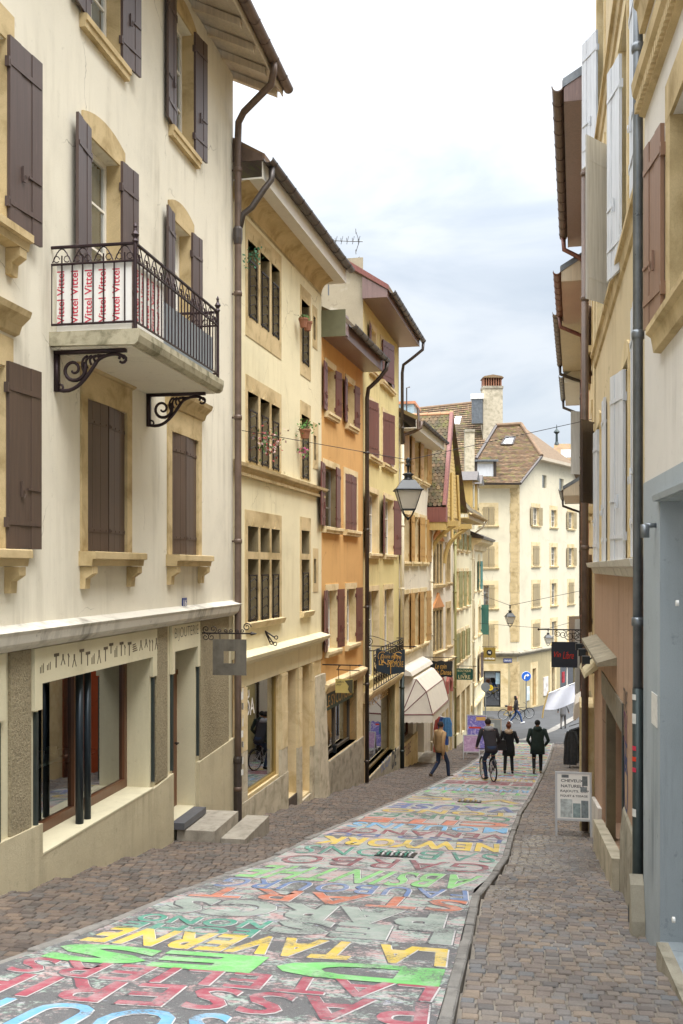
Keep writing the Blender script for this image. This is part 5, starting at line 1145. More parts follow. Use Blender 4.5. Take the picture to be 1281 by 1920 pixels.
# corner guard stone, step, lamp, notice
zb_ = F.Z(1215, 1760); F.b(MB().prism([(-.02, zb_ - .6), (.14, zb_ - .6), (.13, zb_ + .12), (.05, zb_ + .42), (-.02, zb_ + .50)], -.13, -.012), 'guard_stone', M['stone_g'])
F.b(MB().box(F.S(1256), F.W, -.10, -.012, -2, F.Z(1262, 1780)), 'door_step', M['stone_g'])
F.b(MB().tube([(F.S(1233), -.01, F.Z(1233, 985)), (F.S(1233), -.10, F.Z(1233, 985))], .02, 8).tube([(F.S(1233), -.10, F.Z(1233, 1008)), (F.S(1233), -.10, F.Z(1233, 983))], .036, 12), 'wall_lamp', M['zinc'], smooth=True)
nt_ = F.b(MB().box(F.S(1225), F.S(1236), -.016, -.011, F.Z(1230, 1360), F.Z(1230, 1300)), 'paper_notice', M['sticker'])
F.b(MB().lathe([(.022, 0), (.022, .02), (.01, .022)], (F.S(1269), -.032, F.Z(1269, 1725)), 10, 'y'), 'wall_fitting', M['white_p']); F.b(MB().lathe([(.022, 0), (.022, .02), (.01, .022)], (F.S(1276), -.032, F.Z(1276, 1131)), 10, 'y'), 'wall_fitting', M['white_p'])
# zinc downpipe on the seam
xq = -.12; zj = F.Z(1205, 1290); zfoot = F.Z(1205, 1725)
F.pipe([(xq, -.04, ztop), (xq, -.04, zj)], .046, M['zinc'], collars=2.6); F.pipe([(xq, -.04, zj - .002), (xq, -.04, zfoot + .28), (xq - .02, -.05, zfoot + .2), (xq - .05, -.07, zfoot + .1), (xq - .05, -.07, zfoot - .04)], .05, M['zinc_d'], collars=1.7)
F.b(MB().lathe([(.058, 0), (.058, .10)], (xq, -.04, zfoot + .30), 12), 'pipe_joint', M['zinc_d'])
for v, hh_, m_ in ((1305, .05, 'sticker'), (1345, .09, 'sticker'), (1400, .04, 'crimson_p'), (1420, .04, 'red_p'), (1440, .04, 'crimson_p'), (1520, .07, 'sticker'), (1668, .10, 'sticker')):
    z = F.Z(1203, v); F.b(MB().prism([(-.052 * math.sin(a_) if False else xq + .0525 * math.sin(a_), -.04 - .0525 * math.cos(a_)) for a_ in (.1, .35, .6, .85, 1.1)] + [(xq + .051 * math.sin(a_), -.04 - .051 * math.cos(a_)) for a_ in (1.1, .85, .6, .35, .1)], z - hh_ / 2, z + hh_ / 2, 'z'), 'sticker', M[m_])
# ================================================================ beige house with white shutters
R2 = Fac('beige_white_shutter_house', 'beige house with white shutters and brown-pink ground floor, right side', 'house', (1.21, 18.2), (1.115, 9.5)); F = R2
ztop = F.Z(1205, -900); zm = F.Z(1150, 1060)
P3 = [F.S(1163), F.S(1179), F.Z(1163, 500), F.Z(1163, 98)]; Q3 = [F.S(1122), F.S(1135), P3[2], P3[3]]; P4 = [P3[0], P3[1], P3[2] + 3.3, P3[3] + 3.3]; Q4 = [Q3[0], Q3[1], P4[2], P4[3]]
P2 = [F.S(1170), F.S(1181), zm + .08, F.Z(1168, 700)]; Q2 = [F.S(1120), F.S(1127), P2[2], P2[3]]; 
WL = [P3, Q3, P4, Q4, P2, Q2]
sh2 = [F.S(1132), F.S(1174), F.Z(1150, 1610), F.Z(1150, 1285)]
F.wall(0, F.W, zm, ztop, [h + [.22] for h in WL], M['beige'], .22, name='upper_wall'); F.wall(0, F.W, -2, zm - .002, [sh2 + [.4]], M['peach'], .4, name='ground_floor_wall', y=-.02)
for h in WL: F.window(h, .16, 2, 3); F.surround(h, .12, M['stone_p'], sill=False, arch=.12 if h in (P2, Q2) else 0)
for z in (P3[2], P4[2]): F.b(MB().prism([(0, z - .25), (-.03, z - .22), (-.05, z - .08), (-.09, z - .06), (-.09, z), (0, z + .02)], 0, F.W - .05, 'x'), 'sill_course', M['stone_y'])
F.b(MB().prism([(0, zm - .14), (-.06, zm - .12), (-.09, zm - .04), (-.16, zm - .02), (-.18, zm + .05), (-.02, zm + .07), (0, zm + .07)], .3, F.W - .12, 'x'), 'moulding', M['band'])
for uh, ut, vt, vb, left in ((1161, 1137, 100, 505, True), (1180, 1187, -10, 372, False), (1137, 1098, 272, 572, False), (1118, 1091, 55, 295, True), (1168, 1145, 692, 1056, True), (1182, 1188, 585, 1045, False), (1128, 1137, 755, 1056, False), (1119.5, 1111, 805, 1058, True)):
    F.leaf_px(uh, ut, vt, vb, .52, left, M['shwhite'], far=True)
# ground floor: boarded shop with door, posters, canopy shelf and floodlights
F.b(MB().box(sh2[0], sh2[1], .34, .39, sh2[2] - .3, sh2[3]), 'boarding', M['doorwood'])
for i, (c, f0_, f1_, z0_, z1_) in enumerate((('#c9b13a', .30, .45, .0, .35), ('#b8b8c4', .42, .62, .3, .8), ('#d8d6cf', .05, .2, .7, .95), ('#8d8fb0', .6, .8, .45, .75), ('#c4c2b8', .12, .25, .2, .5))):
    w_ = sh2[1] - sh2[0]; h_ = sh2[3] - sh2[2]; F.b(MB().box(sh2[0] + w_ * f0_, sh2[0] + w_ * f1_, .325, .337, sh2[2] + h_ * z0_, sh2[2] + h_ * z1_), 'poster', plain('poster_print', C(c), .7, var=.5, scale=7))
F.b(MB().box(sh2[0] + .9, sh2[0] + 1.1, -.03, .1, sh2[2] - .5, sh2[3]), 'door_post', plain('olive_brown_paint', C('#6a5e48'), .6, var=.25)); F.b(MB().box(sh2[1] - .12, sh2[1] - .0, -.04, .1, sh2[2] - .4, sh2[3]), 'door_post', M['zinc_d'])
F.b(MB().box(sh2[0], sh2[1], -.035, .0, sh2[3] - .35, sh2[3]), 'sign_board', plain('grey_sign_board', C('#7d7565'), .7, var=.3))
zcn = F.Z(1150, 1232); cn = F.b(MB().prism([(0, zcn + .08), (-.26, zcn), (-.26, zcn - .05), (0, zcn - .03)], F.S(1120), F.S(1160), 'x'), 'canopy_shelf', plain('weathered_canopy', C('#8f856f'), .9, var=.4, scale=4))
for i, u in enumerate((1122, 1130, 1141)):
    x = F.S(u); MB().box(x - .06, x + .06, -.37, -.26, zcn - .18, zcn - .07).tube([(x, -.27, zcn - .12), (x, -.15, zcn - .04)], .012, 5).build('floodlight', M['black'], cn)
F.b(MB().prism([(0, zcn - .35), (-.22, zcn - .55), (-.24, zcn - .62), (0, zcn - .45)], F.S(1112), F.S(1124), 'x'), 'side_board', plain('cream_board', C('#cbbd98'), .7, var=.15))
a, b = sh2[1] + .02, F.W - .30; zb2 = F.gl(F.W); F.b(MB().prism([(0, zb2 + .55), (-.04, zb2 + .48), (-.07, zb2 + .2), (-.08, zb2 - .6), (0, zb2 - .6)], a, b, 'x'), 'corner_guard', M['stone_g'])
F.b(MB().prism([(F.S(1133), F.gl(F.S(1133)) - .4), (sh2[1], F.gl(sh2[1]) - .6), (sh2[1], F.gl(sh2[1]) + .32), (F.S(1133), F.gl(F.S(1133)) + .45)], -.16, -.021), 'sloping_plinth', M['stone_w'])
F.b(MB().prism([(0.05, F.gl(.05) - .4), (F.S(1131), F.gl(F.S(1131)) - .4), (F.S(1131), F.gl(F.S(1131)) + .6), (.05, F.gl(.05) + .65)], -.08, -.021), 'plinth', M['upper_white'])
lettering('ZRK', plain('purple_graffiti', C('#6f3a5f'), .7), F.root, (F.S(1172.5), -.0235, F.Z(1180, 1400)), (1, 0, 0), (0, 0, 1), .55, .35, shear=.2); lettering('ABE', plain('navy_graffiti', C('#3f4a75'), .7), F.root, (F.S(1172.5), -.0235, F.Z(1180, 1455)), (1, 0, 0), (0, 0, 1), .55, .35, shear=-.1); lettering('O', plain('navy_graffiti2', C('#4a4a6a'), .7), F.root, (F.S(1174), -.0235, F.Z(1180, 1540)), (1, 0, 0), (0, 0, 1), .5, .7); lettering('TWE', M['black_p'], F.root, (F.S(1173), -.0235, F.Z(1180, 1340)), (1, 0, 0), (0, 0, 1), .5, .25, shear=.3)
# ================================================================ houses further down on the right
def rhouse(name, label, y0, y1, wallm, vt, utop, ov, sofm, gut, pipem, holes=()):
    F = Fac(name, label, 'house', (rwall(y1), y1), (rwall(y0), y0)); z = F.Z(1095, CYP) ; ze = at_y(utop, vt, y0).z - F.zb
    zt = ze - .32; F.wall(0, F.W, -1.5, zt + .3, list(holes), wallm, .2); F.soffit(-.05, F.W + .05, zt, ov, .03, sofm, .26); F.roof(-.05, F.W + .05, zt + .25, ov + .03, 30); F.gutter(-.1, F.W + .08, zt + .29, -ov - .11, .1, gut)
    F.b(MB().prism([(-ov, zt + .0), (0, zt + .0), (0, zt + .75), (-ov, zt + .24)], F.W + .052, F.W + .08, 'x'), 'eaves_end_board', sofm); F.b(MB().prism([(-ov - .02, zt + .25), (.6, zt + .25 + (ov + .6) * .577), (.6, zt + .42 + (ov + .6) * .577), (-ov - .02, zt + .40)], F.W + .04, F.W + .095, 'x'), 'verge_cap', M['zinc'])
    F.pipe([(.1, -ov - .11, zt + .2), (.1, -ov - .09, zt - .1), (.08, -ov * .5, zt - .3), (.06, -.14, zt - .4), (.06, -.12, zt - .7), (.06, -.12, F.gl(.0))], .06, pipem); return F, zt
R3, zt3r = rhouse('stone_pink_eaves_house', 'tall cream stone house under a pink-brown boxed eaves, right side', 18.25, 26.4, M['stone_p'], 160, 1046, .52, M['soffitp'], M['pipe'], M['redpipe'])
F = R3
for uh, ut, vt, vb, left, m_ in ((1109.5, 1088, 792, 945, False, 'brown2'), (1107, 1095, 1040, 1185, False, 'shpink'), (1106, 1090, 575, 720, False, 'shpink'), (1104, 1099, 1045, 1180, True, 'brown2')): F.leaf_px(uh, ut, vt, vb, .5, left, M[m_])
for k_ in range(3):
    for s_ in (2.2, 5.2):
        h = [s_, s_ + 1.0, 4.0 + 3.1 * k_, 5.9 + 3.1 * k_]; F.b(MB().box(h[0], h[1], -.02, -.002, h[2], h[3]), 'window_frame', M['winwhite']); F.surround(h, .14, M['stone_y'])
F.b(MB().box(F.W - 1.8, F.W - .3, -.25, -.005, -1.2, F.gl(F.W - 1) + 2.3), 'shop_pilaster', M['stone_p']); F.b(MB().box(F.W - 4.5, F.W - 2.4, -.05, -.002, F.gl(F.W - 3) + .3, F.gl(F.W - 3) + 2.4), 'shop_pane', M['glass_dark'])
F.pipe([(F.W - .12, -.16, zt3r - .5), (F.W - .12, -.16, F.gl(F.W))], .06, M['pipe'])
R4, q = rhouse('red_orange_house', 'red-orange narrow house with red gutter beyond the pink-eaved house', 26.45, 31.0, plaster('red_orange_render', '#b8562f', '#7a3f2a', .4), 505, 1056, .68, M['soffit'], M['redpipe'], M['redpipe'])
R5, q = rhouse('grey_wood_eaves_house', 'house with grey weathered wooden eaves and long brown gutter', 31.05, 39.0, M['ochre'], 583, 1050, .80, M['soffit'], M['pipe'], M['pipe_d'])
R6, q = rhouse('small_grey_eaves_house', 'smaller house with pale eaves below the long brown gutter', 39.05, 44.5, M['white'], 702, 1060, .75, M['soffitw'], M['gutter'], M['gutter'])
R7, q = rhouse('low_corner_house', 'low far house with round-edged tiled eaves near the crossing', 44.55, 50.5, M['orange'], 915, 1068, .85, M['soffit'], M['gutter'], M['gutter'])
R4.leaf_px(1093, 1070, 772, 890, .62, False, M['shwhite']); R5.leaf_px(1092, 1067, 1155, 1235, .75, False, plain('grey_leaf', C('#b5b3b0'), .6)); R5.leaf_px(1093, 1078, 1160, 1300, .6, False, M['shwhite'])
# wooden post shop front with small cream awning by the rack
F = R5; x = F.W - .6
F.b(MB().prism([(0, F.gl(x) + 2.6), (-.35, F.gl(x) + 2.35), (-.4, F.gl(x) + 1.9), (-.36, F.gl(x) + 1.85), (0, F.gl(x) + 2.2)], x - 2.4, x, 'x'), 'small_awning', M['canvas']); F.b(MB().box(x - .2, x + .1, -.12, -.005, -1, F.gl(x) + 2.0), 'post', M['timber'])
# ================================================================ corner building at the crossing
DC = 69.0; Pc = FV * DC + RV * ((970 - CXP) / FPX * DC); hd = rad(22.4); dR = Vector((math.sin(hd), math.cos(hd), 0))
CL0 = Pc - RV * 9 + FV * .5
FL = Fac('corner_building', 'large cream corner building with taupe shutters at the street crossing', 'building', (CL0.x, CL0.y), (Pc.x, Pc.y)); F = FL
Pe = Pc + dR * 13.2
class Sub(Fac):     # second face of the same building: parts are parented to the first face's root
    def __init__(s, base, p0, p1):
        s.p0 = Vector((p0[0], p0[1])); s.p1 = Vector((p1[0], p1[1])); d = s.p1 - s.p0; s.W = d.length; s.d = d.normalized(); s.nin = Vector((-s.d.y, s.d.x)); s.zb = base.zb; s.root = base.root
        s.M = base.root.matrix_basis.inverted() @ (Matrix.Translation((p0[0], p0[1], s.zb)) @ Matrix.Rotation(math.atan2(s.d.y, s.d.x), 4, 'Z'))
    def b(s, mb, name, mat, parent=None, **k):
        o = mb.build(name, mat, parent or s.root, **k); o.matrix_local = s.M; return o
bpy.context.view_layer.update()
FRr = Sub(FL, (Pc.x, Pc.y), (Pe.x, Pe.y)); G = FRr
zcor = F.Z(960, 1224); zev = F.Z(969, 906); zgab = G.Z(1003, 856)
hl = [rect(F, 906, 927, a, b) for a, b in ((951, 985), (1025, 1064), (1097, 1140), (1172, 1219))]
shl = [F.S(907), F.S(939), F.Z(920, 1326), F.Z(920, 1258)]
F.wall(0, F.W, zcor, zev + .1, [h + [.2] for h in hl], M['far_cream'], .2, name='upper_wall', sides=False); F.wall(0, F.W, -1, zcor - .002, [shl + [.25]], M['far_base'], .2, name='ground_floor_wall', y=-.02, sides=False)
for h, q in zip(hl, ((2, 2), (2, 2), (None, 3), (2, 2))): F.window(h, .15, 2, 3); F.surround(h, .28, M['stone_p'], lint=.3, silld=.12); F.shutters(h, q, M['taupe'], y=-.03, planks=2)
F.surround(shl, .5, M['stone_p'], sill=False, lint=.5); swn = shop_window(F, shl, .18, 1, M['black'], .08, deep=2.0)
k = MB(); k.lathe([(.19, 0), (.19, .02), (.12, .02), (.12, 0)], (F.S(920), .16, F.Z(920, 1290)), 20, 'y'); k.build('round_emblem', plain('yellow_emblem', C('#d8b52a'), .6), swn); MB().box(F.S(930), F.S(938), .15, .17, F.Z(930, 1283), F.Z(930, 1262)).build('window_poster', plain('flag_print', C('#9fb8c4'), .6, var=.4, scale=3), swn); MB().box(F.S(907) + .1, F.S(929), .15, .17, F.Z(930, 1271), F.Z(930, 1260)).build('window_blind', M['grey_p'], swn)
F.b(MB().box(0, F.W + .05, -.3, -.022, -1, F.Z(920, 1335)), 'base_course', M['stone_w'])
gw = lambda u0, u1, vt, vb: rect(G, u0, u1, vt, vb)
rows_g = [(890, 924, ((1017, 1025), (1049, 1057)), None), (951, 985, ((999, 1010), (1033, 1043), (1066, 1075)), (1, 0, 1)), (1024, 1061, ((999, 1010), (1033, 1043), (1066, 1075)), (2, 0, 1)), (1095, 1138, ((999, 1011), (1034, 1043), (1066, 1075)), (2, 0, 2)), (1170, 1214, ((999, 1011), (1034, 1043), (1066, 1075)), (2, 0, 2))]
GW = []
for vt, vb, cols_, shs in rows_g:
    base_ = None
    for i, (u0, u1) in enumerate(cols_):
        h = gw(u0, u1, vt, vb)
        if base_ is None: base_ = h
        else: h[2], h[3] = base_[2], base_[3]
        GW.append((h, shs[i] if shs else -1))
dg = [gw(998, 1005, 1254, 1325), gw(1034, 1040, 1252, 1310)]; sg = gw(1050, 1084, 1250, 1296)
G.wall(0, G.W, zcor, zev, [h + [.2] for h, _ in GW if h[3] < zev - .05], M['far_cream'], .2, name='upper_wall', sides=False)
up_w = [h for h, _ in GW if h[3] >= zev - .05]
sg0, sg1 = G.S(1003), G.S(1069)
for h in up_w: h[3] = min(h[3], zgab - .3)
G.wall(sg0, sg1, zev + .001, zgab, [h[:2] + [max(h[2], zev + .002)] + [h[3], .2] for h in up_w], M['far_cream'], .2, name='gable_wall', sides=False)
G.b(MB().quad((0, 0, zev + .001), (sg0, 0, zev + .001), (sg0, 0, zgab)).quad((sg1, 0, zgab), (sg1, 0, zev + .001), (G.W, 0, zev + .001)), 'gable_wall', M['far_cream'], fix=False)
G.wall(0, G.W, -1, zcor - .002, [h + [.4] for h in dg] + [sg + [.3]], M['far_base'], .3, name='ground_floor_wall', y=-.02, sides=False)
for h, k_ in GW:
    if h in up_w: G.b(MB().box(h[0], h[1], .12, .16, max(h[2], zev + .01), h[3]), 'window', M['glass']); continue
    G.window(h, .15, 2, 3); G.surround(h, .25, M['stone_p'], lint=.3, silld=.12)
    if k_ == 1: G.shutters(h, (174, 174), M['taupe'], y=-.05, planks=2)
    elif k_ == 2: G.shutters(h, (2, 2), M['taupe'], y=-.03, planks=2)
for h in dg: G.surround(h, .35, M['stone_p'], sill=False, lint=.45)
G.b(MB().box(dg[0][0], dg[0][1], .3, .38, dg[0][2], dg[0][3]), 'door', plain('yellow_door', C('#c79a2c'), .5)); G.b(MB().box(dg[1][0], dg[1][1], .3, .38, dg[1][2], dg[1][3]), 'door', plain('blue_door', C('#343d7a'), .5))
shop_window(G, sg, .15, 2, M['winwhite'], .1, deep=1.5); 
for u0, u1, v0_, v1_, c in ((986, 991, 1288, 1314, '#c9d4d4'), (1018, 1026, 1270, 1305, '#d6cfc8'), (1053, 1057, 1260, 1280, '#a8323a')): G.b(MB().box(G.S(u0), G.S(u1), -.09, -.021, G.Z(u0, v1_), G.Z(u0, v0_)), 'display_case', plain('case_' + c.strip('#'), C(c), .5, var=.4, scale=3))
for fc in (F, G): fc.b(MB().prism([(0, zcor - .28), (-.08, zcor - .22), (-.25, zcor - .06), (-.25, zcor + .02), (0, zcor + .12)], 0 if fc is G else 0, fc.W + (.1 if fc is F else 0), 'x'), 'cornice', M['stone_g'])
n_ = 12
for i in range(n_ * 2):
    z0_, z1_ = -.6 + i * (zev + .6) / (n_ * 2), -.6 + (i + 1) * (zev + .6) / (n_ * 2); w_ = .50 if i % 2 else .46
    if z0_ < zcor + .15 and z1_ > zcor - .3: continue
    F.b(MB().box(F.W - w_, F.W + .01, -.035, -.001, z0_ + .006, z1_ - .006), 'quoin', M['stone_y']); G.b(MB().box(-.01, w_ * .7, -.035, -.001, z0_ + .006, z1_ - .006), 'quoin', M['stone_y'])
G.b(MB().box(-.02, G.W, -.25, -.022, -1, G.Z(985, 1345) + .3), 'base_course', M['stone_w'])
# roof
def W2(fc, s_, y_, z_): p = fc.p0 + fc.d * s_ + fc.nin * y_; return Vector((p.x, p.y, z_ + fc.zb))
E0 = W2(G, -.3, -.35, zev - .05); E1 = W2(F, 0, -.45, zev - .05); G1 = W2(G, sg0, -.5, zgab - .02); G2 = W2(G, sg1, -.5, zgab - .02); E2 = W2(G, G.W + .4, -.4, zev - .05)
nn = (E1 - E0).cross(G1 - E0); r_ = ray(977, 797); cp = Vector((0, 0, EYE)); tA = (E0 - cp).dot(nn) / r_.dot(nn); A_ = cp + r_ * tA
tB = lambda u, v: cp + ray(u, v) * ((E0 - cp).dot(nn) / ray(u, v).dot(nn)); Bk = tB(931, 800); Vl = tB(893, 862); E1 = tB(888, 905); far_ = E2 + (E1 - E0).normalized() * 8
iv = FL.root.matrix_basis.inverted(); L2 = lambda p: tuple(iv @ p)
rf = F.b(MB().quad(L2(E1), L2(E0), L2(G1), L2(A_), L2(Bk), L2(Vl)).quad(L2(G1), L2(G2), L2(A_)).quad(L2(G2), L2(E2), L2(far_), L2(Bk), L2(A_)), 'roof', M['hip'], fix=False)
# courses of tiles near side: strips laid as thin steps
nA = nn.normalized(); nA = -nA if nA.z < 0 else nA; ue = (E1 - E0).normalized(); us = nA.cross(ue); us = -us if us.z < 0 else us
rt_ = MB(); Hs = (A_ - E0).dot(us); nrow = 46; rnd = random.Random(8); jo = (A_ - E0).dot(ue)
g1e, g1s = (G1 - E0).dot(ue), (G1 - E0).dot(us)
for i in range(nrow):
    t0_ = Hs * i / nrow
    lo = g1e * min(1, t0_ / g1s) if t0_ < g1s else g1e + (jo - g1e) * (t0_ - g1s) / (Hs - g1s)
    x = lo + rnd.uniform(0, .1)
    bs, be = (Bk - E0).dot(us), (Bk - E0).dot(ue); vs, ve = (Vl - E0).dot(us), (Vl - E0).dot(ue); lim = (E1 - E0).dot(ue) if t0_ < vs else ve + (be - ve) * (t0_ - vs) / max(.01, bs - vs)
    while x < lim - .1:
        q0 = E0 + ue * x + us * t0_ + nA * .05; q1 = E0 + ue * (x + .19) + us * t0_ + nA * .05; d_ = us * (Hs / nrow * 1.2) - nA * .045; lift = nA * rnd.uniform(0, .02)
        rt_.quad(L2(q0 + lift), L2(q1 + lift), L2(q1 + d_), L2(q0 + d_)); rt_.quad(L2(q0 + lift), L2(q1 + lift), L2(q1 - nA * .04), L2(q0 - nA * .04)); x += .2
struct(rt_.build('roof_tiles', M['tile_far'], FL.root, fix=False), 'stuff')
hip = MB(); hip.tube([L2(G1 + nA * .06), L2(A_ + nA * .1)], .14, 8); hip.tube([L2(A_ + nA * .1), L2(Bk + nA * .1)], .15, 8); hip.build('ridge_tiles', M['ridge'], FL.root)
MB().tube([L2(Vl + nA * .08), L2(Bk + nA * .08)], .12, 6).build('valley_flashing', M['gutter'], FL.root)
F.gutter(0, F.W + .2, zev - .03, -.58, .13, M['gutter']); MB().tube([L2(E0), L2(G1)], .10, 6).build('verge_board', M['gutter'], FL.root); G.b(MB().box(sg0 - .2, sg1 + .2, -.55, -.0, zgab - .25, zgab - .03), 'eaves_box', M['soffit'])
F.b(MB().prism([(-.4, zev - .1), (0, zev - .35), (0, zev - .05), (-.4, zev - .05)], 0, F.W + .1, 'x'), 'eaves_cove', M['stone_p'])
def on_roof(u, v, off=0.0): r_ = ray(u, v); t = (E0 + nA * off - cp).dot(nn) / r_.dot(nn); return cp + r_ * t
sk = MB(); q_ = [on_roof(940, 833, .12), on_roof(961, 833, .12), on_roof(966, 819, .12), on_roof(948, 819, .12)]; sk.quad(*[L2(p) for p in q_]); sk.build('skylight', M['glass'], FL.root, fix=False); sk = MB()
for a_, b_ in zip(q_, q_[1:] + q_[:1]): sk.tube([L2(a_), L2(b_)], .07, 4)
sk.build('skylight_frame', M['gutter'], FL.root)
dz0, dz1 = F.Z(915, 900, .3), F.Z(915, 866, .3); dm = F.b(MB().box(F.S(890, .3), F.S(929, .3), .3, 4.5, dz0 - .2, dz1), 'dormer', M['soffitw']); MB().box(F.S(893, .3) , F.S(926, .3), .27, .299, dz0 + .05, dz1 - .15).build('roller_blind', M['shwhite'], dm); MB().prism([(.0, dz1 + .001), (5, dz1 + .5), (5, dz1 + .62), (0, dz1 + .14)], F.S(886, .3), F.S(934, .3), 'x').build('dormer_roof', M['zinc'], dm)
for s_ in (F.S(892, .3), F.S(928, .3)): MB().box(s_ - .1, s_ + .1, .22, .28, dz0 - .1, dz1).build('dormer_frame', M['pipe_d'], dm)
# chimney and long roof behind
def chimney(u0, u1, vt, vb, y, label, capm=None, brick=True):
    p = at_y((u0 + u1) / 2, vb, y); w_ = (at_y(u1, vb, y) - at_y(u0, vb, y)).length; h_ = at_y(u0, vt, y).z - p.z
    t = thing('chimney', label, 'chimney', (p.x, p.y, p.z), TH); hw = w_ / 2; MB().box(-hw, hw, 0, w_ * .8, -3, h_ * .80).build('stack', M['stone_w'], t); MB().box(-hw * 1.06, hw * 1.06, -.06, w_ * .8 + .06, h_ * .78, h_ * .82).build('band', M['stone_g'], t)
    if brick:
        for i in range(8): MB().box(-hw + i * w_ / 8 + .02, -hw + (i + 1) * w_ / 8 - .08, .02, w_ * .75, h_ * .82, h_ * .95).build('brick', plain('chimney_brick', C('#96674e'), .9, var=.2) if 'cb' not in M else M['cb'], t)
        MB().prism([(-hw * 1.1, h_ * .95), (hw * 1.1, h_ * .95), (hw * .9, h_ * .975), (0, h_ * 1.0), (-hw * .9, h_ * .975)], -.1, w_ * .85).build('cap', M['tile'], t)
    return t
chimney(872, 890, 783, 905, 66, 'slim white rendered chimney in front of the far roofs', brick=False)
chimney(906, 943, 703, 820, 80, 'large pale rendered chimney with brick vents above the far roofs')
hb = thing('background_house', 'brown tiled long-ridged house behind the jettied gable', 'house', (at_y(840, 850, 82).x, 82, -9)); P_ = lambda u, v, y: tuple(at_y(u, v, y) - hb.location)
MB().quad(P_(750, 900, 76), P_(915, 900, 76), P_(905, 755, 84), P_(785, 768, 84)).quad(P_(750, 901, 76), P_(750, 1100, 76), P_(915, 1100, 76), P_(915, 901, 76)).build('roof', M['tile_far'], hb, fix=False)
rt2 = MB(); rnd = random.Random(2); a_, b_, c_, d_ = [Vector(P_(*q)) for q in ((750, 900, 75.95), (915, 900, 75.95), (905, 755, 83.95), (785, 768, 83.95))]
for i in range(34):
    t0_ = i / 34; l0, l1 = a_.lerp(d_, t0_), b_.lerp(c_, t0_); l2, l3 = a_.lerp(d_, t0_ + .035), b_.lerp(c_, t0_ + .035); n__ = 34
    for j in range(n__): rt2.quad(l0.lerp(l1, j / n__) + Vector((0, -.08, .05)), l0.lerp(l1, (j + .93) / n__) + Vector((0, -.08, .05)), l2.lerp(l3, (j + .93) / n__), l2.lerp(l3, j / n__))
struct(rt2.build('roof_tiles', M['tile_far'], hb, fix=False), 'stuff')
MB().tube([P_(785, 767, 84), P_(905, 754, 84)], .16, 8).build('ridge_tiles', M['ridge'], hb)
sk = MB().quad(P_(850, 795, 80), P_(862, 795, 80), P_(866, 780, 81), P_(854, 780, 81)).build('skylight', M['glass'], hb, fix=False)
q = MB(); p_ = Vector(P_(895, 770, 79.5)); q.box(p_.x - .42, p_.x + .42, p_.y - .1, p_.y + .9, p_.z - 1, p_.z + .9).build('roof_lantern', M['zinc'], hb); MB().box(p_.x - .5, p_.x + .5, p_.y - .2, p_.y + 1.0, p_.z + .902, p_.z + 1.3).build('roof_lantern_cap', M['white_p'], hb)
hb2 = thing('distant_roof', 'small brown tiled roof with white gable peeping above the corner building', 'house', tuple(at_y(1062, 860, 95))); P_ = lambda u, v, y: tuple(at_y(u, v, y) - hb2.location)
MB().quad(P_(1030, 870, 94), P_(1090, 870, 94), P_(1090, 832, 97), P_(1040, 832, 97)).quad(P_(1030, 871, 94), P_(1090, 871, 94), P_(1090, 1000, 94), P_(1030, 1000, 94)).build('roof', M['tile_far'], hb2, fix=False); MB().box(*[P_(1052, 855, 93.9)[0], P_(1085, 855, 93.9)[0], P_(1052, 855, 93.9)[1], P_(1052, 855, 93.9)[1] + .4, P_(1052, 858, 93.9)[2], P_(1052, 843, 93.9)[2]]).build('gable_window', M['white_p'], hb2)
MB().lathe([(.25, 0), (.12, .3), (.1, 1.0), (.3, 1.2), (.05, 1.5), (.02, 1.9)], P_(1044, 834, 97), 8).build('finial', M['zinc_d'], hb2)
gb = thing('glass_roof_box', 'pale blue glazed roof box with orange edge behind the yellow house', 'roof box', tuple(at_y(765, 790, 60))); P_ = lambda u, v, y: Vector(at_y(u, v, y) - gb.location)
a_, b_ = P_(748, 800, 60), P_(776, 757, 60); MB().box(a_.x, b_.x, 0, 3, a_.z - 2, b_.z).build('glazed_box', plain('pale_glass_panel', C('#a9bcc4'), .2, var=.1), gb); MB().box(a_.x - .1, b_.x + .1, -.1, 3.1, b_.z, b_.z + .15).build('edge_tiles', plain('orange_clay', C('#c98a68'), .8), gb); MB().tube([(a_.x + .5, -.3, a_.z), (a_.x + .5, -.3, b_.z + .9), (a_.x + .7, -.3, b_.z + .95)], .04, 5).build('vent_pipe', M['gutter'], gb)
# ================================================================ hanging signs, lanterns, wires
def W3(F, s_, y_, z_): p = F.p0 + F.d * s_ + F.nin * y_; return Vector((p.x, p.y, z_ + F.zb))
def sign_root(name, label, F, u, v, cat='sign'):
    """root on the facade at photo column u; local X points out into the street, Y along the wall away from the viewer side"""
    s_ = F.S(u); z = F.Z(u, v); p = W3(F, s_, 0, z); ang = math.atan2(-F.nin.y, -F.nin.x)
    t = thing(name, label, cat, tuple(p), ang); return t, p
def mpp(p): return (Vector((p.x, p.y, 0)).dot(FV)) / FPX
def scrolls(o, x0, x1, z, n, r, up=1, y=0):
    for i in range(n):
        c = (x0 + (x1 - x0) * (i + .5) / n, z + up * r * .9); o.tube(spiral(c, r * .85, r * .2, -math.pi / 2 * up, 1.3 * (1 if i % 2 else -1), 14, 'xz', y), .007, 4)
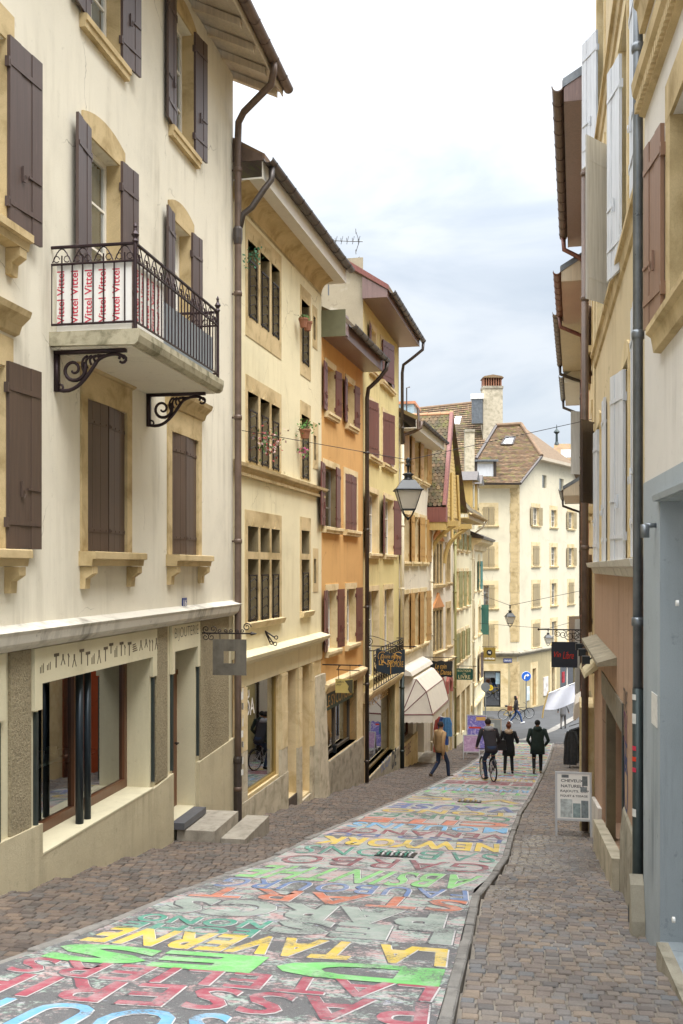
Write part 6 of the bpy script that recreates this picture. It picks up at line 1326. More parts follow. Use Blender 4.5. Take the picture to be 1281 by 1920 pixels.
# 1 steel square sign by the downpipe
t, p = sign_root('steel_square_sign', 'square patinated steel plate sign with a square hole, by the brown downpipe', B1, 378, 1187); k = mpp(p)
o = MB(); o.tube([(0, 0, 0), (100 * k, 0, 0)], .012, 6); o.tube([(0, 0, -28 * k), (0, 0, 24 * k)], .010, 5); scrolls(o, 2 * k, 30 * k, .0, 2, .07, 1); scrolls(o, 2 * k, 25 * k, 0, 2, .07, -1); scrolls(o, 30 * k, 85 * k, .0, 5, .04, 1); o.lathe([(.005, -.06), (.03, -.03), (.004, .06)], (100 * k, 0, 0), 4, 'x'); o.tube(spiral((88 * k, 12 * k), .07, .02, 0, 1.4, 14), .009, 4); o.build('iron_bracket', M['iron'], t)
a, b, c, d = 22 * k, 87 * k, -78 * k, -11 * k; e, f, g_, h_ = 43 * k, 66 * k, -56 * k, -33 * k
o = MB()
for (x0, x1, z0, z1) in ((a, e, c, d), (f, b, c, d), (e, f, c, g_), (e, f, h_, d)): o.box(x0, x1, -.006, .006, z0, z1)
bm = bmesh.new(); me_ = bpy.data.meshes.new('plate'); me_.from_pydata(o.v, [], o.f); bm.from_mesh(me_); bmesh.ops.remove_doubles(bm, verts=bm.verts, dist=1e-4); bm.to_mesh(me_); bm.free(); link('plate', me_, M['steel'], t)
for x in (a + .12, b - .12): MB().tube([(x, 0, d), (x, 0, 0)], .006, 5).build('hanger', M['iron'], t)
# iron grapes-and-tools ornament
t, p = sign_root('iron_ornament', 'small black iron tool-shaped ornament under the lowest stone window', B2, 497, 1183, 'ornament'); k = mpp(p); o = MB()
for dx_, dz_ in ((10, -22), (17, -24), (19, -12)): o.tube([(.0, -.0, 0), (dx_ * k, 0, dz_ * k)], .014, 5); o.tube(spiral((dx_ * k + .03, dz_ * k), .035, .035, 0, 1, 8), .010, 4)
o.build('iron_rods', M['iron'], t)
def framed_sign(name, label, F, u, v, bar_u, box, mat, poly=None, texts=(), scr=True, hang=2, th=.02, yoff=0.0):
    """sign hung under an iron bar; box = photo columns / rows of the board"""
    t, p = sign_root(name, label, F, u, v); k = mpp(p); X = lambda uu: (uu - u) * k; Z = lambda vv: (v - vv) * k
    o = MB().tube([(0, 0, 0), (X(bar_u), 0, 0)], .014, 6); o.lathe([(.004, -.05), (.028, -.01), (.004, .08)], (X(bar_u), 0, 0), 6, 'x'); o.build('iron_bar', M['iron'], t)
    u0, u1, v0, v1 = box
    if poly is None: pts = [(X(u0), Z(v1)), (X(u1), Z(v1)), (X(u1), Z(v0)), (X(u0), Z(v0))]
    else: pts = [(X(u0 + (u1 - u0) * a_), Z(v1 + (v0 - v1) * b_)) for a_, b_ in poly]
    bd = MB().prism(pts, -th / 2, th / 2).build('board', mat, t)
    for i in range(hang):
        x = X(u0 + (u1 - u0) * (.18 + .64 * i / max(1, hang - 1))); MB().tube([(x, 0, Z(v0) - .03), (x, 0, 0)], .008, 5).build('hanger', M['iron'], t)
    for (txt, m_, x0, x1, z0, z1, bold, shear) in texts:
        lettering(txt, m_, bd, (X(u0 + (u1 - u0) * x0), -th / 2 - .004, Z(v1 + (v0 - v1) * z0)), (1, 0, 0), (0, 0, 1), X(u0 + (u1 - u0) * x1) - X(u0 + (u1 - u0) * x0), Z(v1 + (v0 - v1) * z1) - Z(v1 + (v0 - v1) * z0), bold, shear)
    return t, X, Z, bd
# local Y axis of a left-side sign root points away from the viewer, so its front is at -Y
t, X, Z, bd = framed_sign('straw_yellow_sign', 'small straw-yellow sign with dark figure hung from an arrow bracket', B3, 604.5, 1246, 676, (630, 664, 1272, 1298), plain('straw_board', C('#b9a662'), .6), texts=(('Coiffure', M['black_p'], .06, .48, .72, .88, 0, .3), ('pour', M['black_p'], .06, .35, .48, .64, 0, .3)))
MB().prism([(X(648), Z(1275)), (X(663.5), Z(1272.5)), (X(663.5), Z(1297.5)), (X(658), Z(1297.5)), (X(654), Z(1291)), (X(656), Z(1285))], -.016, -.011).build('dark_silhouette', plain('dark_olive', C('#4a4531'), .6), bd)
o = MB(); o.tube([(X(640), 0, 0), (X(632), 0, Z(1255)), (X(676), 0, Z(1256))], .012, 5); o.build('bracket_zigzag', M['iron'], t)
wing = [(0, .12), (.5, 0), (1, .12), (1, .98), (.72, .90), (.5, .80), (.28, .90), (0, 1)]
t, X, Z, bd = framed_sign('bookshop_sign', 'dark navy open-book-shaped hanging sign with gold lettering and gold tree', B4, 685, 1211, 778, (707, 760, 1215, 1264), M['navy'], wing, (('Librairie', M['gold_p'], .16, .48, .62, .78, 0, .2), ('chretienne', M['gold_p'], .52, .88, .62, .78, 0, .2), ('LE', M['gold_p'], .08, .24, .36, .54, .02, 0), ('S COMORE', M['gold_p'], .38, .95, .30, .52, .0, 0)), th=.03)
o = MB(); o.tube([(X(733.5), -.02, Z(1262)), (X(733.5), -.02, Z(1245)), (X(728), -.02, Z(1238))], .012, 5); o.tube([(X(733.5), -.02, Z(1245)), (X(739), -.02, Z(1238))], .012, 5)
for a_ in range(7): o.tube(spiral((X(718 + a_ * 5), Z(1230 + (a_ * 3) % 9)), .13, .13, 1 + a_, .45, 8, 'xz', -.02), .008, 4)
struct(o.build('gold_tree', M['gold_p'], bd), 'stuff')
o = MB(); o.tube(spiral((X(692), Z(1202)), .12, .02, -1.5, 1.6, 18), .012, 5); o.tube(spiral((X(752), Z(1203)), .09, .02, -1.5, -1.5, 18), .010, 5); o.tube(bez((X(686), 0, Z(1197)), (X(692), 0, Z(1187)), (X(710), 0, Z(1194)), (X(745), 0, Z(1210)), 10), .010, 5); o.build('bracket_scroll', M['iron'], t)
scal = [(0, .08), (.05, 0), (.3, .06), (.5, -.03), (.7, .06), (.95, 0), (1, .1), (.97, .5), (1, .92), (.95, 1), (.7, .94), (.5, 1.02), (.3, .94), (.05, 1), (0, .9), (.03, .5)]
framed_sign('dance_shop_sign', 'black scalloped hanging sign with two lines of gold script', B5, 796, 1232, 855, (806, 849, 1238, 1269), M['black'], scal, (('Le coin', M['gold_p'], .24, .74, .52, .82, .01, .25), ('de la Danse', M['gold_p'], .06, .95, .16, .46, .01, .25)), th=.04)
framed_sign('book_boutique_sign', 'green hanging sign with cut corners and three lines of cream capitals', B7, 852, 1248.5, 891, (854.5, 887, 1253, 1274), M['green_sign'], [(0, .12), (.06, 0), (.94, 0), (1, .12), (1, .88), (.94, 1), (.06, 1), (0, .88)], (('BOUTIQUE', plain('cream_print', C('#d9cc9a'), .5), .12, .88, .68, .9, .01, 0), ('DU', plain('cream_print', C('#d9cc9a'), .5), .42, .58, .46, .62, .01, 0), ('LIVRE', plain('cream_print', C('#d9cc9a'), .5), .16, .84, .1, .42, .01, 0)), th=.05)
t, X, Z, bd = framed_sign('olive_gold_sign', 'square olive-gold sign with black disc and small white lettering', B8, 904, 1212.5, 930, (907, 929, 1214, 1239), plain('olive_gold_board', C('#8a7430'), .5), texts=(('nuit blanche', M['white_p'], .08, .92, .12, .28, .03, 0),), th=.06)
MB().lathe([(.17, 0), (.17, .01), (.0, .011)], (X(918), -.045, Z(1223)), 18, 'y').build('black_disc', M['black'], bd); lettering('nu', M['white_p'], bd, (X(915.5), -.05, Z(1225)), (1, 0, 0), (0, 0, 1), X(920.5) - X(915.5), .12, .02)
# right side signs: local X of a right-side root points to the street (left in the picture), front faces the viewer at +Y
def right_sign(name, label, y, uw, vbar, ue, box, mat, texts, th=.03):
    x0 = rwall(y); p = Vector((x0, y, at_y(uw, vbar, y).z)); t = thing(name, label, 'sign', tuple(p), 0); k = mpp(p); X = lambda uu: at_y(uu, vbar, y).x - x0; Z = lambda vv: at_y(uw, vv, y).z - p.z
    o = MB().tube([(0, 0, 0), (X(ue), 0, 0)], .018, 6); o.lathe([(.01, -.03), (.04, 0), (.01, .03)], (X(ue), 0, 0), 8, 'x'); o.build('iron_bar', M['iron'], t)
    o = MB(); rr = .13
    for i, (uu, r_, sg_) in enumerate(((1086, .17, 1), (1078, .14, -1), (1068, .16, 1), (1056, .12, -1), (1046, .10, 1))): o.tube(spiral((X(uu), -r_ - .02), r_, .03, math.pi / 2, 1.5 * sg_, 18), .009, 4)
    struct(o.build('bracket_scrolls', M['iron'], t), 'stuff')
    u0, u1, v0, v1 = box; bd = MB().box(X(u0), X(u1), -th / 2, th / 2, Z(v1), Z(v0)).build('board', mat, t)
    for uu in (u0 + 9, u1 - 10): MB().tube([(X(uu), 0, Z(v0)), (X(uu), 0, 0)], .008, 5).build('hanger', M['iron'], t)
    for (txt, m_, a_, b_, c_, d_, bold, shear) in texts: lettering(txt, m_, bd, (X(u0 + (u1 - u0) * a_), -th / 2 - .004, Z(v1 + (v0 - v1) * c_)), (1, 0, 0), (0, 0, 1), X(u0 + (u1 - u0) * b_) - X(u0 + (u1 - u0) * a_), Z(v1 + (v0 - v1) * d_) - Z(v1 + (v0 - v1) * c_), bold, shear)
    return t
right_sign('wine_bar_sign', 'dark slate square sign with red handwriting on an iron scroll bracket', 30.0, 1093, 1181, 1010, (1034, 1083, 1204, 1252), M['navy'], (('Vin', M['red_p'], .10, .36, .40, .62, .0, .3), ('Libre', M['red_p'], .44, .86, .34, .62, .0, .3)))
# lanterns ------------------------------------------------------------
M['lglass'] = plain('frosted_lantern_glass', C('#ece8de'), .35, var=.08, scale=20)
_t = M['lglass'].node_tree; _p = _t.nodes['Principled BSDF']; _tr = _t.nodes.new('ShaderNodeBsdfTranslucent'); _tr.inputs[0].default_value = (.95, .94, .90, 1); _mx = _t.nodes.new('ShaderNodeMixShader'); _mx.inputs[0].default_value = .6
_t.links.new(_p.outputs[0], _mx.inputs[1]); _t.links.new(_tr.outputs[0], _mx.inputs[2]); _tp = _t.nodes.new('ShaderNodeBsdfTransparent'); _m2 = _t.nodes.new('ShaderNodeMixShader'); _m2.inputs[0].default_value = .3; _t.links.new(_mx.outputs[0], _m2.inputs[1]); _t.links.new(_tp.outputs[0], _m2.inputs[2]); _t.links.new(_m2.outputs[0], _t.nodes['Material Output'].inputs[0])
def lantern(p, w_, label, arms=True, group=None):
    """p = top of the finial; w_ = width over the rim"""
    t = thing('street_lantern', label, 'lantern', tuple(p), rad(12), group); r = w_ / 2 * 1.414; s_ = w_
    MB().lathe([(.02 * s_, 0), (.09 * s_, -.05 * s_), (.07 * s_, -.18 * s_), (.05 * s_, -.22 * s_), (.12 * s_, -.26 * s_), (.05 * s_, -.32 * s_), (.035 * s_, -.52 * s_), (.07 * s_, -.56 * s_)], (0, 0, 0), 8).build('finial', M['black'], t, smooth=True)
    MB().lathe([(.10 * s_, -.54 * s_), (.22 * s_, -.58 * s_), (.13 * s_, -.66 * s_), (.15 * s_, -.74 * s_), (.24 * s_, -.80 * s_)], (0, 0, 0), 14).build('chimney_cap', M['black'], t, smooth=True)
    MB().lathe([(.27 * s_ * 1.2, -.80 * s_), (r * .86, -1.10 * s_), (r * .90, -1.12 * s_), (r * 1.0, -1.13 * s_), (r * 1.0, -1.16 * s_), (r * .9, -1.17 * s_)], (0, 0, 0), 4, sq=True).build('hood', M['black'], t)
    zt, zb, rt, rb = -1.171 * s_, -1.82 * s_, r * .85, r * .46
    ct = [(rt * math.cos(math.pi / 4 + i * math.pi / 2), rt * math.sin(math.pi / 4 + i * math.pi / 2), zt) for i in range(4)]; cb = [(rb * math.cos(math.pi / 4 + i * math.pi / 2), rb * math.sin(math.pi / 4 + i * math.pi / 2), zb) for i in range(4)]
    for i in range(4):
        j = (i + 1) % 4; MB().tube([ct[i], cb[i]], .018 * s_, 5).build('corner_bar', M['black'], t); MB().quad(ct[i], cb[i], cb[j], ct[j]).build('pane', M['lglass'], t, fix=False)
    MB().lathe([(rb * 1.05, zb + .02 * s_), (rb * 1.05, zb - .03 * s_)], (0, 0, 0), 4, sq=True).build('base_ring', M['black'], t)
    o = MB()
    for i in range(4):
        c = Vector(cb[i]); o.tube(bez(c, c * .9 + Vector((0, 0, -.12 * s_)) * 1.0, Vector((0, 0, zb - .30 * s_)) + Vector((c.x, c.y, 0)) * .7, Vector((0, 0, zb - .30 * s_)), 8), .020 * s_, 5)
    o.lathe([(.02 * s_, .03 * s_), (.06 * s_, 0), (.05 * s_, -.05 * s_), (.01 * s_, -.08 * s_)], (0, 0, zb - .30 * s_), 8).build('bottom_scrolls', M['black'], t)
    return t
pL = at_y(765.5, 858, 17.7); lantern(pL, .50, 'large black lantern hanging on a wire in front of the ochre house')
pM = at_y(956.5, 1134, 50.0); lantern(pM, .50, 'mid-sized lantern hanging before the far corner building quoins')
pS = at_y(1028, 1178, 58.0); lantern(pS, .46, 'smallest lantern just left of the dark slate hanging sign')
def wire(pts, r, label, sag=0.0, name='cable'):
    P = []
    for a, b in zip(pts, pts[1:]):
        a, b = Vector(a), Vector(b)
        for i in range(10): t_ = i / 10; P.append(a.lerp(b, t_) - Vector((0, 0, sag * 4 * t_ * (1 - t_))))
    P.append(Vector(pts[-1])); base = P[0].copy(); o = MB().tube([p - base for p in P], r, 5).build(name, M['iron'], loc=base); return tag(o, label, 'cable')
wa = W3(B1, B1.W - .06, -.18, B1.Z(430, 805)); wb = W3(R2, R2.S(1116), -.06, R2.Z(1116, 786)); wire([wa, pL + Vector((0, 0, -.04)), wb], .006, 'steel cable carrying the large lantern across the street')
wa = W3(B8, B8.W * .9, -.0, B8.Z(902, 1116)); wb = Vector((rwall(50), 50, at_y(1092, 1107, 50).z)); wire([wa, pM + Vector((0, 0, -.03)), wb], .012, 'cable carrying the mid-sized lantern near the crossing')
wire([W3(B8, B8.W * .7, 0, B8.Z(900, 1168)), pS + Vector((0, 0, -.02)), Vector((rwall(58), 58, at_y(1094, 1160, 58).z))], .012, 'lower cable with the smallest lantern at the crossing')
# ================================================================ things standing in the street
def aframe(name, label, p, wd, ht, leg, face, frame=None, rz=0.0, extra=None):
    t = thing(name, label, 'sign', (p.x, p.y, p.z), rz); fr = frame or M['alu']; th_ = rad(9)
    for sg_ in (-1, 1):
        Mx = Matrix.Rotation(sg_ * th_, 4, 'X'); Mx = Matrix.Translation((0, 0, ht)) @ Mx @ Matrix.Translation((0, 0, -ht)); q = .035
        for a_ in (-1, 1): MB().box(a_ * wd / 2 - (q if a_ > 0 else 0), a_ * wd / 2 + (q if a_ < 0 else 0), -.012, .012, .0, ht).xf(Mx).build('leg', fr, t)
        MB().box(-wd / 2 + q, wd / 2 - q, -.012, .012, ht - q, ht).xf(Mx).build('top_rail', fr, t); MB().box(-wd / 2 + q, wd / 2 - q, -.012, .012, leg, leg + q).xf(Mx).build('bottom_rail', fr, t)
        if sg_ < 0 or True:
            bd = MB().box(-wd / 2 + q, wd / 2 - q, -.006, .006, leg + q, ht - q).xf(Mx).build('board', face, t)
            if sg_ == -1 and extra: extra(bd, Mx, wd, ht, leg)
            elif sg_ == 1 and False: pass
    return t
def hair_sign(bd, Mx, wd, ht, leg):
    yb = -.0075; f = lambda *p: Mx @ Vector(p); ax = (Mx.to_3x3() @ Vector((1, 0, 0))); up = (Mx.to_3x3() @ Vector((0, 0, 1))); H = ht - leg
    for txt, x0, x1, z0, z1 in (('CHEVEUX', -.21, .17, .79, .85), ('NATURELS', -.21, .18, .68, .74), ('RAJOUTS. CUP', -.22, .26, .57, .63), ('PIQUET & TISSAGE', -.22, .24, .48, .53)): lettering(txt, M['black_p'], bd, f(x0, yb, leg + H * z0), ax, up, x1 - x0, H * (z1 - z0), .012)
    for (x0, x1, z0, z1, c) in ((-.22, -.02, .07, .44, '#bcc3c1'), (-.01, .12, .07, .36, '#8fa0a0'), (.13, .25, .07, .42, '#7d878a'), (.15, .24, .72, .92, '#6d7374'), (.12, .23, .60, .70, '#828a8c'), (-.2, -.08, .88, .94, '#777d80')):
        MB().box(x0, x1, yb - .002, yb + .0005, leg + H * z0, leg + H * z1).xf(Mx).build('photo_print', plain('sign_photo', C(c), .6, var=.5, scale=16), bd)
p = hit(1075, 1562); p.z = side_h(p.y, .10, .085); aframe('hair_salon_sandwich_board', 'white sandwich board lettered CHEVEUX NATURELS with hair photos', p, .62, 1.10, .27, M['white_p'], extra=hair_sign)
def poster(cols, scale=5):
    m = Mat('poster_art', .5); f = m.noise(scale, detail=4, dist=1.5); m.color(m.ramp(f, [(i / (len(cols) - 1) * .5 + .25, C(c)) for i, c in enumerate(cols)])); return m.m
def ground_at(u, v, k=.35, A=.085): p = hit(u, v); p.z = side_h(p.y, k, A); return p
p = ground_at(884, 1422); aframe('pink_sandwich_board', 'small sandwich board with pink poster, left of the cyclist', p, .68, .98, .28, poster(['#e7d5e2', '#c9a8c8', '#b48fb4', '#f0e6ea']), rz=rad(6))
def festival(bd, Mx, wd, ht, leg):
    f = lambda *q: Mx @ Vector(q); ax = (Mx.to_3x3() @ Vector((1, 0, 0))); up = (Mx.to_3x3() @ Vector((0, 0, 1)))
    MB().box(-.02, wd / 2 - .05, -.0085, -.0065, ht * .86, ht * .95).xf(Mx).build('orange_strip', plain('orange_print', C('#d8a860'), .6), bd); MB().box(-wd * .38, wd * .22, -.0085, -.0065, ht * .66, ht * .70).xf(Mx).build('red_strip', M['red_p'], bd)
p = ground_at(894, 1413); aframe('festival_poster_board', 'tall purple and blue poster board standing behind the pink one', p, .86, 1.72, .2, poster(['#5f55a3', '#8f8ccf', '#6a62b8', '#c5b8e0', '#4d4793']), extra=festival)
p = ground_at(915, 1402); aframe('cream_framed_board', 'cream sandwich board partly hidden behind the cyclist', p, .58, 1.15, .1, plain('cream_poster', C('#ddd3b0'), .6, var=.2)); p = hit(928, 1397); aframe('grey_mirror_board', 'grey framed board behind the woman with the shoulder bag', p, .62, 1.25, .08, plain('grey_glass_board', C('#8d9494'), .25, var=.15), plain('champagne_frame', C('#b9ad97'), .5))
p = ground_at(1072, 1420, .10, .085); aframe('price_list_board', 'narrow white printed board beside the clothes rack', p, .55, 1.05, .12, plain('white_printed', C('#dcdcd8'), .6, var=.2, scale=30), rz=rad(20))
# black post, bin
p = hit(628, 1480); p.z = side_h(p.y, .35, .085) - .1; t = thing('iron_post', 'square black iron post at the corner buttress of the bookshop', 'post', tuple(p)); MB().box(-.045, .045, -.045, .045, -.1, 1.25).box(-.055, .055, -.055, .055, 1.251, 1.28).build('post', M['black'], t); MB().box(-.03, .03, -.07, -.046, .2, 1.1).build('slide_rail', M['zinc_d'], t)
p = hit(916, 1377); t = thing('rubbish_bin', 'black street bin with red mark behind the poster boards', 'bin', tuple(p)); MB().lathe([(.30, 0), (.34, .75), (.38, .76), (.38, .82), (.3, .9), (.05, .93)], (0, 0, 0), 14).build('body', M['black'], t); MB().box(.2, .36, -.36, -.30, .55, .68).build('red_mark', M['red_p'], t)
# clothes: rack at right, garments at left door
def garment(o, x0, y0, z1, w_, h_, rnd, thick=.07):
    n = 6; pr = []
    for i in range(n + 1):
        t_ = i / n; ww = w_ * (.55 + .45 * min(1, t_ * 3)) * (1 + .06 * math.sin(t_ * 9 + x0 * 30)); pr.append((ww, z1 - h_ * t_))
    for i in range(n):
        (a, za), (b, zb) = pr[i], pr[i + 1]
        for m_ in range(8):
            a0, a1 = m_ / 8 - .5, (m_ + 1) / 8 - .5; dy = lambda q, z: thick * .5 * (1 + .4 * math.sin(q * 22 + z * 2))
            o.quad((x0 - dy(a0, za), y0 + a * a0, za), (x0 - dy(a1, za), y0 + a * a1, za), (x0 - dy(a1, zb), y0 + b * a1, zb), (x0 - dy(a0, zb), y0 + b * a0, zb)); o.quad((x0 + dy(a0, za), y0 + a * a0, za), (x0 + dy(a1, za), y0 + a * a1, za), (x0 + dy(a1, zb), y0 + b * a1, zb), (x0 + dy(a0, zb), y0 + b * a0, zb))
    return o
p = hit(1082, 1438); p.z = side_h(p.y, .10, .085); rk = thing('clothes_rack', 'black metal clothes rack outside the right-hand shop', 'clothes rack', tuple(p)); Hk = at_y(1082, 1362, p.y).z - p.z
MB().tube([(-.28, -.3, Hk - .1), (.30, .9, Hk - .1)], .018, 8).build('rail', M['black'], rk); MB().tube([(-.28, .0, Hk), (.30, 1.2, Hk)], .014, 8).build('rail', M['black'], rk)
for x, y_ in ((-.27, -.28), (.28, .86)): MB().tube([(x, y_, 0), (x, y_, Hk - .1)], .016, 8).build('upright', M['black'], rk); MB().tube([(x - .2, y_, .02), (x + .2, y_, .02)], .016, 6).build('foot', M['black'], rk)
gc = ['#3b3c40', '#55565a', '#1f2023', '#26272b', '#2c2d31', '#1b1c1f', '#303136']; rnd = random.Random(6)
for i in range(7):
    t_ = i / 6; gx, gy = -.26 + .52 * t_, -.26 + 1.05 * t_; o = garment(MB(), 0, 0, 0, .46, Hk * (.72 + .1 * rnd.random()), rnd, .09)
    ob = o.build('hanging_garment', plain('dark_cloth', C(gc[i]), .95, var=.3, scale=12), loc=(p.x + gx, p.y + gy, p.z + Hk - .16), rz=rad(62 + 20 * rnd.random()), fix=False)
    tag(ob, 'dark %s garment on the clothes rack counted from its street end' % ['first', 'second', 'third', 'fourth', 'fifth', 'sixth', 'seventh'][i], 'garment', 'garments on the rack')
g0 = W3(B5, B5.S(799), -.45, B5.Z(799, 1338)); rr_ = thing('garment_rail', 'thin white rail carrying garments at the dance shop door', 'rail', tuple(g0)); MB().tube([(-.45, .0, .05), (.5, -.5, -.10)], .018, 6).build('rail', M['white_p'], rr_); MB().tube([(.1, -.28, -2.05), (.1, -.28, -.03)], .02, 6).build('upright', M['white_p'], rr_)
for c, dx_, hh_, lb in (('#c9645c', .10, 1.55, 'coral red garment hanging at the dance shop door'), ('#3f5fa8', .28, 1.1, 'blue garment hanging beside the coral one'), ('#5a8fc0', .42, .75, 'pale blue top outermost on the door rail')):
    ob = garment(MB(), 0, 0, 0, .42, hh_, rnd, .08).build('hanging_garment', plain('cloth_' + c[1:], C(c), .95, var=.2, scale=10), loc=(g0.x + dx_, g0.y - .3 - dx_ * .4, g0.z - .06), rz=rad(75), fix=False); tag(ob, lb, 'garment')
# traffic signs and street plate at the crossing
def traffic(u, v, y, r, mat, label, vb, arrow=False):
    c = at_y(u, v, y); zb = gz(y); t = thing('traffic_sign', label, 'traffic sign', (c.x, c.y, zb), TH); H = c.z - zb
    MB().tube([(0, .04, 0), (0, .04, H + r * .8)], .035, 8).build('pole', M['grey_p'], t); d_ = MB().lathe([(r, 0), (r, .03), (r * .2, .031)], (0, -.03, H), 24, 'y').build('disc', mat, t)
    if arrow:
        MB().lathe([(r * 1.0, -.004), (r * 1.05, .0), (r * 1.05, .02)], (0, -.008, H), 24, 'y').build('rim', M['white_p'], d_)
        pts = [(-.5, -.6), (-.28, -.6), (-.25, -.1), (-.05, .12), (.2, .12), (.2, -.12), (.65, .25), (.2, .6), (.2, .36), (-.15, .36), (-.45, .05)]; MB().prism([(a_ * r, H + b_ * r) for a_, b_ in pts], -.046, -.036).build('arrow', M['white_p'], t)
    return t
traffic(987, 1268, 66.5, .30, M['blue_p'], 'round blue traffic sign with white right-turn arrow', 1350, True); traffic(910.5, 1288, 57, .25, M['grey_p'], 'round grey traffic sign seen from behind by the ivory house', 1350)
F = FL; z0, z1 = F.Z(952, 1242), F.Z(952, 1234.5); p0 = W3(F, F.S(944), -.06, z0); t = thing('street_name_plate', 'blue enamel street name plate lettered GRAND-RUE', 'street sign', tuple(p0), math.atan2(F.d.y, F.d.x)); wl_ = F.S(960) - F.S(944); MB().box(0, wl_, 0, .03, 0, z1 - z0).build('plate', M['plate_blue'], t); lettering('GRAND-RUE', M['white_p'], t, (wl_ * .08, -.006, (z1 - z0) * .25), (1, 0, 0), (0, 0, 1), wl_ * .84, (z1 - z0) * .5, .01)
# white banner with its pole
yb = 57.0; A, B, Cc, D = [at_y(u, v, yb + dy) for u, v, dy in ((1028, 1300, 0), (1091, 1275, 1.2), (1089, 1309, 1.2), (1019, 1331, 0))]; t = thing('white_banner', 'large plain white banner sagging across the side street', 'banner', (A.x, A.y, gz(yb))); o = MB(); n = 16
for sd_ in (0, .03):
    for i in range(n):
        for j in range(6):
            def q(ii, jj):
                a_, b_ = ii / n, jj / 6; P = (A.lerp(B, a_)).lerp(D.lerp(Cc, a_), b_); return P + Vector((0, sd_ + .10 * math.sin(a_ * 9 + b_ * 2), -.22 * math.sin(math.pi * a_) * (.3 + b_ * .6))) - t.location
            o.quad(q(i, j), q(i + 1, j), q(i + 1, j + 1), q(i, j + 1))
o.build('cloth', plain('banner_cloth', C('#dfe3ee'), .8, var=.03), t, smooth=True, fix=False); MB().tube([A - t.location + Vector((.02, .05, .1)), D - t.location, D - t.location + Vector((-.05, 0, -.45))], .04, 6).build('pole', M['timber'], t); MB().tube([A - t.location, B - t.location], .02, 5).build('top_line', M['white_p'], t)
# television aerials
def aerial(u, v, y, s_, label, rz):
    p = at_y(u, v, y); t = thing('tv_aerial', label, 'aerial', (p.x, p.y, p.z - 1.5), rz); MB().tube([(0, 0, 0), (0, 0, 1.6)], .02, 5).build('mast', M['zinc'], t); o = MB().tube([(-.3 * s_, 0, 1.5), (1.5 * s_, 0, 1.45)], .015, 4)
    for i in range(7): x = -.2 * s_ + i * .25 * s_; o.tube([(x, -.25 * s_, 1.5), (x, .25 * s_, 1.5)], .008, 4); o.tube([(x, 0, 1.38), (x + .05, 0, 1.60)], .008, 4)
    for z in (-.28, .28): o.tube([(1.35 * s_, 0, 1.45), (1.2 * s_, 0, 1.45 + z)], .01, 4); o.tube([(1.2 * s_, -.2, 1.45 + z), (1.2 * s_, .2, 1.45 + z)], .008, 4)
    o.build('antenna', M['zinc'], t)
aerial(616, 450, 27, .62, 'large rooftop aerial on the pale yellow house roof', 0.15); aerial(648, 497, 29, .30, 'small rooftop aerial just below the large one', .6)
# ================================================================ people and bicycles
def skin_obj(name, V, E, mat, parent, root=0, sub=2):
    me = bpy.data.meshes.new(name); bm = bmesh.new(); ly = bm.verts.layers.skin.verify(); bv = []
    for i, (co, r) in enumerate(V):
        v = bm.verts.new(co); v[ly].radius = (r, r) if not isinstance(r, tuple) else r; v[ly].use_root = (i == root); bv.append(v)
    for a, b in E: bm.edges.new((bv[a], bv[b]))
    bm.to_mesh(me); bm.free(); o = link(name, me, mat, parent); s = o.modifiers.new('skin', 'SKIN'); s.use_smooth_shade = True; s.branch_smoothing = .5
    u = o.modifiers.new('sub', 'SUBSURF'); u.levels = sub; u.render_levels = sub; return o
def loft(rings, n=16, cap=True):
    o = MB(); k = len(rings)
    for c, rx, ry in rings:
        for j in range(n):
            a = 2 * math.pi * j / n; o.v.append((c[0] + rx * math.cos(a), c[1] + ry * math.sin(a), c[2]))
    for i in range(k - 1):
        for j in range(n): o.f.append((i*n + j, i*n + (j+1) % n, (i+1)*n + (j+1) % n, (i+1)*n + j))
    if cap: o.f.append(tuple(reversed(range(n)))); o.f.append(tuple((k-1)*n + j for j in range(n)))
    return o
SKIN = plain('skin', C('#c08f74'), .6, var=.06)
def cloth(c, rough=.9, var=.2, scale=9): return plain('cloth_' + c.strip('#'), C(c), rough, var=var, scale=scale, bump=.3)
def fold(p, amt, seed): return p
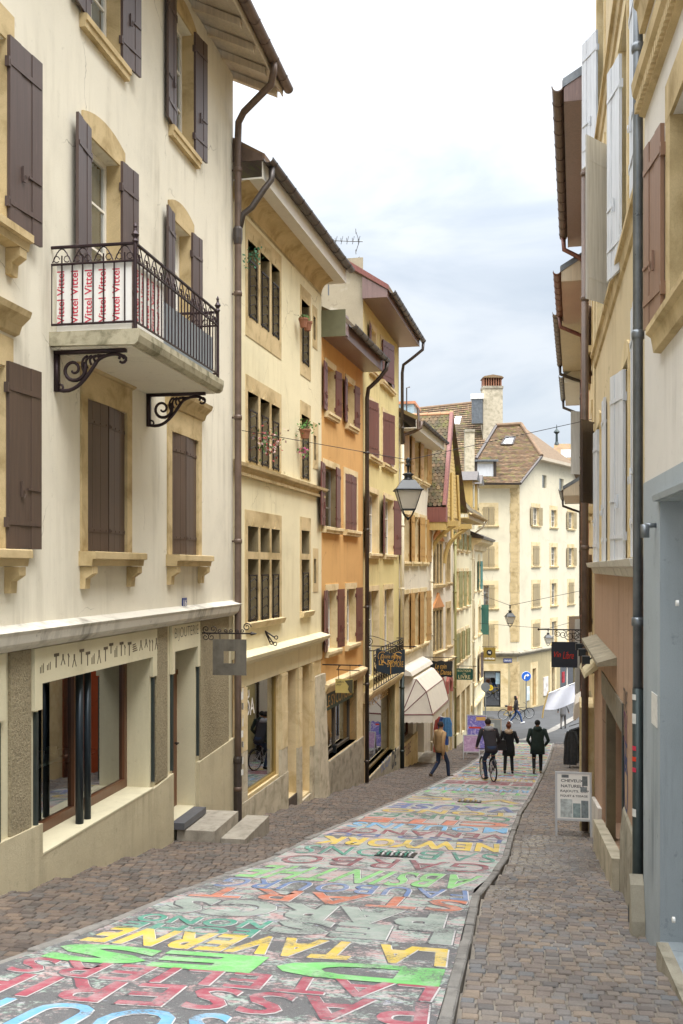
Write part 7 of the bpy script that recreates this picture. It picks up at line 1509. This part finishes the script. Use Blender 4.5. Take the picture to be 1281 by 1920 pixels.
def person(label, loc, rz, H, feet, hands, top, hem, legs, shoes, hair, knees=None, elbows=None, lean=(0, 0), hip_z=None, head_turn=0.0, topw=1.0, flare=1.0, long_hair=False, bun=False, beanie=None, hood=None, collar=None, hiptilt=0.0):
    """feet / hands: ((left), (right)) ankle and wrist points in local metres; +Y is the way the person faces"""
    t = thing('person', label, 'person', loc, rz); k = H / 1.75; hz = hip_z or .93 * k; lx, ly_ = lean
    pel = Vector((0, 0, hz)); chest = Vector((lx * .75, ly_ * .75, hz + .36 * k)); neck = Vector((lx, ly_, hz + .56 * k)); head = neck + Vector((lx * .1, ly_ * .12 + .02, .155 * k))
    V = [(pel, .12 * k), (pel.lerp(chest, .5), .11 * k), (chest, .13 * k), (neck, .052 * k), (head + Vector((0, .012, -.075 * k)), .06 * k), (head + Vector((0, 0, .0)), .083 * k), (head + Vector((0, -.008, .065 * k)), .07 * k)]; E = [(0, 1), (1, 2), (2, 3), (3, 4), (4, 5), (5, 6)]
    fd = Vector((math.sin(-head_turn), math.cos(head_turn), 0)); sdv = Vector((fd.y, -fd.x, 0))
    def add(co, r, par): V.append((Vector(co), r)); E.append((par, len(V) - 1)); return len(V) - 1
    add(head + fd * .098 * k + Vector((0, 0, -.01)), .013, 5)                                   # nose
    for sg in (-1, 1): add(head + sdv * sg * .088 * k + Vector((0, 0, -.005)), .018, 5)          # ears
    J = {}
    for i, sg in enumerate((-1, 1)):
        sh_ = Vector((sg * .185 * k * topw + lx * .95, ly_ * .95, hz + .50 * k)); wr = Vector(hands[i]); el = Vector(elbows[i]) if elbows else sh_.lerp(wr, .52) + Vector((sg * .03, -.06, 0))
        a = add(sh_, .055 * k, 2); b = add(el, .042 * k, a); c = add(wr, .028 * k, b); dr = (wr - el).normalized(); pm = wr + dr * .075 * k; d = add(pm, .026 * k, c); side = dr.cross(Vector((0, 1, .2))).normalized()
        for f_, (o_, L) in enumerate(((-.027, .06), (-.009, .075), (.009, .07), (.026, .055))):
            e_ = add(pm + side * o_ * k + dr * L * .55 * k, .0085, d); add(pm + side * o_ * k + dr * L * k * .95 + Vector((0, .018, 0)), .0075, e_)
        e_ = add(wr + dr * .03 * k + side * -.035 * k, .010, c); add(wr + dr * .075 * k + side * -.05 * k, .0085, e_)
        hp = pel + Vector((sg * .09 * k, 0, -.03)); an = Vector(feet[i]); kn = Vector(knees[i]) if knees else hp.lerp(an, .48) + Vector((0, .05, 0))
        h_ = add(hp, .085 * k, 0); q = add(kn, .055 * k, h_); r = add(an, .036 * k, q); J[sg] = (sh_, el, wr, hp, kn, an)
    skin_obj('body', V, E, SKIN, t)
    tm = top; hemz = hem; c0 = Vector((0, 0, 0))
    R = [(Vector((0, 0, hemz)), .175 * k * flare * topw, .13 * k * flare), (Vector((0, 0, max(hemz + .04, hz - .02))), .180 * k * topw * (1 + (flare - 1) * .5), .132 * k), (pel.lerp(chest, .45), .165 * k * topw, .120 * k), (chest, .185 * k * topw, .130 * k), (chest.lerp(neck, .55), .195 * k * topw, .118 * k), (chest.lerp(neck, .82), .145 * k * topw, .095 * k), (neck + Vector((0, 0, .01)), .075 * k, .075 * k)]
    jk = loft(R, 18).build('jacket', tm, t, smooth=True)
    for sg in (-1, 1):
        s_, e_, w_, hp, kn, an = J[sg]; mid = s_.lerp(e_, .5); m2 = e_.lerp(w_, .5)
        MB().tube([s_ + Vector((-sg * .05, 0, .01)), s_, mid, e_, m2, w_], [.05 * k, .072 * k, .063 * k, .056 * k, .050 * k, .043 * k], 10).build('sleeve', tm, jk, smooth=True)
    tr = loft([(pel + Vector((0, 0, -.10 * k)), .14 * k, .11 * k), (pel, .165 * k, .122 * k), (pel + Vector((0, 0, .08)), .15 * k, .112 * k)], 14).build('trousers', legs, t, smooth=True)
    for sg in (-1, 1):
        s_, e_, w_, hp, kn, an = J[sg]; MB().tube([hp + Vector((-sg * .01, 0, .05)), hp + Vector((0, 0, -.06)), hp.lerp(kn, .55), kn, kn.lerp(an, .4), an + (kn - an) * .08, an], [.09 * k, .093 * k, .078 * k, .062 * k, .06 * k, .052 * k, .050 * k], 10).build('trouser_leg', legs, tr, smooth=True)
        dn = (an - kn).normalized(); toe = Vector((0, 1, 0)) - dn * dn.y; toe = toe.normalized() if toe.length > .1 else Vector((0, 1, 0)); dz = Vector((0, 0, -.045)) if abs(dn.z) > .7 else dn * .05
        b_ = an + dz; MB().tube([b_ - toe * .085, b_ - toe * .06, b_ + toe * .03, b_ + toe * .13, b_ + toe * .19], [.028, .044, .042, .038, .018], 8).build('shoe', shoes, t, smooth=True)
    hm = loft([(head + Vector((0, -.012, z * k)), r * k, r * 1.08 * k) for z, r in ((-.045, .078), (0, .094), (.04, .092), (.075, .075), (.1, .045), (.112, .012))] if not long_hair else [(head + Vector((0, -.02 - .01 * i, z * k)), r * k, r * k) for i, (z, r) in enumerate(((-.26, .05), (-.18, .09), (-.1, .10), (0, .1), (.05, .094), (.09, .06), (.11, .01)))], 14)
    hm.v = [(x, y if (y - head.y) < .035 * k else head.y + .035 * k + (y - head.y - .035 * k) * (.25 if z < head.z + .05 * k else 1), z) for x, y, z in hm.v]
    hm.build('hair' if beanie is None else 'beanie', beanie or hair, t, smooth=True)
    if bun: MB().lathe([(.01, -.05), (.045, -.03), (.055, 0), (.045, .03), (.01, .05)], tuple(head + Vector((0, -.03, .12 * k))), 10).build('hair_bun', hair, t, smooth=True)
    if hood is not None: loft([(neck + Vector((0, -.05, -.12 * k)), .09 * k, .05 * k), (neck + Vector((0, -.07, -.05 * k)), .14 * k, .09 * k), (neck + Vector((0, -.05, .02 * k)), .135 * k, .10 * k), (neck + Vector((0, -.01, .055 * k)), .10 * k, .085 * k)], 14).build('hood', hood, t, smooth=True)
    if collar is not None: loft([(neck + Vector((0, 0, -.03)), .085 * k, .08 * k), (neck + Vector((0, .01, .05)), .07 * k, .07 * k)], 12).build('collar', collar, t, smooth=True)
    return t, J
def gp(u, v, k=None, A=.085): p = hit(u, v); p.z = side_h(p.y, k, A) if k is not None else gz(p.y); return p
denim, black_c, dark_tr = cloth('#27344d'), cloth('#1c1d20'), cloth('#1f2124'); brownsh, blacksh, whitesh = cloth('#4a3a2c', .6), cloth('#17171a', .6), cloth('#e4e4e6', .6)
p = gp(826, 1455, .35); H = 1.80
person('man in a tan jacket and dark jeans walking by the dance shop', tuple(p), rad(-48), H, ((-.09, -.30, .16), (.08, .26, .085)), ((-.27, .05, .82), (.27, -.10, .80)), cloth('#ac8c62', .85, .12), .84, denim, brownsh, cloth('#2a2220'), ((-.09, -.02, .50), (.09, .22, .50)), head_turn=rad(70), collar=cloth('#ac8c62'), topw=1.05)
p = gp(954, 1450); H = 1.68
person('woman in a long black coat with beige hood and shoulder bag', tuple(p), rad(4), H, ((-.13, .0, .09), (.12, -.02, .09)), ((-.25, .06, .86), (.32, .20, 1.12)), cloth('#191a1d'), .60, dark_tr, blacksh, cloth('#6d3f2a'), elbows=((-.27, -.04, 1.12), (.29, -.05, 1.05)), bun=True, hood=cloth('#b39c84'), flare=1.2, topw=1.05)
bt = thing('shoulder_bag', 'black leather shoulder bag worn by the woman in black', 'bag', (p.x - .24, p.y - .16, p.z + .80)); MB().prism([(-.17, 0), (.17, 0), (.14, .34), (-.14, .34)], -.07, .06).build('bag_body', cloth('#131416', .45), bt); MB().tube([(-.12, 0, .34), (.0, .02, .66), (.12, 0, .34)], .012, 6).build('strap', cloth('#131416', .45), bt)
p = gp(1008, 1450); H = 1.80
person('man in a black beanie and dark green parka walking away', tuple(p), rad(2), H, ((-.13, -.34, .20), (.11, .05, .085)), ((-.22, .14, .92), (.25, .12, .92)), cloth('#20302c', .8, .3, 14), .66, cloth('#16181b'), cloth('#77694f', .7), cloth('#151517'), ((-.12, .02, .50), (.11, .08, .50)), ((-.33, -.06, 1.12), (.36, -.06, 1.12)), beanie=cloth('#141416'), hood=cloth('#20302c'), topw=1.22, flare=1.12)
p = gp(968, 1356); person('woman with long dark hair in a dark jacket crossing the far street', tuple(p), rad(-82), 1.68, ((-.08, -.34, .13), (.08, .34, .09)), ((-.24, .18, .85), (.24, -.15, .82)), cloth('#2b2626'), .78, cloth('#2c4672'), whitesh, cloth('#241a18'), ((-.08, -.04, .48), (.08, .24, .48)), long_hair=True)
bt = thing('brown_handbag', 'brown handbag at the side of the woman crossing the far street', 'bag', (p.x - .38, p.y - .14, p.z + .78)); MB().prism([(-.17, 0), (.17, 0), (.13, .28), (-.13, .28)], -.06, .06).build('bag_body', cloth('#7d4a2c', .5), bt); MB().tube([(-.1, 0, .28), (.1, .05, .6), (.12, 0, .28)], .012, 5).build('strap', cloth('#7d4a2c', .5), bt)
p = at_y(1056, 1342, 60.0); p.z = gz(60.0); person('person in grey clothes mostly hidden behind the white banner', tuple(p), rad(-10), 1.72, ((-.1, -.12, .10), (.1, .2, .09)), ((-.3, .1, 1.0), (.3, .1, 1.0)), cloth('#77777a'), .75, cloth('#6d6a68'), cloth('#3a3a3c'), cloth('#3a2a22'))
# bicycles -----------------------------------------------------------
def ring(r, tube, n=28, m=6, x=0):
    o = MB()
    for i in range(n):
        a = 2 * math.pi * i / n
        for j in range(m):
            b = 2 * math.pi * j / m; rr = r + tube * math.cos(b); o.v.append((x + tube * math.sin(b), rr * math.cos(a), rr * math.sin(a)))
    for i in range(n):
        for j in range(m): o.f.append((i*m + j, ((i+1) % n)*m + j, ((i+1) % n)*m + (j+1) % m, i*m + (j+1) % m))
    return o
def bicycle(label, loc, rz, frame, rack=False, lean=0.0, steer=0.0):
    t = thing('bicycle', label, 'bicycle', loc, rz); t.rotation_euler = (0, lean, rz); r = .335; wb = 1.04; P = lambda y, z, x=0: (x, y, z)
    for y in (0, wb):
        w_ = bpy.data.objects.new('wheel', ring(r - .03, .011).build('tmp', M['alu']).data); bpy.data.objects.remove(bpy.data.objects['tmp']) if 'tmp' in bpy.data.objects else None
        COL.objects.link(w_); w_.parent = t; w_.location = (0, y, r)
        ring(r - .012, .024).build('tyre', M['black'], w_, smooth=True); o = MB()
        for i in range(14): a = math.pi * 2 * i / 14; o.tube([(.02 * (-1) ** i, .02 * math.cos(a), .02 * math.sin(a)), (0, (r - .04) * math.cos(a), (r - .04) * math.sin(a))], .0022, 3)
        o.tube([(-.045, 0, 0), (.045, 0, 0)], .018, 8).build('spokes', M['zinc'], w_)
    bb = P(.43, .28); st = P(.30, .74); hd = P(.83, .78); hd2 = P(.87, .64); o = MB()
    o.tube([bb, st], .016, 8); o.tube([P(.315, .68), P(.835, .74)], .017, 8); o.tube([bb, hd2], .02, 8); o.tube([hd, hd2], .02, 8)
    for x in (-.05, .05): o.tube([bb, P(0, r, x)], .010, 6); o.tube([P(.32, .66), P(0, r, x)], .009, 6)
    o.build('frame', frame, t, smooth=True); o = MB()
    for x in (-.05, .05): o.tube([P(.88, .62, x * .6), P(.93, .5, x), P(wb, r, x)], .012, 6)
    o.tube([P(.83, .78), P(.81, .92)], .014, 6); o.build('fork', frame, t, smooth=True)
    MB().tube([P(.74, .96, -.31), P(.80, .95, -.2), P(.83, .93, 0), P(.80, .95, .2), P(.74, .96, .31)], .013, 6).build('handlebar', M['black'], t)
    MB().tube([st, P(.275, .84)], .013, 6).build('seat_post', M['zinc'], t); MB().tube([P(.10, .87), P(.18, .885), P(.30, .87), P(.40, .865)], [.05, .075, .045, .02], 8).build('saddle', M['black'], t, smooth=True)
    MB().lathe([(.09, -.006), (.09, .006)], (.06, .43, .28), 16, 'x').build('chainring', M['black'], t)
    for x, z in ((-.09, .11), (.09, .45)): o = MB().tube([P(.43, .28, x), P(.43, z, x)], .010, 5); o.box(x - .05, x + .05, .39, .47, z - .012, z + .012); o.build('pedal_crank', M['black'], t)
    for y in (0, wb): 
        o = MB(); pr = [(y + (r + .035) * math.cos(a), r + (r + .035) * math.sin(a)) for a in [rad(20 + i * 16) for i in range(9)]]
        for (a, b), (c, d) in zip(pr, pr[1:]): o.quad((-.03, a, b), (.03, a, b), (.03, c, d), (-.03, c, d))
        o.build('mudguard', M['black'], t, fix=False)
    if rack: MB().box(-.07, .07, -.22, .28, .74, .755).tube([(-.06, .0, .74), (-.05, .0, r)], .006, 4).tube([(.06, .0, .74), (.05, .0, r)], .006, 4).build('luggage_rack', M['black'], t)
    return t
p = hit(926, 1466); brz = rad(19); bk = bicycle('white and black bicycle ridden by the man in the grey hooded jacket', (p.x, p.y, p.z), brz, plain('white_bike_paint', C('#cfcfcf'), .35)); sl_ = math.atan((gz(p.y + .5) - gz(p.y - .5)))
bk.rotation_euler = (sl_, 0, brz); Mb = bk.matrix_basis.copy(); Mb = Matrix.Translation((p.x, p.y, p.z)) @ Matrix.Rotation(brz, 4, 'Z')
base = Mb @ Vector((0, .24, 0)); dz0 = .22 * math.tan(sl_)
person('cyclist in a dark jacket with grey hood riding away on the painted road', (base.x, base.y, base.z - .02), brz, 1.80, ((-.11, .17, .13 + dz0), (.12, .08, .46 + dz0)), ((-.30, .50, .99 + dz0), (.30, .50, .99 + dz0)), cloth('#2c2b2f'), .86, cloth('#26364f'), blacksh, cloth('#241c1a'), ((-.13, .32, .56), (.16, .36, .72)), ((-.33, .26, 1.16), (.33, .26, 1.16)), (0, .30), hip_z=.97, hood=cloth('#8f9093'), topw=1.12)
p = gp(939, 1351); bicycle('yellow bicycle parked in front of the corner building', (p.x + .15, p.y + .3, p.z), rad(-78), plain('yellow_bike_paint', C('#c9a93a'), .4), lean=rad(4)); p = gp(962, 1350); bicycle('dark bicycle parked behind the crossing woman', (p.x, p.y + .9, gz(p.y + .9)), rad(-74), M['black'], True, rad(5))
# ================================================================ names of parts too small to pick apart
STUFF = {'strap_hinges', 'glazing_bars', 'gutter_bracket', 'pipe_collar', 'tool_drawings', 'display_stand', 'display_board', 'display_table', 'dentil_band', 'spokes', 'curtain', 'lettering', 'letter_outline', 'chalk_edge', 'ogee_moulding', 'transom_grille', 'window_grille', 'bracket_scrolls', 'iron_rods', 'piping', 'ridge_tiles', 'mudguard', 'iron_railing', 'balcony_railing', 'skylight_frame', 'antenna', 'balcony_bracket', 'iron_bracket', 'bottom_scrolls', 'bracket_scroll', 'rolled_shutter_post'}
for o in bpy.data.objects:
    if o.parent is not None and o.type == 'MESH' and o.name.split('.')[0] in STUFF: o['kind'] = 'stuff'
